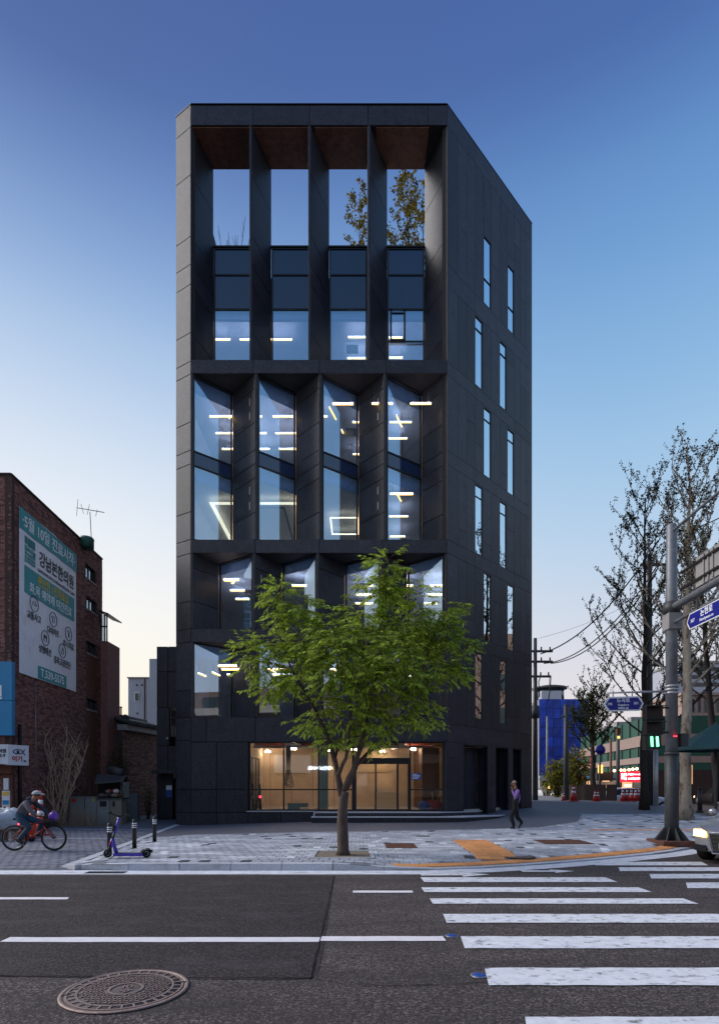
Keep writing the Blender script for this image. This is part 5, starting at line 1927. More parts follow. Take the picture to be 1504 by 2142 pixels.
MB().bb(XA(211, Yc), XA(225, Yc), Yc - .075, Yc - .066, ZA(1687, Yc), ZA(1675.5, Yc)).build('vent', 'black_paint', c3)
c4 = cab('beige_cabinet', XA(232, Yc), XA(256, Yc), Yc - .06, Yc + .5, ZA(1674, Yc), 'box_beige', 'beige cabinet with a slot at the end of the row')
MB().bb(XA(238, Yc), XA(243, Yc), Yc - .085, Yc - .073, ZA(1687, Yc), ZA(1676, Yc)).build('slot', 'black_paint', c4)
c5 = cab('wall_cabinet', XA(259, 25.5), XA(288, 25.5), 25.5, 25.8, ZA(1663, 25.5), 'box_grey', 'plain grey cabinet against the low brick house')
sf_ = empty('lean_to', (XA(220, Yc), Yc + .3, 0), 'dark lean-to with a sloping awning over piled goods', 'shed')
xa, xb = XA(181, Yc), XA(262, Yc)
zA, zB = ZA(1621, Yc), ZA(1638, Yc)
MB().hexa([(xa, Yc + 1.0, zA), (xb - .35, Yc + 1.0, zA - .05), (xb + .05, Yc - .35, zB + .05), (xa + .55, Yc - .45, zB - .04)], [(xa, Yc + 1.0, zA + .05), (xb - .35, Yc + 1.0, zA), (xb + .05, Yc - .35, zB + .1), (xa + .55, Yc - .45, zB + .01)]).build('awning', 'awning', sf_)
MB().bb(xa + .05, xb - .3, Yc + .95, Yc + 1.0, .02, zA - .06).build('back_board', 'black_paint', sf_)
for x in (xa + .06, xb - .2):
    MB().bb(x, x + .05, Yc + .1, Yc + .15, .02, zB + .04).build('post', 'steel_dark', sf_)
MB().bb(xb - .24, xb - .2, Yc + .16, Yc + .95, .9, zB + .05).build('side_board', 'concrete', sf_)
MB().bb(XA(203, Yc), XA(258, Yc), Yc - .1, Yc + .7, ZA(1673.5, Yc) + .04, ZA(1671.5, Yc) + .05).build('shelf', 'steel_dark', sf_)
MB().tube([(XA(222, Yc) , Yc + .4, zA + .22), (XA(252, Yc), Yc + .2, zA + .10)], .16, 12).build('rolled_tarp', 'awning', sf_)
zsf = ZA(1671.5, Yc) + .06
rr = random.Random(12)
gm = ('jacket_grey', 'wood_brown', 'hood_blue', 'box_beige', 'rust', 'vest_black', 'concrete', 'cone_red', 'banner_cloth')
glab = ('grey folded cloth', 'brown cardboard bundle', 'dark blue cloth', 'beige cloth sack', 'rust coloured sack', 'black bag', 'pale rolled sheet', 'red packet', 'pale plastic bag')
for k in range(9):
    x = lerp(XA(207, Yc), XA(252, Yc), (k % 5 + .5) / 5) + rr.uniform(-.05, .05)
    zz = zsf + (.0 if k < 5 else .17) + .09
    o = MB().ball((x, Yc + .15 + .1 * (k // 5), zz), .17, 10, rr.uniform(.9, 1.2), .8, .52)
    for i, v in enumerate(o.v):
        o.v[i] = (v[0] + rr.uniform(-.02, .02), v[1] + rr.uniform(-.02, .02), v[2] + rr.uniform(-.015, .015))
    tag(o.build('goods_bundle', gm[k], None), glab[k] + ' piled on the shelf under the dark awning', 'bundle', 'goods piled under the awning')
# ---- low brick house with tiled eaves
LA, LB = Vector((XA(233, 26.5), 26.5 + 1.3)), Vector((XA(330, 31), 31))
low = empty('low_brick_house', (LA.x + 1, LA.y, 0), 'low brown brick house with a tiled roof edge behind the alley', 'house')
zlo = ZA(1530, 28.5)
brick_wall(LA, LB, 0.0, zlo, low, (), 'brick_low', .21, .07, 'mortar_pale')
d = (LB - LA).normalized()
n = Vector((d.y, -d.x))
q = [LA + n * .25, LB + n * .25, LB - n * .3, LA - n * .3]
MB().hexa([vz(v, zlo + .01) for v in q], [vz(v, zlo + .28) for v in q]).build('eaves_board', 'concrete', low)
LL = (LB - LA).length
k = 0
u = .0
while u < LL:
    c = LA + d * u
    MB().tube([vz(c + n * .34, zlo + .34), vz(c - n * .7, zlo + .68)], .10, 8).build('roof_tile', 'tile_roof', low)
    u += .2
MB().tube([vz(LA - n * .7, zlo + .76), vz(LB - n * .7, zlo + .76)], .13, 8).build('ridge', 'tile_roof', low)
MB().ball(vz(LA - n * .2 + d * .55, zlo + .62), .2, 10, 1, 1, 1.1).build('ridge_end_tile', 'tile_roof', low)
MB().hexa([vz(LA - n * .1, zlo + .3), vz(LB - n * .1, zlo + .3), vz(LB - n * 3, zlo + .3), vz(LA - n * 3, zlo + .3)], [vz(LA - n * .6, zlo + .62), vz(LB - n * .6, zlo + .62), vz(LB - n * 3, zlo + 1.3), vz(LA - n * 3, zlo + 1.3)]).build('roof', 'tile_roof', low)
# shrub by the low house
def bush(name, c, rx, rz_, m, lab, n=260, seed=3, lz=.07, stem=True, cat='shrub'):
    rr = random.Random(seed)
    base = Vector(c)
    o = empty(name, base, lab, cat)
    T, L = MB(), MB()
    for k in range(n):
        u_ = Vector((rr.gauss(0, 1), rr.gauss(0, 1), rr.gauss(0, 1))).normalized() * rr.random() ** .45
        p_ = base + Vector((u_.x * rx, u_.y * rx * .8, rz_ * 1.05 + u_.z * rz_))
        if k % 4 == 0 and stem:
            T.tube([base + Vector((u_.x * .1, u_.y * .1, 0)), base.lerp(p_, .5) + Vector((rr.uniform(-.1, .1), 0, 0)), p_], [.012, .008, .003], 4, cap=False)
        for _ in range(7):
            dd = Vector((rr.gauss(0, 1), rr.gauss(0, 1), rr.gauss(0, .8)))
            leaf(L, p_ + dd * .07, dd, lz * rr.uniform(.7, 1.5), lz * .4)
    if T.f:
        T.build('stem', 'bark_dark', o)
    L.build('foliage', m, o)
    return o
bush('green_shrub', (XA(247, 26.8), 26.8, .02), .55, 1.75, 'leaf_dark', 'loose green shrub growing between the brick block and the low house', 320, 6)
bush('wall_plant', (XA(326, 27.5), 26.6, .02), .22, .75, 'leaf_dark', 'thin plant beside the black annex wall', 60, 9)
# ---- white house and brown roof deck behind
wh = empty('white_house', (XA(300, 40), 40, 0), 'plain pale house with two small windows behind the tiled roof', 'house')
Yw = 40.0
holes_w = []
z1w = ZA(1419, Yw)
mb = MB()
MB().bb(XA(269, Yw), XA(313, Yw), Yw, Yw + 6, 0, z1w).build('wall', 'white_wall', wh)
MB().bb(XA(313.2, Yw - .3), XA(345, Yw), Yw - .3, Yw + 6, 0, ZA(1380, Yw)).build('wall', 'white_wall', wh)
MB().bb(XA(267.5, Yw), XA(313, Yw), Yw - .1, Yw + 6, z1w + .001, z1w + .08).build('roof_edge', 'concrete', wh)
for py in (1448, 1510):
    f_ = MB().bb(XA(282.5, Yw), XA(292.5, Yw), Yw - .05, Yw - .01, ZA(py + 20, Yw), ZA(py, Yw)).build('window', 'white_paint', wh)
    MB().bb(XA(284, Yw), XA(291, Yw), Yw - .07, Yw - .051, ZA(py + 18, Yw), ZA(py + 2, Yw)).build('pane', 'dark_window', f_)
for px, py in ((287, 1433), (298, 1433), (288, 1492)):
    MB().lathe((XA(px, Yw), Yw - .02, ZA(py, Yw)), [(.06, -.03), (.06, .03)], 10, 'Y').build('vent', 'black_paint', wh)
MB().tube([(XA(303.5, Yw), Yw - .06, 0.2), (XA(303.5, Yw), Yw - .06, z1w)], .05, 6).build('downpipe', 'rust', wh)
dk = empty('roof_deck_house', (XA(244, 44), 44, 0), 'distant house with a brown slatted roof railing', 'house')
Yd = 44.0
MB().bb(XA(225, Yd), XA(260, Yd), Yd, Yd + 5, 0, ZA(1504, Yd)).build('wall', 'white_wall', dk)
MB().bb(XA(223, Yd), XA(262, Yd), Yd - .2, Yd + 5, ZA(1504, Yd) + .01, ZA(1501, Yd) + .05).build('roof_slab', 'steel_dark', dk)
for k in range(12):
    x = XA(231 + k * 2.1, Yd)
    MB().bb(x, x + .05, Yd - .02, Yd + .02, ZA(1501, Yd) + .05, ZA(1480, Yd)).build('railing_slat', 'wood_brown', dk)
MB().bb(XA(230, Yd), XA(256, Yd), Yd - .04, Yd + .04, ZA(1481, Yd), ZA(1478, Yd)).build('railing_top', 'wood_brown', dk)
# ---- bollards
def bollard(px, pyb, pyt, lab):
    p = G(px, pyb, .06)
    z0 = zs(p.x, p.y) if p.x > interp([(11.25, -5.72), (22.6, -7.15)], p.y) else .012
    o = empty('bollard', (p.x, p.y, z0), lab, 'bollard', 'black bollards with white bands')
    h = ZA(pyt, p.y) - z0
    r = .052
    MB().lathe((p.x, p.y, z0), [(r, 0), (r, h - .02), (r - .012, h), (.005, h + .004)], 20).build('post', 'black_paint', o)
    MB().lathe((p.x, p.y, z0), [(r + .03, 0), (r + .03, .012), (r, .014)], 20).build('base_plate', 'steel_dark', o)
    for k in range(3):
        zc = h * (.865 - k * .068)
        MB().lathe((p.x, p.y, z0 + zc), [(r + .002, -.012), (r + .003, 0), (r + .002, .012)], 20).build('reflective_band', 'refl_white', o)
bollard(230, 1783, 1722, 'black bollard with white bands behind the scooter stem')
bollard(282, 1775, 1714, 'black bollard with white bands behind the scooter deck')
bollard(324, 1760, 1708, 'black bollard with white bands closest to the black annex')
# ---- traffic drums and covered goods behind the cyclist
def drum_cone(name, p, h, lab):
    o = empty(name, p, lab, 'traffic cone', 'red and white cones behind the cyclist')
    p = Vector(p)
    MB().box(p + Vector((0, 0, .02)), (.38, .38, .04)).build('base', 'orange_plastic', o)
    prof = lambda t: lerp(.15, .045, t)
    for k, (t0, t1, m) in enumerate(((0, .42, 'orange_plastic'), (.42, .56, 'refl_white'), (.56, .72, 'orange_plastic'), (.72, .82, 'refl_white'), (.82, 1, 'orange_plastic'))):
        MB().lathe(p + Vector((0, 0, .04)), [(prof(t0), t0 * h), (prof(t1), t1 * h)], 16).build('cone' if m == 'orange_plastic' else 'reflective_band', m, o)
    MB().ball(p + Vector((0, 0, .04 + h)), .05, 10).build('tip', 'orange_plastic', o)
drum_cone('traffic_cone', (XA(68, 17.2), 17.2, .012), .98, 'red and white cone behind the cyclist back')
drum_cone('traffic_cone', (XA(86, 18.0), 18.0, .012), 1.32, 'tall red and white cone behind the cyclist arms')
drum_cone('traffic_cone', (XA(48, 16.6), 16.6, .012), .72, 'short red cone behind the rear bicycle wheel')
cv = empty('covered_goods', (XA(12, 16.4), 16.4, .012), 'heap of goods under crumpled clear plastic sheeting on a bench', 'goods')
mb = MB().ball((XA(12, 16.4), 16.4, .55), .62, 18, 1.05, .6, .62)
rr = random.Random(3)
for i, v in enumerate(mb.v):
    mb.v[i] = (v[0] + rr.uniform(-.05, .05), v[1] + rr.uniform(-.05, .05), max(.36, v[2] + rr.uniform(-.06, .06)))
mb.build('plastic_sheet', 'tarp_clear', cv)
MB().bb(XA(-32, 16.4), XA(38, 16.4), 16.1, 16.7, .30, .36).build('bench_top', 'wood_brown', cv)
for px in (-20, 6, 30):
    MB().bb(XA(px, 16.4), XA(px + 5, 16.4), 16.15, 16.65, .012, .30).build('bench_leg', 'concrete', cv)
# ============================================================ right side of the street
random.seed(41)
# ---- traffic pole with arms, signs and signals
pb = Vector((XA(1404, 14.75), 14.75, 0))
pb.z = zs(pb.x, pb.y)
pole = empty('signal_pole', pb, 'thick grey steel signal pole on a rusty concrete foot at the corner', 'signal pole')
zt_ = ZA(1097, 14.75)
MB().lathe((pb.x, pb.y, pb.z), [(.17, .12), (.165, 1.4), (.162, 2.35)], 10).build('lower_shaft', 'steel_dark', pole)
MB().lathe((pb.x, pb.y, pb.z), [(.150, 2.351), (.128, zt_ - pb.z - .04), (.10, zt_ - pb.z)], 20).build('upper_shaft', 'steel', pole)
MB().lathe((pb.x, pb.y, pb.z), [(.176, 2.30), (.176, 2.37)], 20).build('collar', 'steel_dark', pole)
MB().bb(pb.x - .44, pb.x + .44, pb.y - .44, pb.y + .44, pb.z - .02, pb.z + .12).build('foot_block', 'rust', pole, bevel=.02)
for k in range(8):
    a = k * PI / 4
    d = Vector((math.cos(a), math.sin(a), 0))
    s = Vector((-d.y, d.x, 0)) * .008
    c = pb + Vector((0, 0, .12))
    MB().extr([c + d * .15 - s, c + d * .42 - s, c + d * .15 + Vector((0, 0, .36)) - s], s * 2).build('gusset', 'steel_dark', pole)
za1 = ZA(1272, 14.75)
def arm_y(z, y1, r0, r1, nm='arm'):
    MB().tube([(pb.x, pb.y - .1, z), (pb.x, lerp(pb.y, y1, .5), z + .06), (pb.x, y1, z + .1)], [r0, lerp(r0, r1, .5), r1], 10).build(nm, 'steel', pole)
arm_y(za1, 5.0, .09, .06)
arm_y(ZA(1305, 14.75), 8.5, .045, .035)
arm_y(ZA(1112, 14.75), 7.5, .035, .02)
MB().lathe((pb.x, pb.y, za1), [(.20, -.14), (.20, .14)], 16).build('arm_clamp', 'steel_dark', pole)
MB().bb(pb.x - .16, pb.x + .18, pb.y - .18, pb.y + .16, ZA(1318, 14.75), ZA(1285, 14.75)).build('arm_bracket', 'grey_wall', pole)
for py in (1436, 1443, 1450):
    MB().lathe((pb.x, pb.y, ZA(py, 14.75)), [(.158, -.028), (.165, 0), (.158, .028)], 18).build('band_clamp', 'galvanised', pole)
zl = ZA(1446, 14.75)
MB().tube([(pb.x, pb.y - .02, zl), (XA(1268, 14.75), pb.y - .05, zl - .05)], [.03, .022], 8).build('side_arm', 'galvanised', pole)
# direction sign seen from the back, hung along the road arm
bs = empty('direction_sign', (pb.x + .02, 13.2, 6.2), 'brown backed direction sign hanging on the arm of the signal pole', 'sign')
x_ = pb.x + .03
y0, y1 = 13.75, 12.78
z0, z1 = ZA(1243, 13.75) + .15, ZA(1168, 13.75)
MB().bb(x_, x_ + .03, y1, y0, z0, z1).build('board', 'grey_wall', bs)
for zz in (lerp(z0, z1, .2), lerp(z0, z1, .78)):
    MB().bb(x_ - .05, x_ - .002, y1 + .05, y0 + .6, zz, zz + .05).build('rail', 'black_paint', bs)
for yy in (y1 + .25, y1 + .42, y1 + .6):
    MB().bb(x_ - .03, x_ - .001, yy, yy + .04, z0 + .02, z1 - .02).build('stiffener', 'grey_wall', bs)
# street name sign along the arm
ns = empty('street_name_sign', (pb.x - .06, 13, 5.4), 'blue street name sign reading 논현로 below the signal arm', 'sign')
ya, yb_ = 13.88, 11.2
zc0, zc1 = 5.33, 5.71
x_ = pb.x - .09
def hex_sign(o, pts_out, pts_in, vec):
    MB().extr(pts_out, vec * .02).build('border', 'refl_white', o)
    MB().extr([p + vec * .0205 for p in pts_in], vec * .004).build('face', 'blue_sign', o)
vec = Vector((-1, 0, 0))
def hx(y0, y1, z0, z1, cut):
    return [Vector((x_, y, z)) for y, z in ((y0, (z0 + z1) / 2), (y0 - cut, z1), (y1 + cut, z1), (y1, (z0 + z1) / 2), (y1 + cut, z0), (y0 - cut, z0))]
hex_sign(ns, hx(ya, yb_, zc0, zc1, .12), hx(ya - .04, yb_ + .04, zc0 + .025, zc1 - .025, .11), vec)
tx = x_ - .026
put_text('lettering', '논현로', .17, 'ink_white', ns, (tx, ya - .80, lerp(zc0, zc1, .66)), (0, -1, 0), (0, 0, 1), .003, bold=.004)
put_text('lettering', 'Nonhyeon-ro', .095, 'ink_white', ns, (tx, ya - .80, lerp(zc0, zc1, .28)), (0, -1, 0), (0, 0, 1), .003, bold=.002)
put_text('lettering', '307', .11, 'ink_white', ns, (tx, ya - .26, lerp(zc0, zc1, .46)), (0, -1, 0), (0, 0, 1), .003, bold=.002)
for yy in (ya - .4, yb_ + .4):
    MB().bb(x_ + .001, x_ + .03, yy, yy + .04, zc1 - .1, zc1 + .28).build('hanger', 'steel_dark', ns)
# Dogok-ro sign facing the camera
ds = empty('street_name_sign', (XA(1303, 14.7), 14.7, 3.6), 'blue six sided street name sign reading 도곡로 under the thin side arm', 'sign')
Yd = 14.66
def hx2(px0, px1, py0, py1, cut, y):
    zc_ = ZA((py0 + py1) / 2, y)
    return [Vector((XA(px, y), y, ZA(py, y))) for px, py in ((px0, (py0 + py1) / 2 + 1), (px0 + cut, py0 + 1.2), (px1 - cut, py0 - .8), (px1, (py0 + py1) / 2 - 1), (px1 - cut + 2, py1 - .8), (px0 + cut, py1 + 1.2))]
v_ = Vector((0, -1, 0))
MB().extr(hx2(1261, 1345, 1457, 1487.5, 10, Yd), v_ * .02).build('border', 'refl_white', ds)
MB().extr([p + v_ * .0205 for p in hx2(1265.5, 1341, 1460, 1484.5, 8.5, Yd)], v_ * .004).build('face', 'blue_sign', ds)
ty = Yd - .026
for body, px, py, sz in (('도곡로', 1303, 1465.5, .125), ('Dogok-ro', 1303.5, 1474.5, .07), ('195', 1275, 1473, .085), ('201', 1330, 1471, .085), ('테헤란로 8길', 1303, 1481.5, .05)):
    put_text('lettering', body, sz, 'ink_white', ds, (XA(px, ty), ty, ZA(py, ty)), (1, 0, .012), (0, 0, 1), .002, bold=.002)
for px in (1282, 1322):
    MB().bb(XA(px, Yd) - .012, XA(px, Yd) + .012, Yd + .001, Yd + .02, ZA(1462, Yd), zl + .0).build('hanger', 'galvanised', ds)
# pedestrian signal
sg = empty('pedestrian_signal', (XA(1364, 14.5), 14.5, 3.0), 'black pedestrian signal with green countdown bars lit', 'traffic signal')
Ys = 14.5
for py0, py1 in ((1476, 1507), (1508, 1538)):
    MB().bb(XA(1346, Ys), XA(1381, Ys), Ys - .12, Ys + .1, ZA(py1, Ys), ZA(py0, Ys)).build('housing', 'black_paint', sg, bevel=.01)
    MB().hexa([(XA(1348, Ys), Ys - .34, ZA(py0 + 5, Ys)), (XA(1379, Ys), Ys - .34, ZA(py0 + 5, Ys)), (XA(1379, Ys), Ys - .122, ZA(py0 + 2, Ys)), (XA(1348, Ys), Ys - .122, ZA(py0 + 2, Ys))], [(XA(1348, Ys), Ys - .34, ZA(py0 + 3, Ys)), (XA(1379, Ys), Ys - .34, ZA(py0 + 3, Ys)), (XA(1379, Ys), Ys - .122, ZA(py0 + .5, Ys)), (XA(1348, Ys), Ys - .122, ZA(py0 + .5, Ys))]).build('visor', 'black_paint', sg)
    MB().bb(XA(1351, Ys), XA(1376, Ys), Ys - .13, Ys - .121, ZA(py1 - 4, Ys), ZA(py0 + 7, Ys)).build('lens', 'car_black', sg)
MB().bb(XA(1346, Ys), XA(1378, Ys), Ys - .1, Ys + .1, ZA(1568, Ys), ZA(1539, Ys)).build('countdown_box', 'black_paint', sg)
for px in (1357.5, 1369):
    a_, b_ = ZA(1562, Ys), ZA(1541.5, Ys)
    MB().tube([(XA(px + 1.5, Ys), Ys - .11, a_), (XA(px, Ys), Ys - .11, b_)], .028, 8).build('green_bar', 'green_lamp', sg)
MB().tube([(XA(1378, Ys), Ys, ZA(1480, Ys)), (pb.x, pb.y, ZA(1478, Ys))], .025, 6).build('bracket', 'black_paint', sg)
MB().tube([(XA(1378, Ys), Ys, ZA(1530, Ys)), (pb.x, pb.y, ZA(1532, Ys))], .025, 6).build('bracket', 'black_paint', sg)
rb = empty('push_button_box', (pb.x + .19, pb.y - .1, 2.8), 'small box with two red lights on the signal pole', 'signal box')
MB().bb(pb.x + .16, pb.x + .34, pb.y - .16, pb.y - .02, ZA(1562, 14.6), ZA(1534, 14.6)).build('housing', 'steel_dark', rb)
for px in (1411, 1415.5):
    MB().ball((XA(px + 2, 14.5), pb.y - .17, ZA(1540, 14.58)), .018, 8).build('red_light', 'red_lamp', rb)
# ---- street trees
tb = Vector((12.35, 21.8, 0))
tb.z = zs(tb.x, tb.y)
ginkgo('street_tree', tb, (ZA(985, 21.8), (.15, 0), 30, .36, 3.9), 'tall street tree with mottled pale trunk behind the signal pole', .22, .8, 'bark_pale', seed=4, leafn=2, lsize=.065, tw=1., up=1.0, wide=.9)
ta = Vector((XA(1347, 26), 26.0, 0))
ta.z = zs(ta.x, ta.y)
ginkgo('street_tree', ta, (ZA(1040, 26), (.05, 0), 32, .2, 4.3), 'tall dark budding street tree beside the overhead wires', .17, .8, 'bark_dark', seed=9, leafn=2, lsize=.075, tw=1., up=1.0, wide=.9)
tc = Vector((XA(1240, 36), 36.0, .65))
ginkgo('pollarded_tree', tc, (ZA(1470, 36), (.0, 0), 20, .45, 3.0), 'short pollarded tree behind the brown hoarding', .20, 1.3, 'bark_dark', 'leaf_dark', seed=12, leafn=2, lsize=.09, tw=1.3)
tc = Vector((XA(1500, 34), 34.0, .6))
ginkgo('street_tree', tc, (ZA(1130, 34), (-1.2, 0), 26, .35, 4.2), 'leaning dark street tree in front of the pink building', .24, 1.2, 'bark_dark', 'leaf_dark', seed=15, leafn=3, lsize=.07, tw=.9)
bush('round_bush', (XA(1165, 41), 41, .65), 1.0, 1.35, 'leaf_yellow', 'yellow green rounded bush beside the blue tarpaulin building', 300, 4, .16)
bush('tall_bush', (XA(1205, 43), 43, .65), 1.2, 1.9, 'leaf_yellow', 'tall yellow green bush behind the hoarding', 420, 5, .16)
for i, (px, py0, h) in enumerate(((1128, 1610, 2.0), (1150, 1600, 1.6))):
    pass
# ---- utility poles and wires
def utility(px, Y, pyt, lab, r=.16, arms=((.6, 1.0), (1.6, .8)), m='steel_dark'):
    x = XA(px, Y)
    z0 = zs(x, Y) if x < 15 and Y < 46 else .0
    zt = ZA(pyt, Y)
    o = empty('utility_pole', (x, Y, z0), lab, 'utility pole')
    MB().tube([(x, Y, z0), (x, Y, zt)], [r, r * .6], 10).build('shaft', m, o)
    for dz, w in arms:
        MB().bb(x - w * .45, x + w, Y - .05, Y + .05, zt - dz - .06, zt - dz + .06).build('crossarm', 'steel_dark', o)
        for k in (-.3, .35, .85):
            MB().lathe((x + w * k, Y, zt - dz + .06), [(.03, 0), (.055, .06), (.035, .12), (.05, .16), (.02, .2)], 8).build('insulator', 'cable_black', o)
    return o, x, Y, zt
u1 = utility(1119, 33, 1335, 'slim utility pole with crossarms at the back corner of the tower', arms=((.75, 1.0), (1.35, 1.0), (2.2, .9)))
u1o = u1[0]
MB().tube([(u1[1] + .9, 33, u1[3] - 2.2), (u1[1] + .85, 33, u1[3] - 3.0), (u1[1] + .75, 33, u1[3] - 3.6)], .03, 6).build('drop_cable', 'cable_black', u1o)
MB().tube([(u1[1] + .3, 33, u1[3] - 2.2), (u1[1] + .2, 33, u1[3] - 2.5), (u1[1] + .25, 33, u1[3] - 3.4)], .03, 6).build('drop_cable', 'cable_black', u1o)
MB().lathe((u1[1], 33, u1[3] - 4.6), [(.22, 0), (.24, .3), (.22, .7)], 12).build('transformer', 'steel_dark', u1o)
u2 = utility(1358, 28.5, 1160, 'tall utility pole rising beside the dark budding tree', .17, ((.5, 1.0), (5.5, .6)))
def wire(a, b, sag, lab, r=.018, n=16):
    a, b = Vector(a), Vector(b)
    pts = [a.lerp(b, i / n) - Vector((0, 0, sag * 4 * (i / n) * (1 - i / n))) for i in range(n + 1)]
    tag(MB().tube(pts, r, 5).build('overhead_wire', 'cable_black', None), lab, 'wire', 'overhead wires at the corner')
xx, yy, zt = u1[1], 33, u1[3]
wire((xx + .3, yy, zt - .9), P(1376, 1130, 28.4), 1.0, 'upper thick overhead wire rising to the tall pole', .035)
wire((xx + .5, yy, zt - 1.45), P(1372, 1186, 28.4), 1.1, 'middle overhead wire below the upper thick wire', .03)
wire((xx + .9, yy, zt - 1.45), P(1372, 1200, 28.4), 1.0, 'lowest of the overhead wires rising to the tall pole', .03)
wire((xx + .2, yy, zt + .0), P(1500, 1150, 30), .6, 'very thin overhead wire above the thick ones', .008)
wire(P(1395, 1108, 28), P(1560, 1050, 16), .3, 'thin wire passing behind the top of the signal pole', .02)
def plain_pole(px, Y, pyb, pyt, r, lab, m='steel_dark', top=None):
    x = XA(px, Y)
    z0, z1 = ZA(pyb, Y), ZA(pyt, Y)
    o = empty('street_pole', (x, Y, z0), lab, 'pole')
    MB().tube([(x, Y, z0), (x, Y, z1)], [r, r * .85], 10).build('shaft', m, o)
    MB().lathe((x, Y, z0), [(r * 1.6, 0), (r * 1.6, .06), (r, .1)], 12).build('base', m, o)
    MB().lathe((x, Y, z1), [(r * .9, 0), (r * .95, .04), (.01, .08)], 10).build('cap', m, o)
    return o, x, z0, z1
o, x, z0, z1 = plain_pole(1183.5, 33.5, 1690, 1476, .15, 'thick dark pole with a long thin arm in front of the blue building')
MB().tube([(x, 33.5, z1 - .6), (x + 1.6, 33.5, z1 - .55)], .04, 6).build('arm', 'steel_dark', o)
MB().tube([(x - .2, 33.5, z1 - .6), (x, 33.5, z1 - .6)], .06, 6).build('arm_end', 'steel_dark', o)
o, x, z0, z1 = plain_pole(1292, 40, 1682, 1532, .13, 'dark pole with an amber lamp on top in front of the striped building')
MB().ball((x, 39.9, z1 - .35), .09, 8).build('amber_light', 'amber_lamp', o)
MB().bb(x - .12, x + .12, 39.85, 40.1, z1 - .15, z1 + .3).build('lamp_hood', 'rust', o)
plain_pole(1144, 48, 1680, 1500, .10, 'thin grey pole at the edge of the blue building', 'steel')
plain_pole(1277, 46, 1675, 1545, .10, 'slim brown pole left of the red lit sign', 'wood_brown')
plain_pole(1371, 27.5, 1692, 1572, .12, 'smooth silver pole under the pedestrian signal', 'galvanised')
plain_pole(1361, 28.5, 1692, 1572, .11, 'brown weathered pole beside the silver pole', 'wood_brown')
o, x, z0, z1 = plain_pole(1254, 34, 1690, 1562, .07, 'thin pole carrying a round blue sign')
MB().lathe((x, 33.9, ZA(1569, 34)), [(.01, -.03), (.29, -.03), (.29, .0)], 24, 'Y').build('round_sign', 'blue_sign', o)
o, x, z0, z1 = plain_pole(1463, 23.5, 1700, 1650, .09, 'stubby black post beside the mottled tree', 'black_paint')
# ---- parasol
x, Y = XA(1496, 20.0), 20.0
z0 = zs(x, Y)
pr = empty('parasol', (x, Y, z0), 'large dark green folded-edge parasol standing on the pavement', 'parasol')
zr, ztop = ZA(1566, Y), ZA(1512, Y)
n = 8
ring = [(x + 1.35 * math.cos(2 * PI * (k + .5) / n), Y + 1.35 * math.sin(2 * PI * (k + .5) / n), zr) for k in range(n)]
mb = MB()
for k in range(n):
    a_, b_ = Vector(ring[k]), Vector(ring[(k + 1) % n])
    t = Vector((x, Y, ztop))
    mb.add([a_, b_, t, a_ - Vector((0, 0, .07)), b_ - Vector((0, 0, .07))], [(0, 1, 2), (3, 4, 1, 0)])
mb.build('canopy', 'parasol', pr)
MB().tube([(x, Y, z0), (x, Y, ztop)], .05, 10).build('pole', 'steel_dark', pr)
for k in range(n):
    MB().tube([(x, Y, ztop - .1), Vector(ring[k]) + Vector((0, 0, .0))], .012, 5).build('rib', 'steel_dark', pr)
MB().lathe((x, Y, z0), [(.22, 0), (.22, .06), (.07, .1)], 16).build('base', 'black_paint', pr)
# ---- hoarding and cones
def hoard(pa, pb_, zt0, lab):
    a, b = Vector(pa), Vector(pb_)
    d = (b - a)
    L = d.length
    d.normalize()
    o = empty('hoarding', ((a.x + b.x) / 2, (a.y + b.y) / 2, a.z), lab, 'hoarding')
    n = max(3, int(L / .6))
    for k in range(n):
        p, q = a + d * (L * k / n + .01), a + d * (L * (k + 1) / n - .01)
        nn = Vector((d.y, -d.x, 0)) * .04
        MB().hexa([p, q, q - nn, p - nn], [Vector((v.x, v.y, zt0)) for v in (p, q, q - nn, p - nn)]).build('board', 'hoarding', o)
    return o
Yh = 33.0
z0 = zs(12, 33)
hoard((XA(1174, Yh + 1.5), Yh + 1.5, z0 - .1), (XA(1222, Yh), Yh, z0 - .1), ZA(1644, Yh), 'dark brown timber hoarding behind the single cone')
hoard((XA(1222.5, Yh), Yh, z0 - .1), (XA(1290, Yh - 1), Yh - 1, z0 - .1), ZA(1641, Yh), 'longer brown timber hoarding behind the paired cones')
cone_proto = empty('traffic_cone', (0, 0, 0))
MB().box((0, 0, .02), (.36, .36, .04)).build('base', 'cone_red', cone_proto)
for t0, t1, m in ((0, .45, 'cone_red'), (.45, .60, 'refl_white'), (.60, .72, 'cone_red'), (.72, .84, 'refl_white'), (.84, 1., 'cone_red')):
    MB().lathe((0, 0, .04), [(lerp(.15, .035, t0), t0 * .68), (lerp(.15, .035, t1), t1 * .68)], 14).build('cone' if m == 'cone_red' else 'reflective_band', m, cone_proto)
first = True
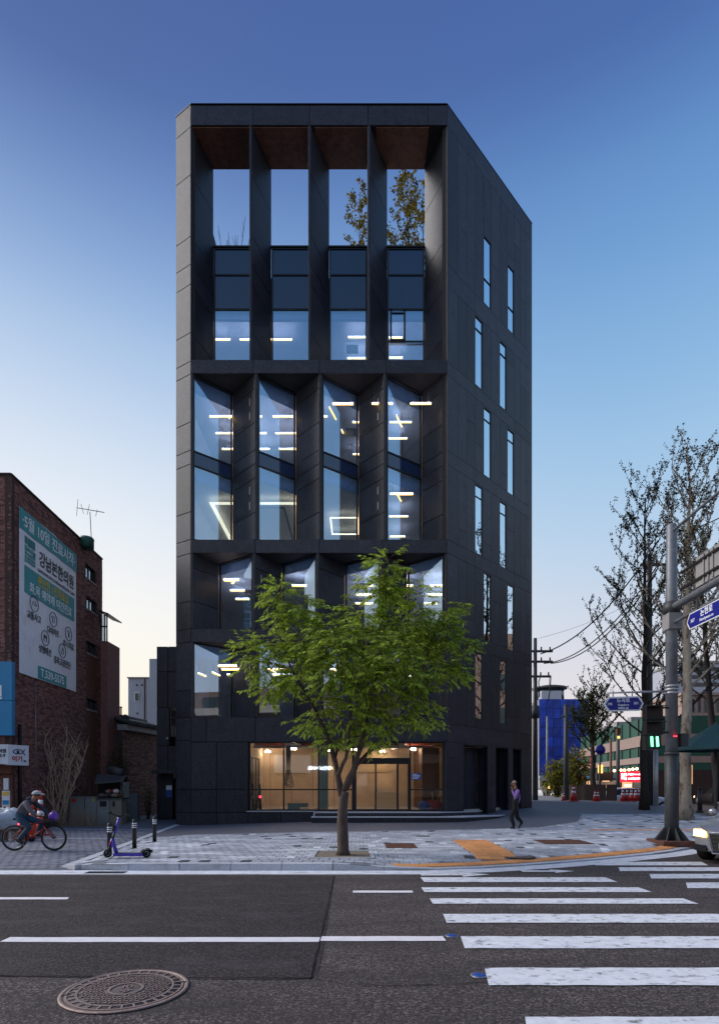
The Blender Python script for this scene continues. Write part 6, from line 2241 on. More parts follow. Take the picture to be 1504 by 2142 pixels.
for px, Y, s, lab in ((1199, 31, 1.25, 'single large traffic cone in front of the brown hoarding'), (1244, 31, .8, 'small paired traffic cone in front of the longer hoarding'), (1250, 31, .8, 'small paired traffic cone in front of the longer hoarding'), (1302, 31, .95, 'red traffic cone in the tight row below the red sign'), (1311, 31, .95, 'red traffic cone in the tight row below the red sign'), (1320, 31.2, .95, 'red traffic cone in the tight row below the red sign'), (1329, 31, .95, 'red traffic cone in the tight row below the red sign'), (1337, 31, .95, 'red traffic cone in the tight row below the red sign'), (1343, 31.3, .95, 'red traffic cone in the tight row below the red sign'), (1178, 32, .7, 'low traffic cone at the end of the hoarding')):
    o = cone_proto if first else copy_tree(cone_proto)
    first = False
    x = XA(px, Y)
    o.location = (x, Y, zs(x, Y) + .005)
    o.scale = (s, s, s)
    tag(o, lab, 'traffic cone', 'red cones along the far pavement')
# ---- far buildings
bt = empty('tarpaulin_building', (XA(1180, 78), 78, 0), 'building wrapped in bright blue tarpaulin sheets behind the poles', 'building')
Yb = 78.0
x0, x1 = XA(1127, Yb), XA(1232, Yb)
z0, z1 = ZA(1622, Yb), ZA(1462, Yb)
MB().bb(x0 + .05, x1 - .05, Yb + .2, Yb + 10, 0, z1 - .1).build('core', 'grey_wall', bt)
for i in range(7):
    for j in range(8):
        a_, b_ = lerp(x0, x1, i / 7), lerp(x0, x1, (i + 1) / 7)
        c_, d_ = lerp(z0, z1, j / 8), lerp(z0, z1, (j + 1) / 8)
        q = random.uniform(-.06, .06)
        MB().hexa([(a_ + .02, Yb + q, c_ + .02), (b_ - .02, Yb - q, c_ + .02), (b_ - .02, Yb + .1, c_ + .02), (a_ + .02, Yb + .1, c_ + .02)], [(a_ + .02, Yb - q, d_ - .02), (b_ - .02, Yb + q, d_ - .02), (b_ - .02, Yb + .1, d_ - .02), (a_ + .02, Yb + .1, d_ - .02)]).build('tarpaulin_sheet', 'tarp_blue', bt)
MB().bb(x0, x1, Yb - .3, Yb + .1, 0, z0 - .05).build('base_wall', 'white_wall', bt)
rb_ = empty('round_roof_building', (XA(1160, 120), 120, 0), 'distant pale building topped by a round drum with a wide flat roof', 'building')
c = (XA(1162, 120), 124, 0)
MB().lathe(c, [(3.7, 0), (3.7, ZA(1462, 120)), (3.4, ZA(1461, 120))], 32).build('lower_drum', 'white_wall', rb_)
MB().lathe(c, [(3.0, ZA(1460.5, 120)), (3.0, ZA(1436, 120))], 32).build('glazed_drum', 'dark_window', rb_)
MB().lathe(c, [(3.6, ZA(1435.8, 120)), (3.6, ZA(1432, 120)), (2.2, ZA(1429, 120))], 32).build('roof', 'steel_dark', rb_)
MB().tube([(c[0], 124, ZA(1432, 124)), (c[0], 124, ZA(1414, 124))], .06, 6).build('mast', 'steel_dark', rb_)
MB().bb(c[0] - 3.6, c[0] + .5, 118, 120, 0, ZA(1448, 120)).build('side_block', 'white_wall', rb_)
def striped(name, A, B, z_bands, lab, ms, depth=8, cat='building', win=None):
    A, B = Vector(A), Vector(B)
    d = (B - A).normalized()
    n = Vector((d.y, -d.x))
    o = empty(name, ((A.x + B.x) / 2, (A.y + B.y) / 2, 0), lab, cat)
    for i, (z0, z1) in enumerate(zip(z_bands, z_bands[1:])):
        m = ms[i % len(ms)]
        ins = .12 if m == 'green_band' or m == 'dark_window' else 0
        q = [A - n * ins, B - n * ins, B - n * depth, A - n * depth]
        MB().hexa([vz(v, z0 + .01) for v in q], [vz(v, z1) for v in q]).build('window_band' if ins else 'wall_band', m, o)
        if ins:
            k = max(3, int((B - A).length / 2.2))
            for j in range(1, k):
                p = A.lerp(B, j / k)
                q = [p - n * .11 - d * .06, p - n * .02 - d * .06, p - n * .02 + d * .06, p - n * .11 + d * .06]
                MB().hexa([vz(v, z0 + .02) for v in q], [vz(v, z1 - .01) for v in q]).build('mullion', 'steel_dark', o)
    return o
gb_ = striped('striped_building', (XA(1212, 70), 70), (XA(1352, 48), 48), [0, 2.8, 3.4, 3.95, 4.85, 5.8, 7.3], 'beige and green banded office block behind the red lit sign', ('hoarding', 'green_band', 'beige_band', 'green_band', 'beige_band', 'green_band'))
pk = empty('pink_building', (XA(1480, 62), 62, 0), 'pale pink stone building with tall narrow windows behind the trees', 'building')
Yp = 62.0
xa, xb = XA(1425, Yp), XA(1560, Yp)
MB().bb(xa, xb, Yp, Yp + 9, 0, ZA(1455, Yp)).build('wall', 'pink_wall', pk)
for py0, py1 in ((1462, 1490), (1500, 1530), (1545, 1572)):
    for px in range(1432, 1556, 13):
        f_ = MB().bb(XA(px, Yp), XA(px + 7, Yp), Yp - .06, Yp - .002, ZA(py1, Yp), ZA(py0, Yp)).build('window', 'beige_band', pk)
        MB().bb(XA(px + 1, Yp), XA(px + 6, Yp), Yp - .08, Yp - .062, ZA(py1 - 1, Yp), ZA(py0 + 1, Yp)).build('pane', 'dark_window', f_)
MB().bb(xa - .2, xb, Yp - .25, Yp + 9, ZA(1455, Yp) + .01, ZA(1449, Yp)).build('cornice', 'pink_wall', pk)
gt = empty('grey_tower_block', (XA(1470, 110), 110, 0), 'grey block with a flat roof rising behind the pink building', 'building')
MB().bb(XA(1418, 110), XA(1560, 110), 110, 122, 0, ZA(1388, 110)).build('wall', 'white_wall', gt)
MB().bb(XA(1416, 110), XA(1560, 110), 109.6, 122, ZA(1388, 110) + .01, ZA(1383, 110)).build('roof_slab', 'grey_wall', gt)
for k in range(3):
    MB().bb(XA(1424, 110), XA(1556, 110), 109.9, 109.99, ZA(1404 + k * 16, 110), ZA(1396 + k * 16, 110)).build('window_band', 'dark_window', gt)
# red lit shop sign with bulbs
rs = empty('red_shop_sign', (XA(1318, 44), 44, 2), 'glowing red shop sign with white lettering under a row of bulbs', 'sign')
Yr = 44.0
MB().bb(XA(1297, Yr), XA(1341, Yr), Yr, Yr + .25, ZA(1636, Yr), ZA(1614, Yr)).build('sign_box', 'red_sign', rs)
rr = random.Random(2)
for (px0, px1, py0, py1) in ((1299, 1303, 1618, 1631), (1304, 1310, 1617, 1624), (1304.5, 1309.5, 1626, 1632), (1313, 1338, 1618, 1622), (1313, 1337, 1626, 1631)):
    mb = MB()
    px = px0
    while px < px1:
        w = rr.uniform(1.2, 2.4)
        mb.bb(XA(px, Yr), XA(min(px + w, px1), Yr), Yr - .03, Yr - .001, ZA(py1 - rr.uniform(0, 1.5), Yr), ZA(py0 + rr.uniform(0, 1.5), Yr))
        px += w + .7
    mb.build('lettering', 'neon_white', rs)['kind'] = 'stuff'
for px, py in ((1284.5, 1612), (1298.5, 1611), (1305.5, 1611), (1315, 1610), (1323, 1609), (1331.5, 1608), (1309, 1643), (1316.5, 1643), (1283, 1645), (1282, 1658), (1282, 1665), (1282, 1671)):
    o = empty('bulb', (XA(px, 43.6), 43.6, ZA(py, 43.6)), 'round glowing bulb strung round the red shop sign', 'bulb', 'bulbs round the red sign')
    MB().ball((XA(px, 43.6), 43.6, ZA(py, 43.6)), .10, 10).build('glass', 'lamp_warm', o)
    MB().lathe((XA(px, 43.6), 43.6, ZA(py, 43.6) + .09), [(.04, 0), (.04, .07)], 8).build('socket', 'black_paint', o)
w_ = empty('shop_awning', (XA(1260, 44.5), 44.5, 0), 'dark shop front with a pale lettered fascia left of the red sign', 'shop')
MB().bb(XA(1248, 44.5), XA(1282, 44.5), 44.5, 44.8, ZA(1633, 44.5), ZA(1615, 44.5)).build('fascia', 'black_paint', w_)
MB().bb(XA(1246, 44.3), XA(1284, 44.3), 44.2, 44.8, ZA(1641, 44.3), ZA(1635, 44.3)).build('ledge', 'concrete', w_)
ls = empty('lit_shop_sign', (XA(1464, 52), 52, 3), 'cluster of white glowing shop lights beyond the mottled trunk', 'sign')
for px0, px1, py0, py1, m in ((1452, 1477, 1611, 1618, 'neon_white'), (1451, 1457, 1619, 1630, 'neon_yellow'), (1458, 1478, 1629, 1634, 'neon_white'), (1460, 1478, 1638, 1648, 'lit_window')):
    MB().bb(XA(px0, 52), XA(px1, 52), 52, 52.2, ZA(py1, 52), ZA(py0, 52)).build('light_box', m, ls)
MB().bb(XA(1440, 52), XA(1570, 52), 52.3, 53, .3, ZA(1575, 52)).build('shop_front', 'hoarding', ls)
MB().bb(XA(1478, 52), XA(1570, 52), 52.1, 52.25, ZA(1630, 52), ZA(1616, 52)).build('green_fascia', 'green_band', ls)

# shop fronts along the foot of the banded block
A_, B_ = Vector((XA(1212, 70), 70)), Vector((XA(1352, 48), 48))
d_ = (B_ - A_).normalized()
n_ = Vector((d_.y, -d_.x))
L_ = (B_ - A_).length
fm = ('ink_red', 'sky_sign', 'sign_white', 'lit_window', 'parasol', 'ink_yellow', 'sign_white')
for k in range(7):
    a, b = A_ + d_ * (L_ * (k + .08) / 7) + n_ * .02, A_ + d_ * (L_ * (k + .92) / 7) + n_ * .02
    q = [a, b, b + n_ * .25, a + n_ * .25]
    MB().hexa([vz(v, 2.2) for v in q], [vz(v, 2.7) for v in q]).build('shop_fascia', fm[k], gb_)
    q = [a, b, b + n_ * .05, a + n_ * .05]
    MB().hexa([vz(v, .3) for v in q], [vz(v, 2.0) for v in q]).build('shop_window', 'lit_window' if k % 2 else 'dark_window', gb_)
for k in range(4):
    a = A_ + d_ * (L_ * (.2 + k * .2)) + n_ * .02
    zz = 7.3
    MB().box((a.x - n_.x * 2, a.y - n_.y * 2, zz + .45), (1.1, .8, .9)).build('roof_unit', 'concrete', gb_)

for px0, px1, py0, py1, m, lab in ((1236, 1240.5, 1578, 1610, 'red_sign', 'narrow upright red sign glowing beside the pollarded trunk'), (1252, 1260, 1600, 1617, 'amber_lamp', 'small square orange lit sign left of the red shop sign'), (1443, 1448, 1600, 1640, 'lit_window', 'warm lit upright sign by the mottled trunk')):
    o = empty('lit_sign', (XA(px0, 43), 43, ZA(py1, 43)), lab, 'sign')
    MB().bb(XA(px0, 43), XA(px1, 43), 43, 43.15, ZA(py1, 43), ZA(py0, 43)).build('light_box', m, o)
    MB().bb(XA(px0, 43) - .04, XA(px1, 43) + .04, 43.02, 43.2, ZA(py1, 43) - .05, ZA(py1, 43) - .002).build('bracket', 'black_paint', o)
# ============================================================ people, bicycle, scooter, cars
random.seed(51)
def skin_body(name, verts, edges, parent, mats, root=0, sub=2):
    """verts: {key: (point, radius or (rx, ry), material)}; one continuous skinned surface, faces painted by the nearest bone"""
    keys = list(verts)
    idx = {k: i for i, k in enumerate(keys)}
    me = bpy.data.meshes.new(name)
    off = origin_of(parent)
    me.from_pydata([Vector(verts[k][0]) - off for k in keys], [(idx[a], idx[b]) for a, b in edges], [])
    o = bpy.data.objects.new(name, me)
    C.objects.link(o)
    sk = o.modifiers.new('skin', 'SKIN')
    sk.use_smooth_shade = True
    sk.branch_smoothing = .6
    if not me.skin_vertices:
        bpy.context.view_layer.objects.active = o
        with bpy.context.temp_override(object=o, active_object=o):
            bpy.ops.mesh.customdata_skin_add()
    for i, k in enumerate(keys):
        r = verts[k][1]
        me.skin_vertices[0].data[i].radius = r if isinstance(r, tuple) else (r, r)
        me.skin_vertices[0].data[i].use_root = (i == root)
    sb = o.modifiers.new('sub', 'SUBSURF')
    sb.levels = sb.render_levels = sub
    dg = bpy.context.evaluated_depsgraph_get()
    dg.update()
    new = bpy.data.meshes.new_from_object(o.evaluated_get(dg))
    bpy.data.objects.remove(o)
    names = []
    for k in keys:
        if verts[k][2] not in names:
            names.append(verts[k][2])
    new.materials.clear()
    for n_ in names:
        new.materials.append(M[n_])
    segs = []
    for a, b in edges:
        pa, pb_ = Vector(verts[a][0]) - off, Vector(verts[b][0]) - off
        segs.append((pa, pb_, names.index(verts[a][2]), names.index(verts[b][2])))
    for p in new.polygons:
        c = p.center
        best, bd = 0, 1e9
        for pa, pb_, ma, mb_ in segs:
            d = pb_ - pa
            t = clamp((c - pa).dot(d) / max(1e-9, d.length_squared))
            q = (c - pa - d * t).length
            if q < bd:
                bd, best = q, (ma if t < .5 else mb_)
        p.material_index = best
        p.use_smooth = True
    new.name = name
    ob = bpy.data.objects.new(name, new)
    C.objects.link(ob)
    ob.parent = parent
    return ob
def fingers(verts, edges, wrist, palm, dirv, side, m='skin', curl=.35, L=.075, key='h'):
    """four fingers of unequal length and a thumb rooted in the palm vertex"""
    dirv, side = Vector(dirv).normalized(), Vector(side).normalized()
    dn = dirv.cross(side).normalized()
    for i, (off, l) in enumerate(((-.030, .85), (-.010, 1.0), (.010, .95), (.028, .75))):
        a = Vector(palm) + side * off + dirv * .03
        b = a + (dirv * (1 - curl * .3) + dn * curl).normalized() * L * l * .55
        c = b + (dirv * (1 - curl) + dn * curl * 1.6).normalized() * L * l * .45
        for nm, p_, r_ in (('a', a, .010), ('b', b, .009), ('c', c, .007)):
            verts[key + nm + str(i)] = (p_, r_, m)
        edges += [(key + 'palm', key + 'a' + str(i)), (key + 'a' + str(i), key + 'b' + str(i)), (key + 'b' + str(i), key + 'c' + str(i))]
    a = Vector(palm) - side * .035 - dirv * .015
    b = a + (dirv * .6 - side * .7 + dn * .2).normalized() * .035
    c = b + (dirv * .9 - side * .2 + dn * .3).normalized() * .028
    for nm, p_, r_ in (('t0', a, .012), ('t1', b, .010), ('t2', c, .008)):
        verts[key + nm] = (p_, r_, m)
    edges += [(key + 'palm', key + 't0'), (key + 't0', key + 't1'), (key + 't1', key + 't2')]
def head_parts(o, c, fwd, r=.098, hair='hair', hair_low=-.02, cap=None, bald=False):
    """face features set on the skinned head: nose, ears, eyes, mouth, hair shell; c is the head centre"""
    c, f = Vector(c), Vector(fwd).normalized()
    up = Vector((0, 0, 1))
    s = up.cross(f).normalized()
    def at(x, y, z):
        return c + f * x + s * y + up * z
    MB().hexa([at(r * .92, -.012, -.022), at(r * .92, .012, -.022), at(r * .8, .014, .03), at(r * .8, -.014, .03)], [at(r * 1.22, -.010, -.020), at(r * 1.22, .010, -.020), at(r * 1.0, .005, .025), at(r * 1.0, -.005, .025)]).build('nose', 'skin', o, bevel=.003)
    for y in (-1, 1):
        MB().ball(at(-.005, y * r * .80, -.005), .03, 8, .6, .45, 1.1).build('ear', 'skin', o)
        MB().ball(at(r * .86, y * .034, .012), .011, 8).build('eye', 'hair', o)
        MB().box(at(r * .90, y * .034, .034), (.012, .034, .007), math.atan2(f.y, f.x)).build('eyebrow', 'hair', o)
    MB().box(at(r * .90, 0, -.052), (.014, .045, .010), math.atan2(f.y, f.x)).build('mouth', 'rust', o)
    mb = MB()
    n, m_ = 16, 7
    vs, fs = [], []
    for i in range(m_ + 1):
        t = lerp(hair_low, 1.0, i / m_) * PI / 2
        for j in range(n):
            a = 2 * PI * j / n
            d = f * math.cos(a) * math.cos(t) * 1.04 + s * math.sin(a) * math.cos(t) * .90 + up * math.sin(t) * 1.12
            k = 1.06
            if math.cos(a) > .45 and i < (5 if bald else 3):
                k = .88
            vs.append(c + d * r * k)
    for i in range(m_):
        for j in range(n):
            fs.append((i * n + j, i * n + (j + 1) % n, (i + 1) * n + (j + 1) % n, (i + 1) * n + j))
    fs.append(tuple(m_ * n + j for j in range(n)))
    mb.smooth = True
    mb.add(vs, fs)
    mb.build('hair', hair, o)
def shoe(o, heel, toe, m, w=.042, sole='shoe_dark', h=.075):
    heel, toe = Vector(heel), Vector(toe)
    d = (toe - heel).normalized()
    s = d.cross(Vector((0, 0, 1))).normalized() * w
    up = s.cross(d).normalized()
    L = (toe - heel).length
    mb = MB()
    rings = []
    for t, k, hh in ((0, .75, h * .9), (.25, .9, h * 1.15), (.55, 1.0, h * .85), (.85, .95, h * .55), (1.0, .6, h * .35)):
        p = heel + d * L * t
        rings.append([p - s * k + up * .014, p + s * k + up * .014, p + s * k * .7 + up * hh, p - s * k * .7 + up * hh])
    vs = [v for r in rings for v in r]
    fs = [(0, 1, 2, 3)[::-1], tuple(16 + i for i in range(4))]
    for i in range(4):
        for j in range(4):
            fs.append((i * 4 + j, i * 4 + (j + 1) % 4, (i + 1) * 4 + (j + 1) % 4, (i + 1) * 4 + j))
    sh = mb.add(vs, fs).build('shoe', m, o, bevel=.012)
    mb = MB()
    mb.hexa([heel - s * .85, heel + s * .85, toe + s * .75, toe - s * .75], [heel - s * .85 + up * .016, heel + s * .85 + up * .016, toe + s * .75 + up * .016, toe - s * .75 + up * .016])
    mb.build('sole', sole, sh)
# ---- walking man
Yw = 18.7
def W(px, py, dy=0.):
    return P(px, py, Yw + dy)
pz = zs(XA(1077, Yw), Yw)
man = empty('person', (XA(1077, Yw), Yw, pz), 'walking person in black vest and purple shirt holding a hand to the face', 'person')
gz = pz - W(1077, 1734).z                     # puts the soles on the ground
up = lambda v, dz=0.: Vector((v.x, v.y, v.z + gz + dz))
v = {}
v['pelvis'] = (up(W(1077, 1686)), (.125, .105), 'trousers_black')
v['belly'] = (up(W(1078, 1675)), (.125, .115), 'vest_black')
v['chest'] = (up(W(1079.5, 1660)), (.135, .125), 'vest_black')
v['collar'] = (up(W(1079, 1651)), (.085, .085), 'vest_black')
v['neck'] = (up(W(1077, 1647.5)), .048, 'skin')
v['skull'] = (up(W(1075, 1640.5)), .080, 'skin')
v['crown'] = (up(W(1075, 1635.5)), .068, 'skin')
v['jaw'] = (up(W(1072.6, 1643.5)), .045, 'skin')
e = [('pelvis', 'belly'), ('belly', 'chest'), ('chest', 'collar'), ('collar', 'neck'), ('neck', 'skull'), ('skull', 'crown'), ('skull', 'jaw')]
# near arm (camera side) bent, hand to the face
v['shN'] = (up(W(1083, 1653, -.17)), .062, 'shirt_purple')
v['elN'] = (up(W(1077.5, 1668, -.22)), .046, 'shirt_purple')
v['wrN'] = (up(W(1071.5, 1655.5, -.14)), .032, 'shirt_purple')
v['hpalm'] = (up(W(1070.6, 1650.5, -.12)), (.036, .018), 'skin')
e += [('chest', 'shN'), ('shN', 'elN'), ('elN', 'wrN'), ('wrN', 'hpalm')]
fingers(v, e, v['wrN'][0], v['hpalm'][0], (-.15, .1, 1), (-.6, -.8, 0), curl=-.25, L=.07, key='h')
v['shF'] = (up(W(1081, 1653, .17)), .06, 'shirt_purple')
v['elF'] = (up(W(1086, 1669, .24)), .045, 'shirt_purple')
v['wrF'] = (up(W(1082, 1683, .24)), .032, 'shirt_purple')
v['gpalm'] = (up(W(1080.6, 1688, .24)), (.034, .018), 'skin')
e += [('chest', 'shF'), ('shF', 'elF'), ('elF', 'wrF'), ('wrF', 'gpalm')]
fingers(v, e, v['wrF'][0], v['gpalm'][0], (-.2, 0, -1), (-1, 0, .2), curl=.4, L=.07, key='g')
v['hpN'] = (up(W(1076.5, 1690, -.085)), .098, 'trousers_black')
v['knN'] = (up(W(1068.5, 1709, -.10)), .075, 'trousers_black')
v['anN'] = (up(W(1074.5, 1727, -.10)), .058, 'trousers_black')
v['ftN'] = (up(W(1071.5, 1731, -.10)), .032, 'trousers_black')
v['hpF'] = (up(W(1078, 1690, .085)), .098, 'trousers_black')
v['knF'] = (up(W(1081, 1710, .10)), .074, 'trousers_black')
v['anF'] = (up(W(1091.5, 1720.5, .10)), .056, 'trousers_black')
v['ftF'] = (up(W(1089.8, 1725.5, .10)), .03, 'trousers_black')
for s_ in 'NF':
    e += [('pelvis', 'hp' + s_), ('hp' + s_, 'kn' + s_), ('kn' + s_, 'an' + s_), ('an' + s_, 'ft' + s_)]
skin_body('body', v, e, man, None)
head_parts(man, up(W(1074.6, 1639.2)), (-1, -.15, -.12), .088, 'hair_grey', .1, bald=True)
shoe(man, up(W(1076, 1734, -.1)), up(W(1066.5, 1734, -.1)) + Vector((0, 0, .01)), 'shoe_dark')
shoe(man, up(W(1093, 1722.5, .1)), up(W(1085, 1732.5, .1)), 'shoe_dark')
vz_ = up(W(1078, 1679))
MB().lathe((vz_.x, vz_.y, vz_.z - .02), [(.125, 0), (.135, .02), (.135, .045), (.125, .06)], 20).build('belt', 'car_black', man)
MB().box(up(W(1072.6, 1677.5, -.11)), (.05, .03, .035)).build('pouch', 'steel_dark', man)
# ---- bicycle
Yk = 13.87
def K(px, py, dy=0.):
    q = P(px, py, Yk)
    return Vector((q.x, q.y + dy, q.z))
gnd = .016
RW = .315
hubR, hubF = K(30.9, 1757), K(113.8, 1754.5)
hubR.z = hubF.z = gnd + RW
bike = empty('bicycle', ((hubR.x + hubF.x) / 2, Yk, gnd), 'red mountain bicycle with a front basket ridden along the alley mouth', 'bicycle')
def wheel(h, nm='wheel'):
    t = MB()
    ring_ = lambda r: [h + Vector((r * math.cos(a), 0, r * math.sin(a))) for a in [2 * PI * i / 36 for i in range(36)]]
    w = t.tube(ring_(RW - .024), .024, 8, closed=True).build('tyre', 'rubber', bike)
    MB().tube(ring_(RW - .055), .011, 6, closed=True).build('rim', 'rim_grey', w)
    for i in range(20):
        a = 2 * PI * i / 20
        MB().tube([h + Vector((0, .02 * (1 if i % 2 else -1), 0)), h + Vector(((RW - .06) * math.cos(a), 0, (RW - .06) * math.sin(a)))], .0022, 3, cap=False).build('spoke', 'rim_grey', w)
    MB().tube([h - Vector((0, .05, 0)), h + Vector((0, .05, 0))], .022, 10).build('hub', 'dark_metal', w)
wheel(hubR)
wheel(hubF)
BB = K(65, 1760)
BB.z = gnd + .29
ST = K(45, 1722)
HT0, HT1 = K(96.5, 1730), K(94, 1718)
def ftube(a, b, r, nm, m='bike_red'):
    MB().tube([a, b], r, 8).build(nm, m, bike)
fr = MB()
for a, b, r in ((BB, ST, .016), (ST + (BB - ST) * .22, HT1, .017), (BB, HT0, .020), (HT0, HT1, .022)):
    fr.tube([a, b], r, 8)
for s_ in (-.045, .045):
    fr.tube([BB + Vector((0, s_ * .5, 0)), hubR + Vector((0, s_, 0))], .010, 6)
    fr.tube([ST + (BB - ST) * .2 + Vector((0, s_ * .4, 0)), hubR + Vector((0, s_, 0))], .009, 6)
fr.build('frame', 'bike_red', bike)
fk = MB()
for s_ in (-.05, .05):
    fk.tube([HT0 + Vector((0, s_, 0)), hubF + Vector((0, s_, 0))], .017, 8)
fk.tube([HT0 + Vector((0, -.05, 0)), HT0 + Vector((0, .05, 0))], .018, 8)
fk.build('fork', 'bike_red', bike)
seat = K(42, 1712)
MB().tube([ST, seat - Vector((0, 0, .05))], .014, 8).build('seat_post', 'rim_grey', bike)
MB().hexa([seat + Vector((-.13, -.07, -.04)), seat + Vector((.15, -.02, -.03)), seat + Vector((.15, .02, -.03)), seat + Vector((-.13, .07, -.04))], [seat + Vector((-.13, -.075, .01)), seat + Vector((.14, -.018, .0)), seat + Vector((.14, .018, .0)), seat + Vector((-.13, .075, .01))]).build('saddle', 'vest_black', bike, bevel=.02)
hb = K(93, 1708)
MB().tube([HT1, hb + Vector((0, 0, -.01))], .014, 8).build('stem', 'dark_metal', bike)
MB().tube([hb + Vector((-.03, -.28, .02)), hb + Vector((0, -.1, 0)), hb + Vector((0, .1, 0)), hb + Vector((-.03, .28, .02))], .013, 8).build('handlebar', 'dark_metal', bike)
for s_ in (-1, 1):
    MB().tube([hb + Vector((-.03, s_ * .29, .02)), hb + Vector((-.015, s_ * .17, .01))], .018, 8).build('grip', 'rubber', bike)
bk0, bk1 = K(97, 1727), K(117, 1713)
bas = MB()
for z in (0, .33, .66, 1):
    zz = lerp(bk0.z, bk1.z, z)
    x0, x1 = bk0.x + .02 * (1 - z), bk1.x - .03 * (1 - z)
    bas.tube([(x0, Yk - .13, zz), (x1, Yk - .13, zz), (x1, Yk + .13, zz), (x0, Yk + .13, zz)], .006, 5, closed=True)
for i in range(8):
    t = i / 7
    for y in (-.13, .13):
        bas.tube([(lerp(bk0.x + .02, bk1.x - .03, t), Yk + y, bk0.z), (lerp(bk0.x, bk1.x, t), Yk + y, bk1.z)], .004, 4)
bas.build('basket', 'black_paint', bike)
MB().bb(bk0.x + .02, bk1.x - .03, Yk - .12, Yk + .12, bk0.z, bk0.z + .10).build('basket_floor', 'vest_black', bike)
bag = empty('plastic_bag', (K(113, 1710).x, Yk, K(113, 1712).z), 'bulging purple plastic bag in the bicycle basket', 'bag')
mb = MB().ball(K(112.5, 1707.5), .115, 16, 1.05, 1, 1)
rr = random.Random(4)
for i, q in enumerate(mb.v):
    k = 1 + rr.uniform(-.05, .05)
    c = K(112.5, 1707.5)
    mb.v[i] = tuple(c + (Vector(q) - c) * k)
mb.build('sack', 'bag_purple', bag, sub=1)
MB().tube([K(111, 1698.5), K(110, 1696.5), K(113, 1697.5), K(115, 1699)], [.02, .012, .012, .01], 6).build('knot', 'bag_purple', bag)
MB().lathe(BB + Vector((0, .0, 0)), [(.085, -.045), (.085, -.038)], 24, 'Y').build('chainring', 'dark_metal', bike)
MB().tube([BB + Vector((0, -.05, .085)), hubR + Vector((0, -.05, .04))], .006, 5).build('chain', 'dark_metal', bike)
MB().tube([BB + Vector((0, -.05, -.085)), hubR + Vector((0, -.05, -.05))], .006, 5).build('chain', 'dark_metal', bike)
MB().lathe(hubR + Vector((0, 0, 0)), [(.05, -.06), (.045, -.04)], 16, 'Y').build('sprocket', 'rust', bike)
pedN, pedF = K(51, 1766, -.12), K(77, 1754, .12)
pedN.z = gnd + .155
for pd_, s_ in ((pedN, -1), (pedF, 1)):
    MB().tube([BB + Vector((0, s_ * .06, 0)), pd_ + Vector((0, -s_ * .05, 0))], .012, 6).build('crank', 'dark_metal', bike)
    MB().box(pd_, (.09, .09, .02)).build('pedal', 'black_paint', bike)
MB().tube([ST + Vector((-.02, 0, -.02)), K(36, 1735), K(33, 1740)], .006, 5).build('cable', 'cable_black', bike)
MB().ball(K(40, 1724), .022, 8).build('rear_reflector', 'red_lamp', bike)
# ---- cyclist
cyc = empty('person', (K(60, 1740).x, Yk, gnd), 'person in a grey cap, grey jacket and jeans riding a bicycle', 'person')
v = {}
v['pelvis'] = (K(43, 1706), (.135, .135), 'jacket_grey')
v['belly'] = (K(48, 1694), (.14, .145), 'jacket_grey')
v['chest'] = (K(57, 1681), (.145, .16), 'jacket_grey')
v['collar'] = (K(66, 1674.5), (.09, .09), 'hood_blue')
v['neck'] = (K(71.5, 1671.5), .052, 'skin')
v['skull'] = (K(77.5, 1664.5), .082, 'skin')
v['crown'] = (K(77, 1660), .075, 'skin')
v['jaw'] = (K(80.8, 1668), .048, 'skin')
e = [('pelvis', 'belly'), ('belly', 'chest'), ('chest', 'collar'), ('collar', 'neck'), ('neck', 'skull'), ('skull', 'crown'), ('skull', 'jaw')]
for s_, dy, c_, ep, wp, hp in (('N', -1, 'jacket_grey', (76, 1695), (90, 1706), (94, 1707)), ('F', 1, 'hood_blue', (80, 1693), (91, 1704.5), (94.5, 1706))):
    v['sh' + s_] = (K(61, 1677.5, dy * .17), .068, c_)
    v['el' + s_] = (K(*ep, dy * .24), .054, c_)
    v['wr' + s_] = (K(*wp, dy * .23), .037, c_)
    v[s_ + 'palm'] = (K(*hp, dy * .23) + Vector((0, 0, .025)), (.036, .022), 'skin')
    e += [('chest', 'sh' + s_), ('sh' + s_, 'el' + s_), ('el' + s_, 'wr' + s_), ('wr' + s_, s_ + 'palm')]
    fingers(v, e, v['wr' + s_][0], v[s_ + 'palm'][0] + Vector((.0, 0, 0)), (1, 0, -.15), (0, -dy, 0), curl=.9 if True else 0, L=.075, key=s_)
for s_, dy, kp_, ap in (('N', -1, (69, 1729), (45, 1757)), ('F', 1, (84, 1721), (73, 1748))):
    v['hp' + s_] = (K(44, 1710, dy * .09), .105, 'jeans')
    v['th' + s_] = (K(lerp(44, kp_[0], .55), lerp(1710, kp_[1], .55), dy * .11), .092, 'jeans')
    v['kn' + s_] = (K(*kp_, dy * .11), .072, 'jeans')
    v['cf' + s_] = (K(lerp(kp_[0], ap[0], .45), lerp(kp_[1], ap[1], .45), dy * .115), .068, 'jeans')
    v['an' + s_] = (K(*ap, dy * .12), .056, 'jeans')
    e += [('pelvis', 'hp' + s_), ('hp' + s_, 'th' + s_), ('th' + s_, 'kn' + s_), ('kn' + s_, 'cf' + s_), ('cf' + s_, 'an' + s_)]
skin_body('body', v, e, cyc, None)
hc = K(77.8, 1663.2)
head_parts(cyc, hc, (1, -.08, -.12), .092, 'hair', -.05)
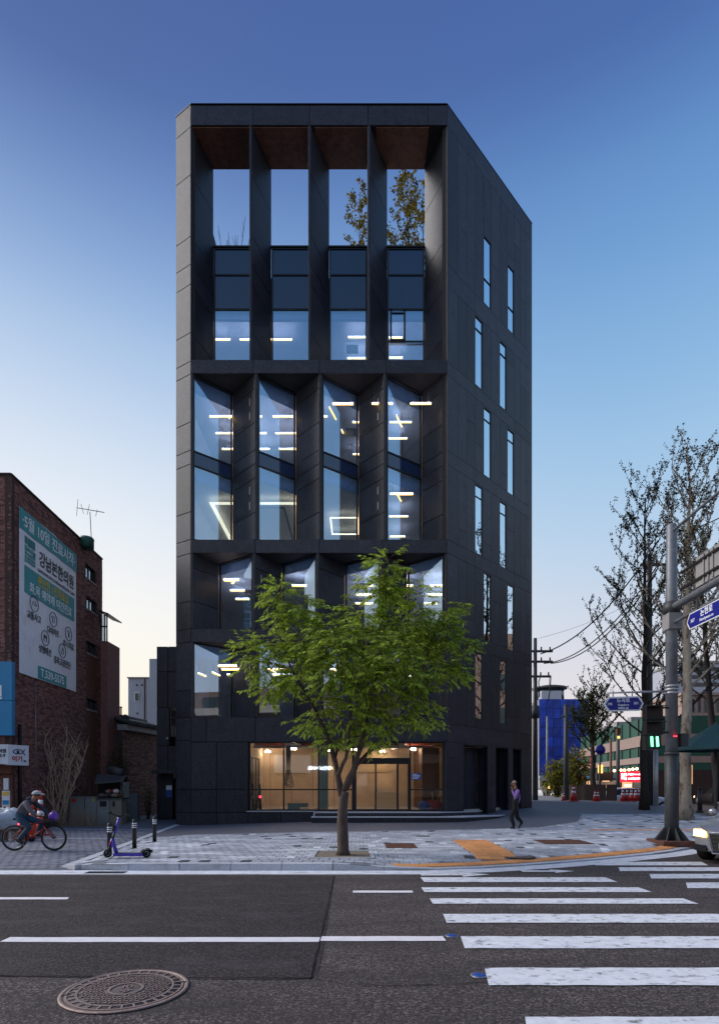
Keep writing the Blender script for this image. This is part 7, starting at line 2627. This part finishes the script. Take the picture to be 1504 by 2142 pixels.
# cap with peak
mb = MB()
vs, fs = [], []
n, m_ = 18, 6
for i in range(m_ + 1):
    t = i / m_ * PI / 2
    for j in range(n):
        a = 2 * PI * j / n
        vs.append(hc + Vector((math.cos(a) * math.cos(t) * .112, math.sin(a) * math.cos(t) * .098, .022 + math.sin(t) * .092)))
for i in range(m_):
    for j in range(n):
        fs.append((i * n + j, i * n + (j + 1) % n, (i + 1) * n + (j + 1) % n, (i + 1) * n + j))
mb.smooth = True
cap_o = mb.add(vs, fs).build('cap', 'cap_grey', cyc)
mb = MB()
pk_ = [hc + Vector((.095, -.075, .03)), hc + Vector((.165, -.055, .012)), hc + Vector((.195, 0, .006)), hc + Vector((.165, .055, .012)), hc + Vector((.095, .075, .03))]
mb.extr(pk_, (0, 0, .010)).build('peak', 'cap_grey', cap_o)
shoe(cyc, K(39.5, 1759.5, -.12), K(56.5, 1767.5, -.12), 'shoe_dark', .045, 'shoe_white', .09)
shoe(cyc, K(67, 1752, .12), K(84, 1753, .12), 'shoe_dark', .045, 'shoe_white', .09)
MB().tube([K(60, 1673.5, -.08), K(64.5, 1669.5, -.05), K(66, 1668.5, 0), K(64.5, 1669.5, .05), K(60, 1673.5, .08)], [.03, .038, .04, .038, .03], 8).build('hood', 'hood_blue', cyc)
# ---- kick scooter
Yq = 11.62
zq = zs(XA(268, Yq), Yq) + .006
def Q(px, py, dy=0.):
    q = P(px, py, Yq)
    return Vector((q.x, Yq + dy, q.z))
scb = empty('kick_scooter', (XA(268, Yq), Yq, zq), 'violet blue electric kick scooter parked at the pavement edge', 'scooter')
rw = .088
wf, wr = Q(226, 1787), Q(307, 1784)
wf.z = wr.z = zq + rw
for h_ in (wf, wr):
    pts = [h_ + Vector(((rw - .022) * math.cos(a), 0, (rw - .022) * math.sin(a))) for a in [2 * PI * i / 28 for i in range(28)]]
    w = MB().tube(pts, .022, 8, closed=True).build('tyre', 'rubber', scb)
    pts = [h_ + Vector(((rw - .046) * math.cos(a), 0, (rw - .046) * math.sin(a))) for a in [2 * PI * i / 24 for i in range(24)]]
    MB().tube(pts, .008, 6, closed=True).build('rim', 'refl_white', w)
    MB().lathe(h_, [(.04, -.022), (.04, .022)], 16, 'Y').build('hub', 'dark_metal', w)
dk0, dk1 = Q(240, 1786.5), Q(301, 1785)
zd = zq + .095
dkm = MB()
dkm.hexa([(dk0.x, Yq - .075, zd - .055), (dk1.x, Yq - .075, zd - .055), (dk1.x, Yq + .075, zd - .055), (dk0.x, Yq + .075, zd - .055)], [(dk0.x, Yq - .08, zd), (dk1.x, Yq - .08, zd), (dk1.x, Yq + .08, zd), (dk0.x, Yq + .08, zd)])
deck = dkm.build('deck', 'scooter_blue', scb, bevel=.012)
MB().bb(dk0.x + .01, dk1.x - .02, Yq - .065, Yq + .065, zd + .001, zd + .006).build('grip_mat', 'rubber', deck)
hd = Q(236, 1757)
MB().tube([Vector((dk0.x + .05, Yq, zd - .03)), Vector((lerp(dk0.x, hd.x, .45) + .02, Yq, lerp(zd, hd.z, .5))), hd], [.04, .036, .032], 10).build('neck', 'scooter_blue', scb)
MB().tube([hd + (wf - hd) * -.1, hd + (wf - hd) * .42], .034, 10).build('head_tube', 'scooter_blue', scb)
MB().box(hd + (wf - hd) * .2 + Vector((-.02, -.036, 0)), (.03, .008, .07), 0, 0, .28).build('reflector', 'orange_plastic', scb)
fk = MB()
for s_ in (-.035, .035):
    fk.tube([hd + (wf - hd) * .42 + Vector((0, s_, 0)), wf + Vector((0, s_, 0))], .016, 8)
fk.build('fork', 'dark_metal', scb)
top = Q(251, 1709)
stem = MB().tube([hd, hd.lerp(top, .30)], .022, 10).build('lower_stem', 'black_paint', scb)
MB().tube([hd.lerp(top, .30), top], .027, 10).build('stem', 'scooter_blue', scb)
MB().box(hd.lerp(top, .52) + Vector((-.03, 0, 0)), (.05, .07, .13), 0, 0, .3).build('control_box', 'black_paint', scb)
MB().tube([Q(233.5, 1698.5, -.18), top + Vector((-.01, -.06, .02)), top + Vector((.02, .06, .02)), Q(262, 1706, .22)], .014, 8).build('handlebar', 'black_paint', scb)
MB().tube([Q(233.5, 1698.5, -.18), Q(240, 1700, -.12)], .02, 8).build('grip', 'rubber', scb)
MB().tube([Q(262, 1706, .22), Q(257.5, 1705, .15)], .02, 8).build('grip', 'rubber', scb)
MB().box(top + Vector((.01, 0, .02)), (.07, .06, .035)).build('display', 'black_paint', scb)
MB().ball(top + Vector((-.03, -.02, -.03)), .02, 8).build('headlamp', 'refl_white', scb)
fd = MB()
for i in range(8):
    a0, a1 = lerp(.15, 2.9, i / 8), lerp(.15, 2.9, (i + 1) / 8)
    q = lambda a, y, r: wr + Vector((r * math.cos(a), y, r * math.sin(a)))
    fd.hexa([q(a0, -.04, rw + .012), q(a1, -.04, rw + .012), q(a1, .04, rw + .012), q(a0, .04, rw + .012)], [q(a0, -.04, rw + .02), q(a1, -.04, rw + .02), q(a1, .04, rw + .02), q(a0, .04, rw + .02)])
fd.build('mudguard', 'black_paint', scb)
MB().box(wr + Vector((.112, 0, .05)), (.02, .05, .05)).build('tail_lamp', 'car_black', scb)
MB().tube([Vector((dk0.x + .03, Yq - .07, zd - .05)), Vector((dk0.x - .03, Yq - .17, zq))], .010, 6).build('kickstand', 'black_paint', scb)
# ---- cars
def car(name, paint, lab, group=None, plate='', lights='headlight', full=True, prefix_cat='car'):
    o = empty(name, (0, 0, 0), lab, 'car', group)
    # stations along the length: y from front (0) to rear (4.6): half width, low z, belt z, top z, cabin half width
    S = [(0.00, .52, .30, .60, .62, .40), (.06, .74, .22, .66, .69, .6), (.25, .86, .20, .74, .79, .7), (.75, .905, .19, .82, .89, .74), (1.25, .915, .18, .90, .965, .74), (1.45, .915, .18, .93, 1.0, .72), (2.05, .915, .18, .95, 1.36, .62), (2.5, .915, .18, .96, 1.44, .60), (3.2, .915, .18, .97, 1.42, .60), (3.75, .905, .19, .98, 1.18, .64), (4.1, .89, .21, .98, 1.06, .70), (4.5, .80, .28, .90, .96, .66), (4.6, .70, .34, .80, .82, .6)]
    def ring(s):
        y, w, zl, zb, zt, wc = s
        h = [(0, zl), (w * .80, zl), (w * .97, zl + .10), (w, zl + .26), (w * 1.0, (zl + zb) / 2 + .06), (w * .985, zb - .04), (w * .93, zb + (.0 if zt > zb + .1 else -.01)), (lerp(w * .93, wc, .5), lerp(zb, zt, .5)), (wc, zt - .035), (wc * .8, zt - .005), (0, zt)]
        return [Vector((x, y, z)) for x, z in h] + [Vector((-x, y, z)) for x, z in h[-2:0:-1]]
    mb = MB()
    rings = [ring(s) for s in S]
    k = len(rings[0])
    mb.smooth = True
    vs = [p for r in rings for p in r]
    fs, mi = [], []
    for i in range(len(S) - 1):
        for j in range(k):
            fs.append((i * k + j, i * k + (j + 1) % k, (i + 1) * k + (j + 1) % k, (i + 1) * k + j)[::-1])
            jj = j if j < 10 else k - 1 - j
            cab = S[i][4] > S[i][3] + .06 or S[i + 1][4] > S[i + 1][3] + .25
            top_ = max(S[i][4], S[i + 1][4]) - min(S[i][4], S[i + 1][4])
            side_glass = 6 <= jj <= 7 and min(S[i][4], S[i + 1][4]) > 1.15
            screen = jj >= 6 and top_ > .16
            mi.append(1 if side_glass or screen else 0)
    n0 = len(mb.f)
    mb.add(vs, fs)
    mb.mi = mi
    mb.add([], [])
    mb.f += [list(range(k)), [(len(S) - 1) * k + j for j in range(k)][::-1]]
    mb.mi += [0, 0]
    mb.sm += [True, True]
    body = mb.build('body', [paint, 'car_black'], o, sub=2)
    for y in (.85, 3.65):
        for s_ in (-1, 1):
            c = Vector((s_ * .80, y, .32))
            MB().lathe(c, [(.20, -.12), (.30, -.115), (.325, -.08), (.325, .08), (.30, .115), (.20, .12)], 24, 'X').build('wheel', 'rubber', o)
            MB().lathe(c + Vector((s_ * .122, 0, 0)), [(.19, -.004), (.19, .004)], 16, 'X').build('rim', 'rim_grey', o)
    # grille, plate, bumper details
    gr = MB().hexa([(-.38, -.05, .24), (.38, -.05, .24), (.38, .12, .24), (-.38, .12, .24)], [(-.48, .0, .62), (.48, .0, .62), (.48, .2, .62), (-.48, .2, .62)]).build('grille', 'car_black', o, bevel=.02)
    fr = MB().tube([(-.39, -.055, .235), (.39, -.055, .235), (.495, -.005, .63), (-.495, -.005, .63)], .018, 6, closed=True).build('grille_frame', 'chrome', gr)
    for z in (.30, .38, .46, .54):
        MB().bb(-.42, .42, -.048, -.03, z, z + .012).build('grille_bar', 'steel_dark', gr)
    MB().bb(-.27, .27, -.078, -.064, .34, .45).build('number_plate', 'plate', o)
    if plate:
        put_text('lettering', plate, .085, 'ink', o, (0, -.081, .395), (1, 0, 0), (0, 0, 1), .002, bold=.002)
    if group is None:
        for x in (-.14, -.046, .046, .14):
            pts = [(x + .055 * math.cos(a), -.06, .535 + .055 * math.sin(a)) for a in [2 * PI * i / 16 for i in range(16)]]
            MB().tube(pts, .007, 5, closed=True).build('emblem_ring', 'chrome', o)
    for s_ in (-1, 1):
        a = [Vector((s_ * x, y, z)) for x, y, z in ((.53, .06, .54), (.80, .19, .555), (.85, .33, .68), (.66, .16, .70), (.54, .08, .65))]
        hl = MB().extr(a, (0, -.09, .0)).build('headlight', lights, o)
        MB().hexa([Vector((s_ * .52, .0, .25)), Vector((s_ * .80, .12, .26)), Vector((s_ * .80, .3, .26)), Vector((s_ * .52, .2, .25))], [Vector((s_ * .54, .0, .38)), Vector((s_ * .82, .12, .38)), Vector((s_ * .82, .3, .38)), Vector((s_ * .54, .2, .38))]).build('air_intake', 'car_black', o)
        m_ = Vector((s_ * .98, 1.72, 1.0))
        MB().ball(m_, .10, 12, 1, .6, .72).tube([m_ - Vector((s_ * .14, 0, .04)), m_], .03, 6).build('wing_mirror', paint, o)
        MB().extr([Vector((s_ * x, y, z)) for x, y, z in ((.45, 4.60, .70), (.80, 4.50, .72), (.82, 4.42, .86), (.48, 4.56, .86))], (0, .05, 0)).build('tail_lamp', 'red_lamp', o)
    return o
silver = car('silver_car', 'car_silver', 'silver car with four ring grille and lit headlights turning at the crossing', None, '22거 2205')
place(silver, (7.40, 11.30, .0), R(-50))
def far_car(paint, px, Y, rz_, lab, lights='headlight', s=1.0):
    c = car('parked_car', paint, lab, 'cars in the far street', '', lights)
    x = XA(px, Y)
    z = zs(x, Y) if x < 15.4 and Y < 45 else .0
    place(c, (x, Y, z), rz_)
    c.scale = (s, s, s)
    return c
far_car('car_teal', 1322, 39, R(100), 'pale teal car parked below the red sign behind the cones', 'lamp_white')
far_car('car_white', 1163, 58, R(0), 'white car with lit headlights by the blue building', 'headlight')
far_car('car_white', 1395, 34, R(95), 'white car half hidden by the signal pole', 'lamp_white')
far_car('car_black', 1470, 46, R(178), 'black car with red tail lamps beyond the mottled tree', 'lamp_white')
far_car('car_white', 1525, 38, R(170), 'white car beside the parasol pole', 'lamp_white')
# dark rider waiting by the cars
mr = empty('motor_scooter', (XA(1148, 46), 46, .6), 'dark delivery motor scooter with its headlight on', 'motor scooter')
x, Y, z = XA(1148, 46), 46.0, .62
MB().hexa([(x - .2, Y, z + .25), (x + .2, Y, z + .25), (x + .2, Y + 1.2, z + .3), (x - .2, Y + 1.2, z + .3)], [(x - .15, Y + .1, z + .95), (x + .15, Y + .1, z + .95), (x + .2, Y + 1.2, z + .75), (x - .2, Y + 1.2, z + .75)]).build('body', 'car_black', mr, bevel=.05)
for yy in (Y, Y + 1.2):
    MB().lathe((x, yy, z + .25), [(.12, -.05), (.25, -.04), (.25, .04), (.12, .05)], 18, 'X').build('wheel', 'rubber', mr)
MB().ball((x, Y - .02, z + .75), .10, 10).build('headlight', 'headlight', mr)
MB().tube([(x - .32, Y + .2, z + 1.05), (x, Y + .12, z + 1.0), (x + .32, Y + .2, z + 1.05)], .02, 6).build('handlebar', 'black_paint', mr)
MB().bb(x - .25, x + .25, Y + .9, Y + 1.4, z + .8, z + 1.3).build('delivery_box', 'black_paint', mr)

# ============================================================ roof terrace planting
def terrace_tree(px, Y, pyt, spread, lab, leafy, seed, n=26):
    base = Vector((XA(px, Y), Y, 22.7))
    zt = ZA(pyt, Y)
    if leafy:
        return ginkgo('terrace_tree', base, (zt, (0, 0), n, .22, spread), lab, .05, 1.0, 'bark_dark', 'leaf_amber', seed=seed, leafn=1, lsize=.095, up=.8, wide=1.1)
    rr = random.Random(seed)
    o = empty('terrace_shrub', base, lab, 'shrub')
    T = MB()
    for k in range(26):
        d = Vector((rr.uniform(-.30, .30), rr.uniform(-.2, .2), 1)).normalized()
        L = (zt - base.z) * rr.uniform(.55, 1.0)
        e_ = base + d * L
        T.tube([base, base.lerp(e_, .5) + Vector((rr.uniform(-.06, .06), 0, 0)), e_], [.024, .018, .008], 4, cap=False)
        for _ in range(3):
            q = base.lerp(e_, rr.uniform(.4, .9))
            T.tube([q, q + d * .3 + Vector((rr.uniform(-.16, .16), rr.uniform(-.1, .1), .15))], [.012, .006], 3, cap=False)
    T.build('stems', 'bark_dark', o)
    return o
terrace_tree(852, 27.2, 372, 1.9, 'leafy amber tree on the roof terrace seen in the right opening', True, 2, 27)
terrace_tree(752, 27.6, 408, 1.5, 'smaller amber tree on the roof terrace beside the leafy one', True, 3, 19)
terrace_tree(488, 26.6, 448, .8, 'leafless shrub on the roof terrace seen in the left opening', False, 6)
terrace_tree(886, 28.2, 380, 1.5, 'slim amber tree at the right wall of the roof terrace', True, 8, 12)

# ============================================================ the street behind the viewer (seen mirrored in the glass)
def block(name, x0, x1, y0, y1, h, m, lab, floors, face, balc=None, wm='dark_window', nwin=8):
    o = empty(name, ((x0 + x1) / 2, (y0 + y1) / 2, 0), lab, 'building')
    MB().bb(x0, x1, y0, y1, 0, h).build('wall', m, o)
    fh = h / floors
    for f in range(floors):
        for k in range(nwin):
            t0, t1 = (k + .22) / nwin, (k + .78) / nwin
            z0, z1 = f * fh + fh * .32, f * fh + fh * .80
            if face == 'N':
                MB().bb(lerp(x0, x1, t0), lerp(x0, x1, t1), y1 + .002, y1 + .06, z0, z1).build('window', wm if (f + k) % 5 else 'lit_window', o)
            else:
                MB().bb(x0 - .06, x0 - .002, lerp(y0, y1, t0), lerp(y0, y1, t1), z0, z1).build('window', wm, o)
        if balc:
            zz = f * fh + fh * .08
            if face == 'N':
                MB().bb(x0 + .3, x1 - .3, y1 + .061, y1 + 1.1, zz, zz + fh * .26).build('balcony', balc, o)
            else:
                MB().bb(x0 - 1.1, x0 - .061, y0 + .3, y1 - .3, zz, zz + fh * .26).build('balcony', balc, o)
    return o
block('apartment_block', 36, 48, -22, 12, 12.5, 'apartment_wall', 'brown apartment block with pale balconies across the side street', 4, 'W', 'apartment_pale', nwin=9)
tall = block('brick_tower', 34, 46, 21, 46, 15.5, 'apartment_wall', 'tall brown brick block across the side street', 5, 'W', None, nwin=8)
block('shop_block', -26, -1, -30, -15, 11, 'grey_wall', 'grey shop block across the road behind the viewer', 3, 'N', None, nwin=8)
block('corner_block', 1, 26, -32, -16, 14, 'apartment_wall', 'brown corner block across the road behind the viewer', 4, 'N', 'apartment_pale', nwin=8)
block('side_block', -60, -30, -28, -14, 12, 'brick', 'red brick block across the road further along', 4, 'N', None, nwin=9)
sn = empty('lit_wall_sign', (-4.2, -14.9, 3.3), 'lit white lettered sign with a yellow disc across the road', 'sign')
rr = random.Random(9)
x = -2.9
while x > -5.3:
    w = rr.uniform(.1, .2)
    MB().bb(x - w, x, -14.95, -14.9, 3.1 + rr.uniform(0, .08), 3.5 - rr.uniform(0, .1)).build('letter', 'neon_far', sn)
    x -= w + .07
MB().lathe((-2.6, -14.9, 3.3), [(.02, -.05), (.24, -.05), (.24, .0)], 20, 'Y').build('disc', 'neon_far_yellow', sn)
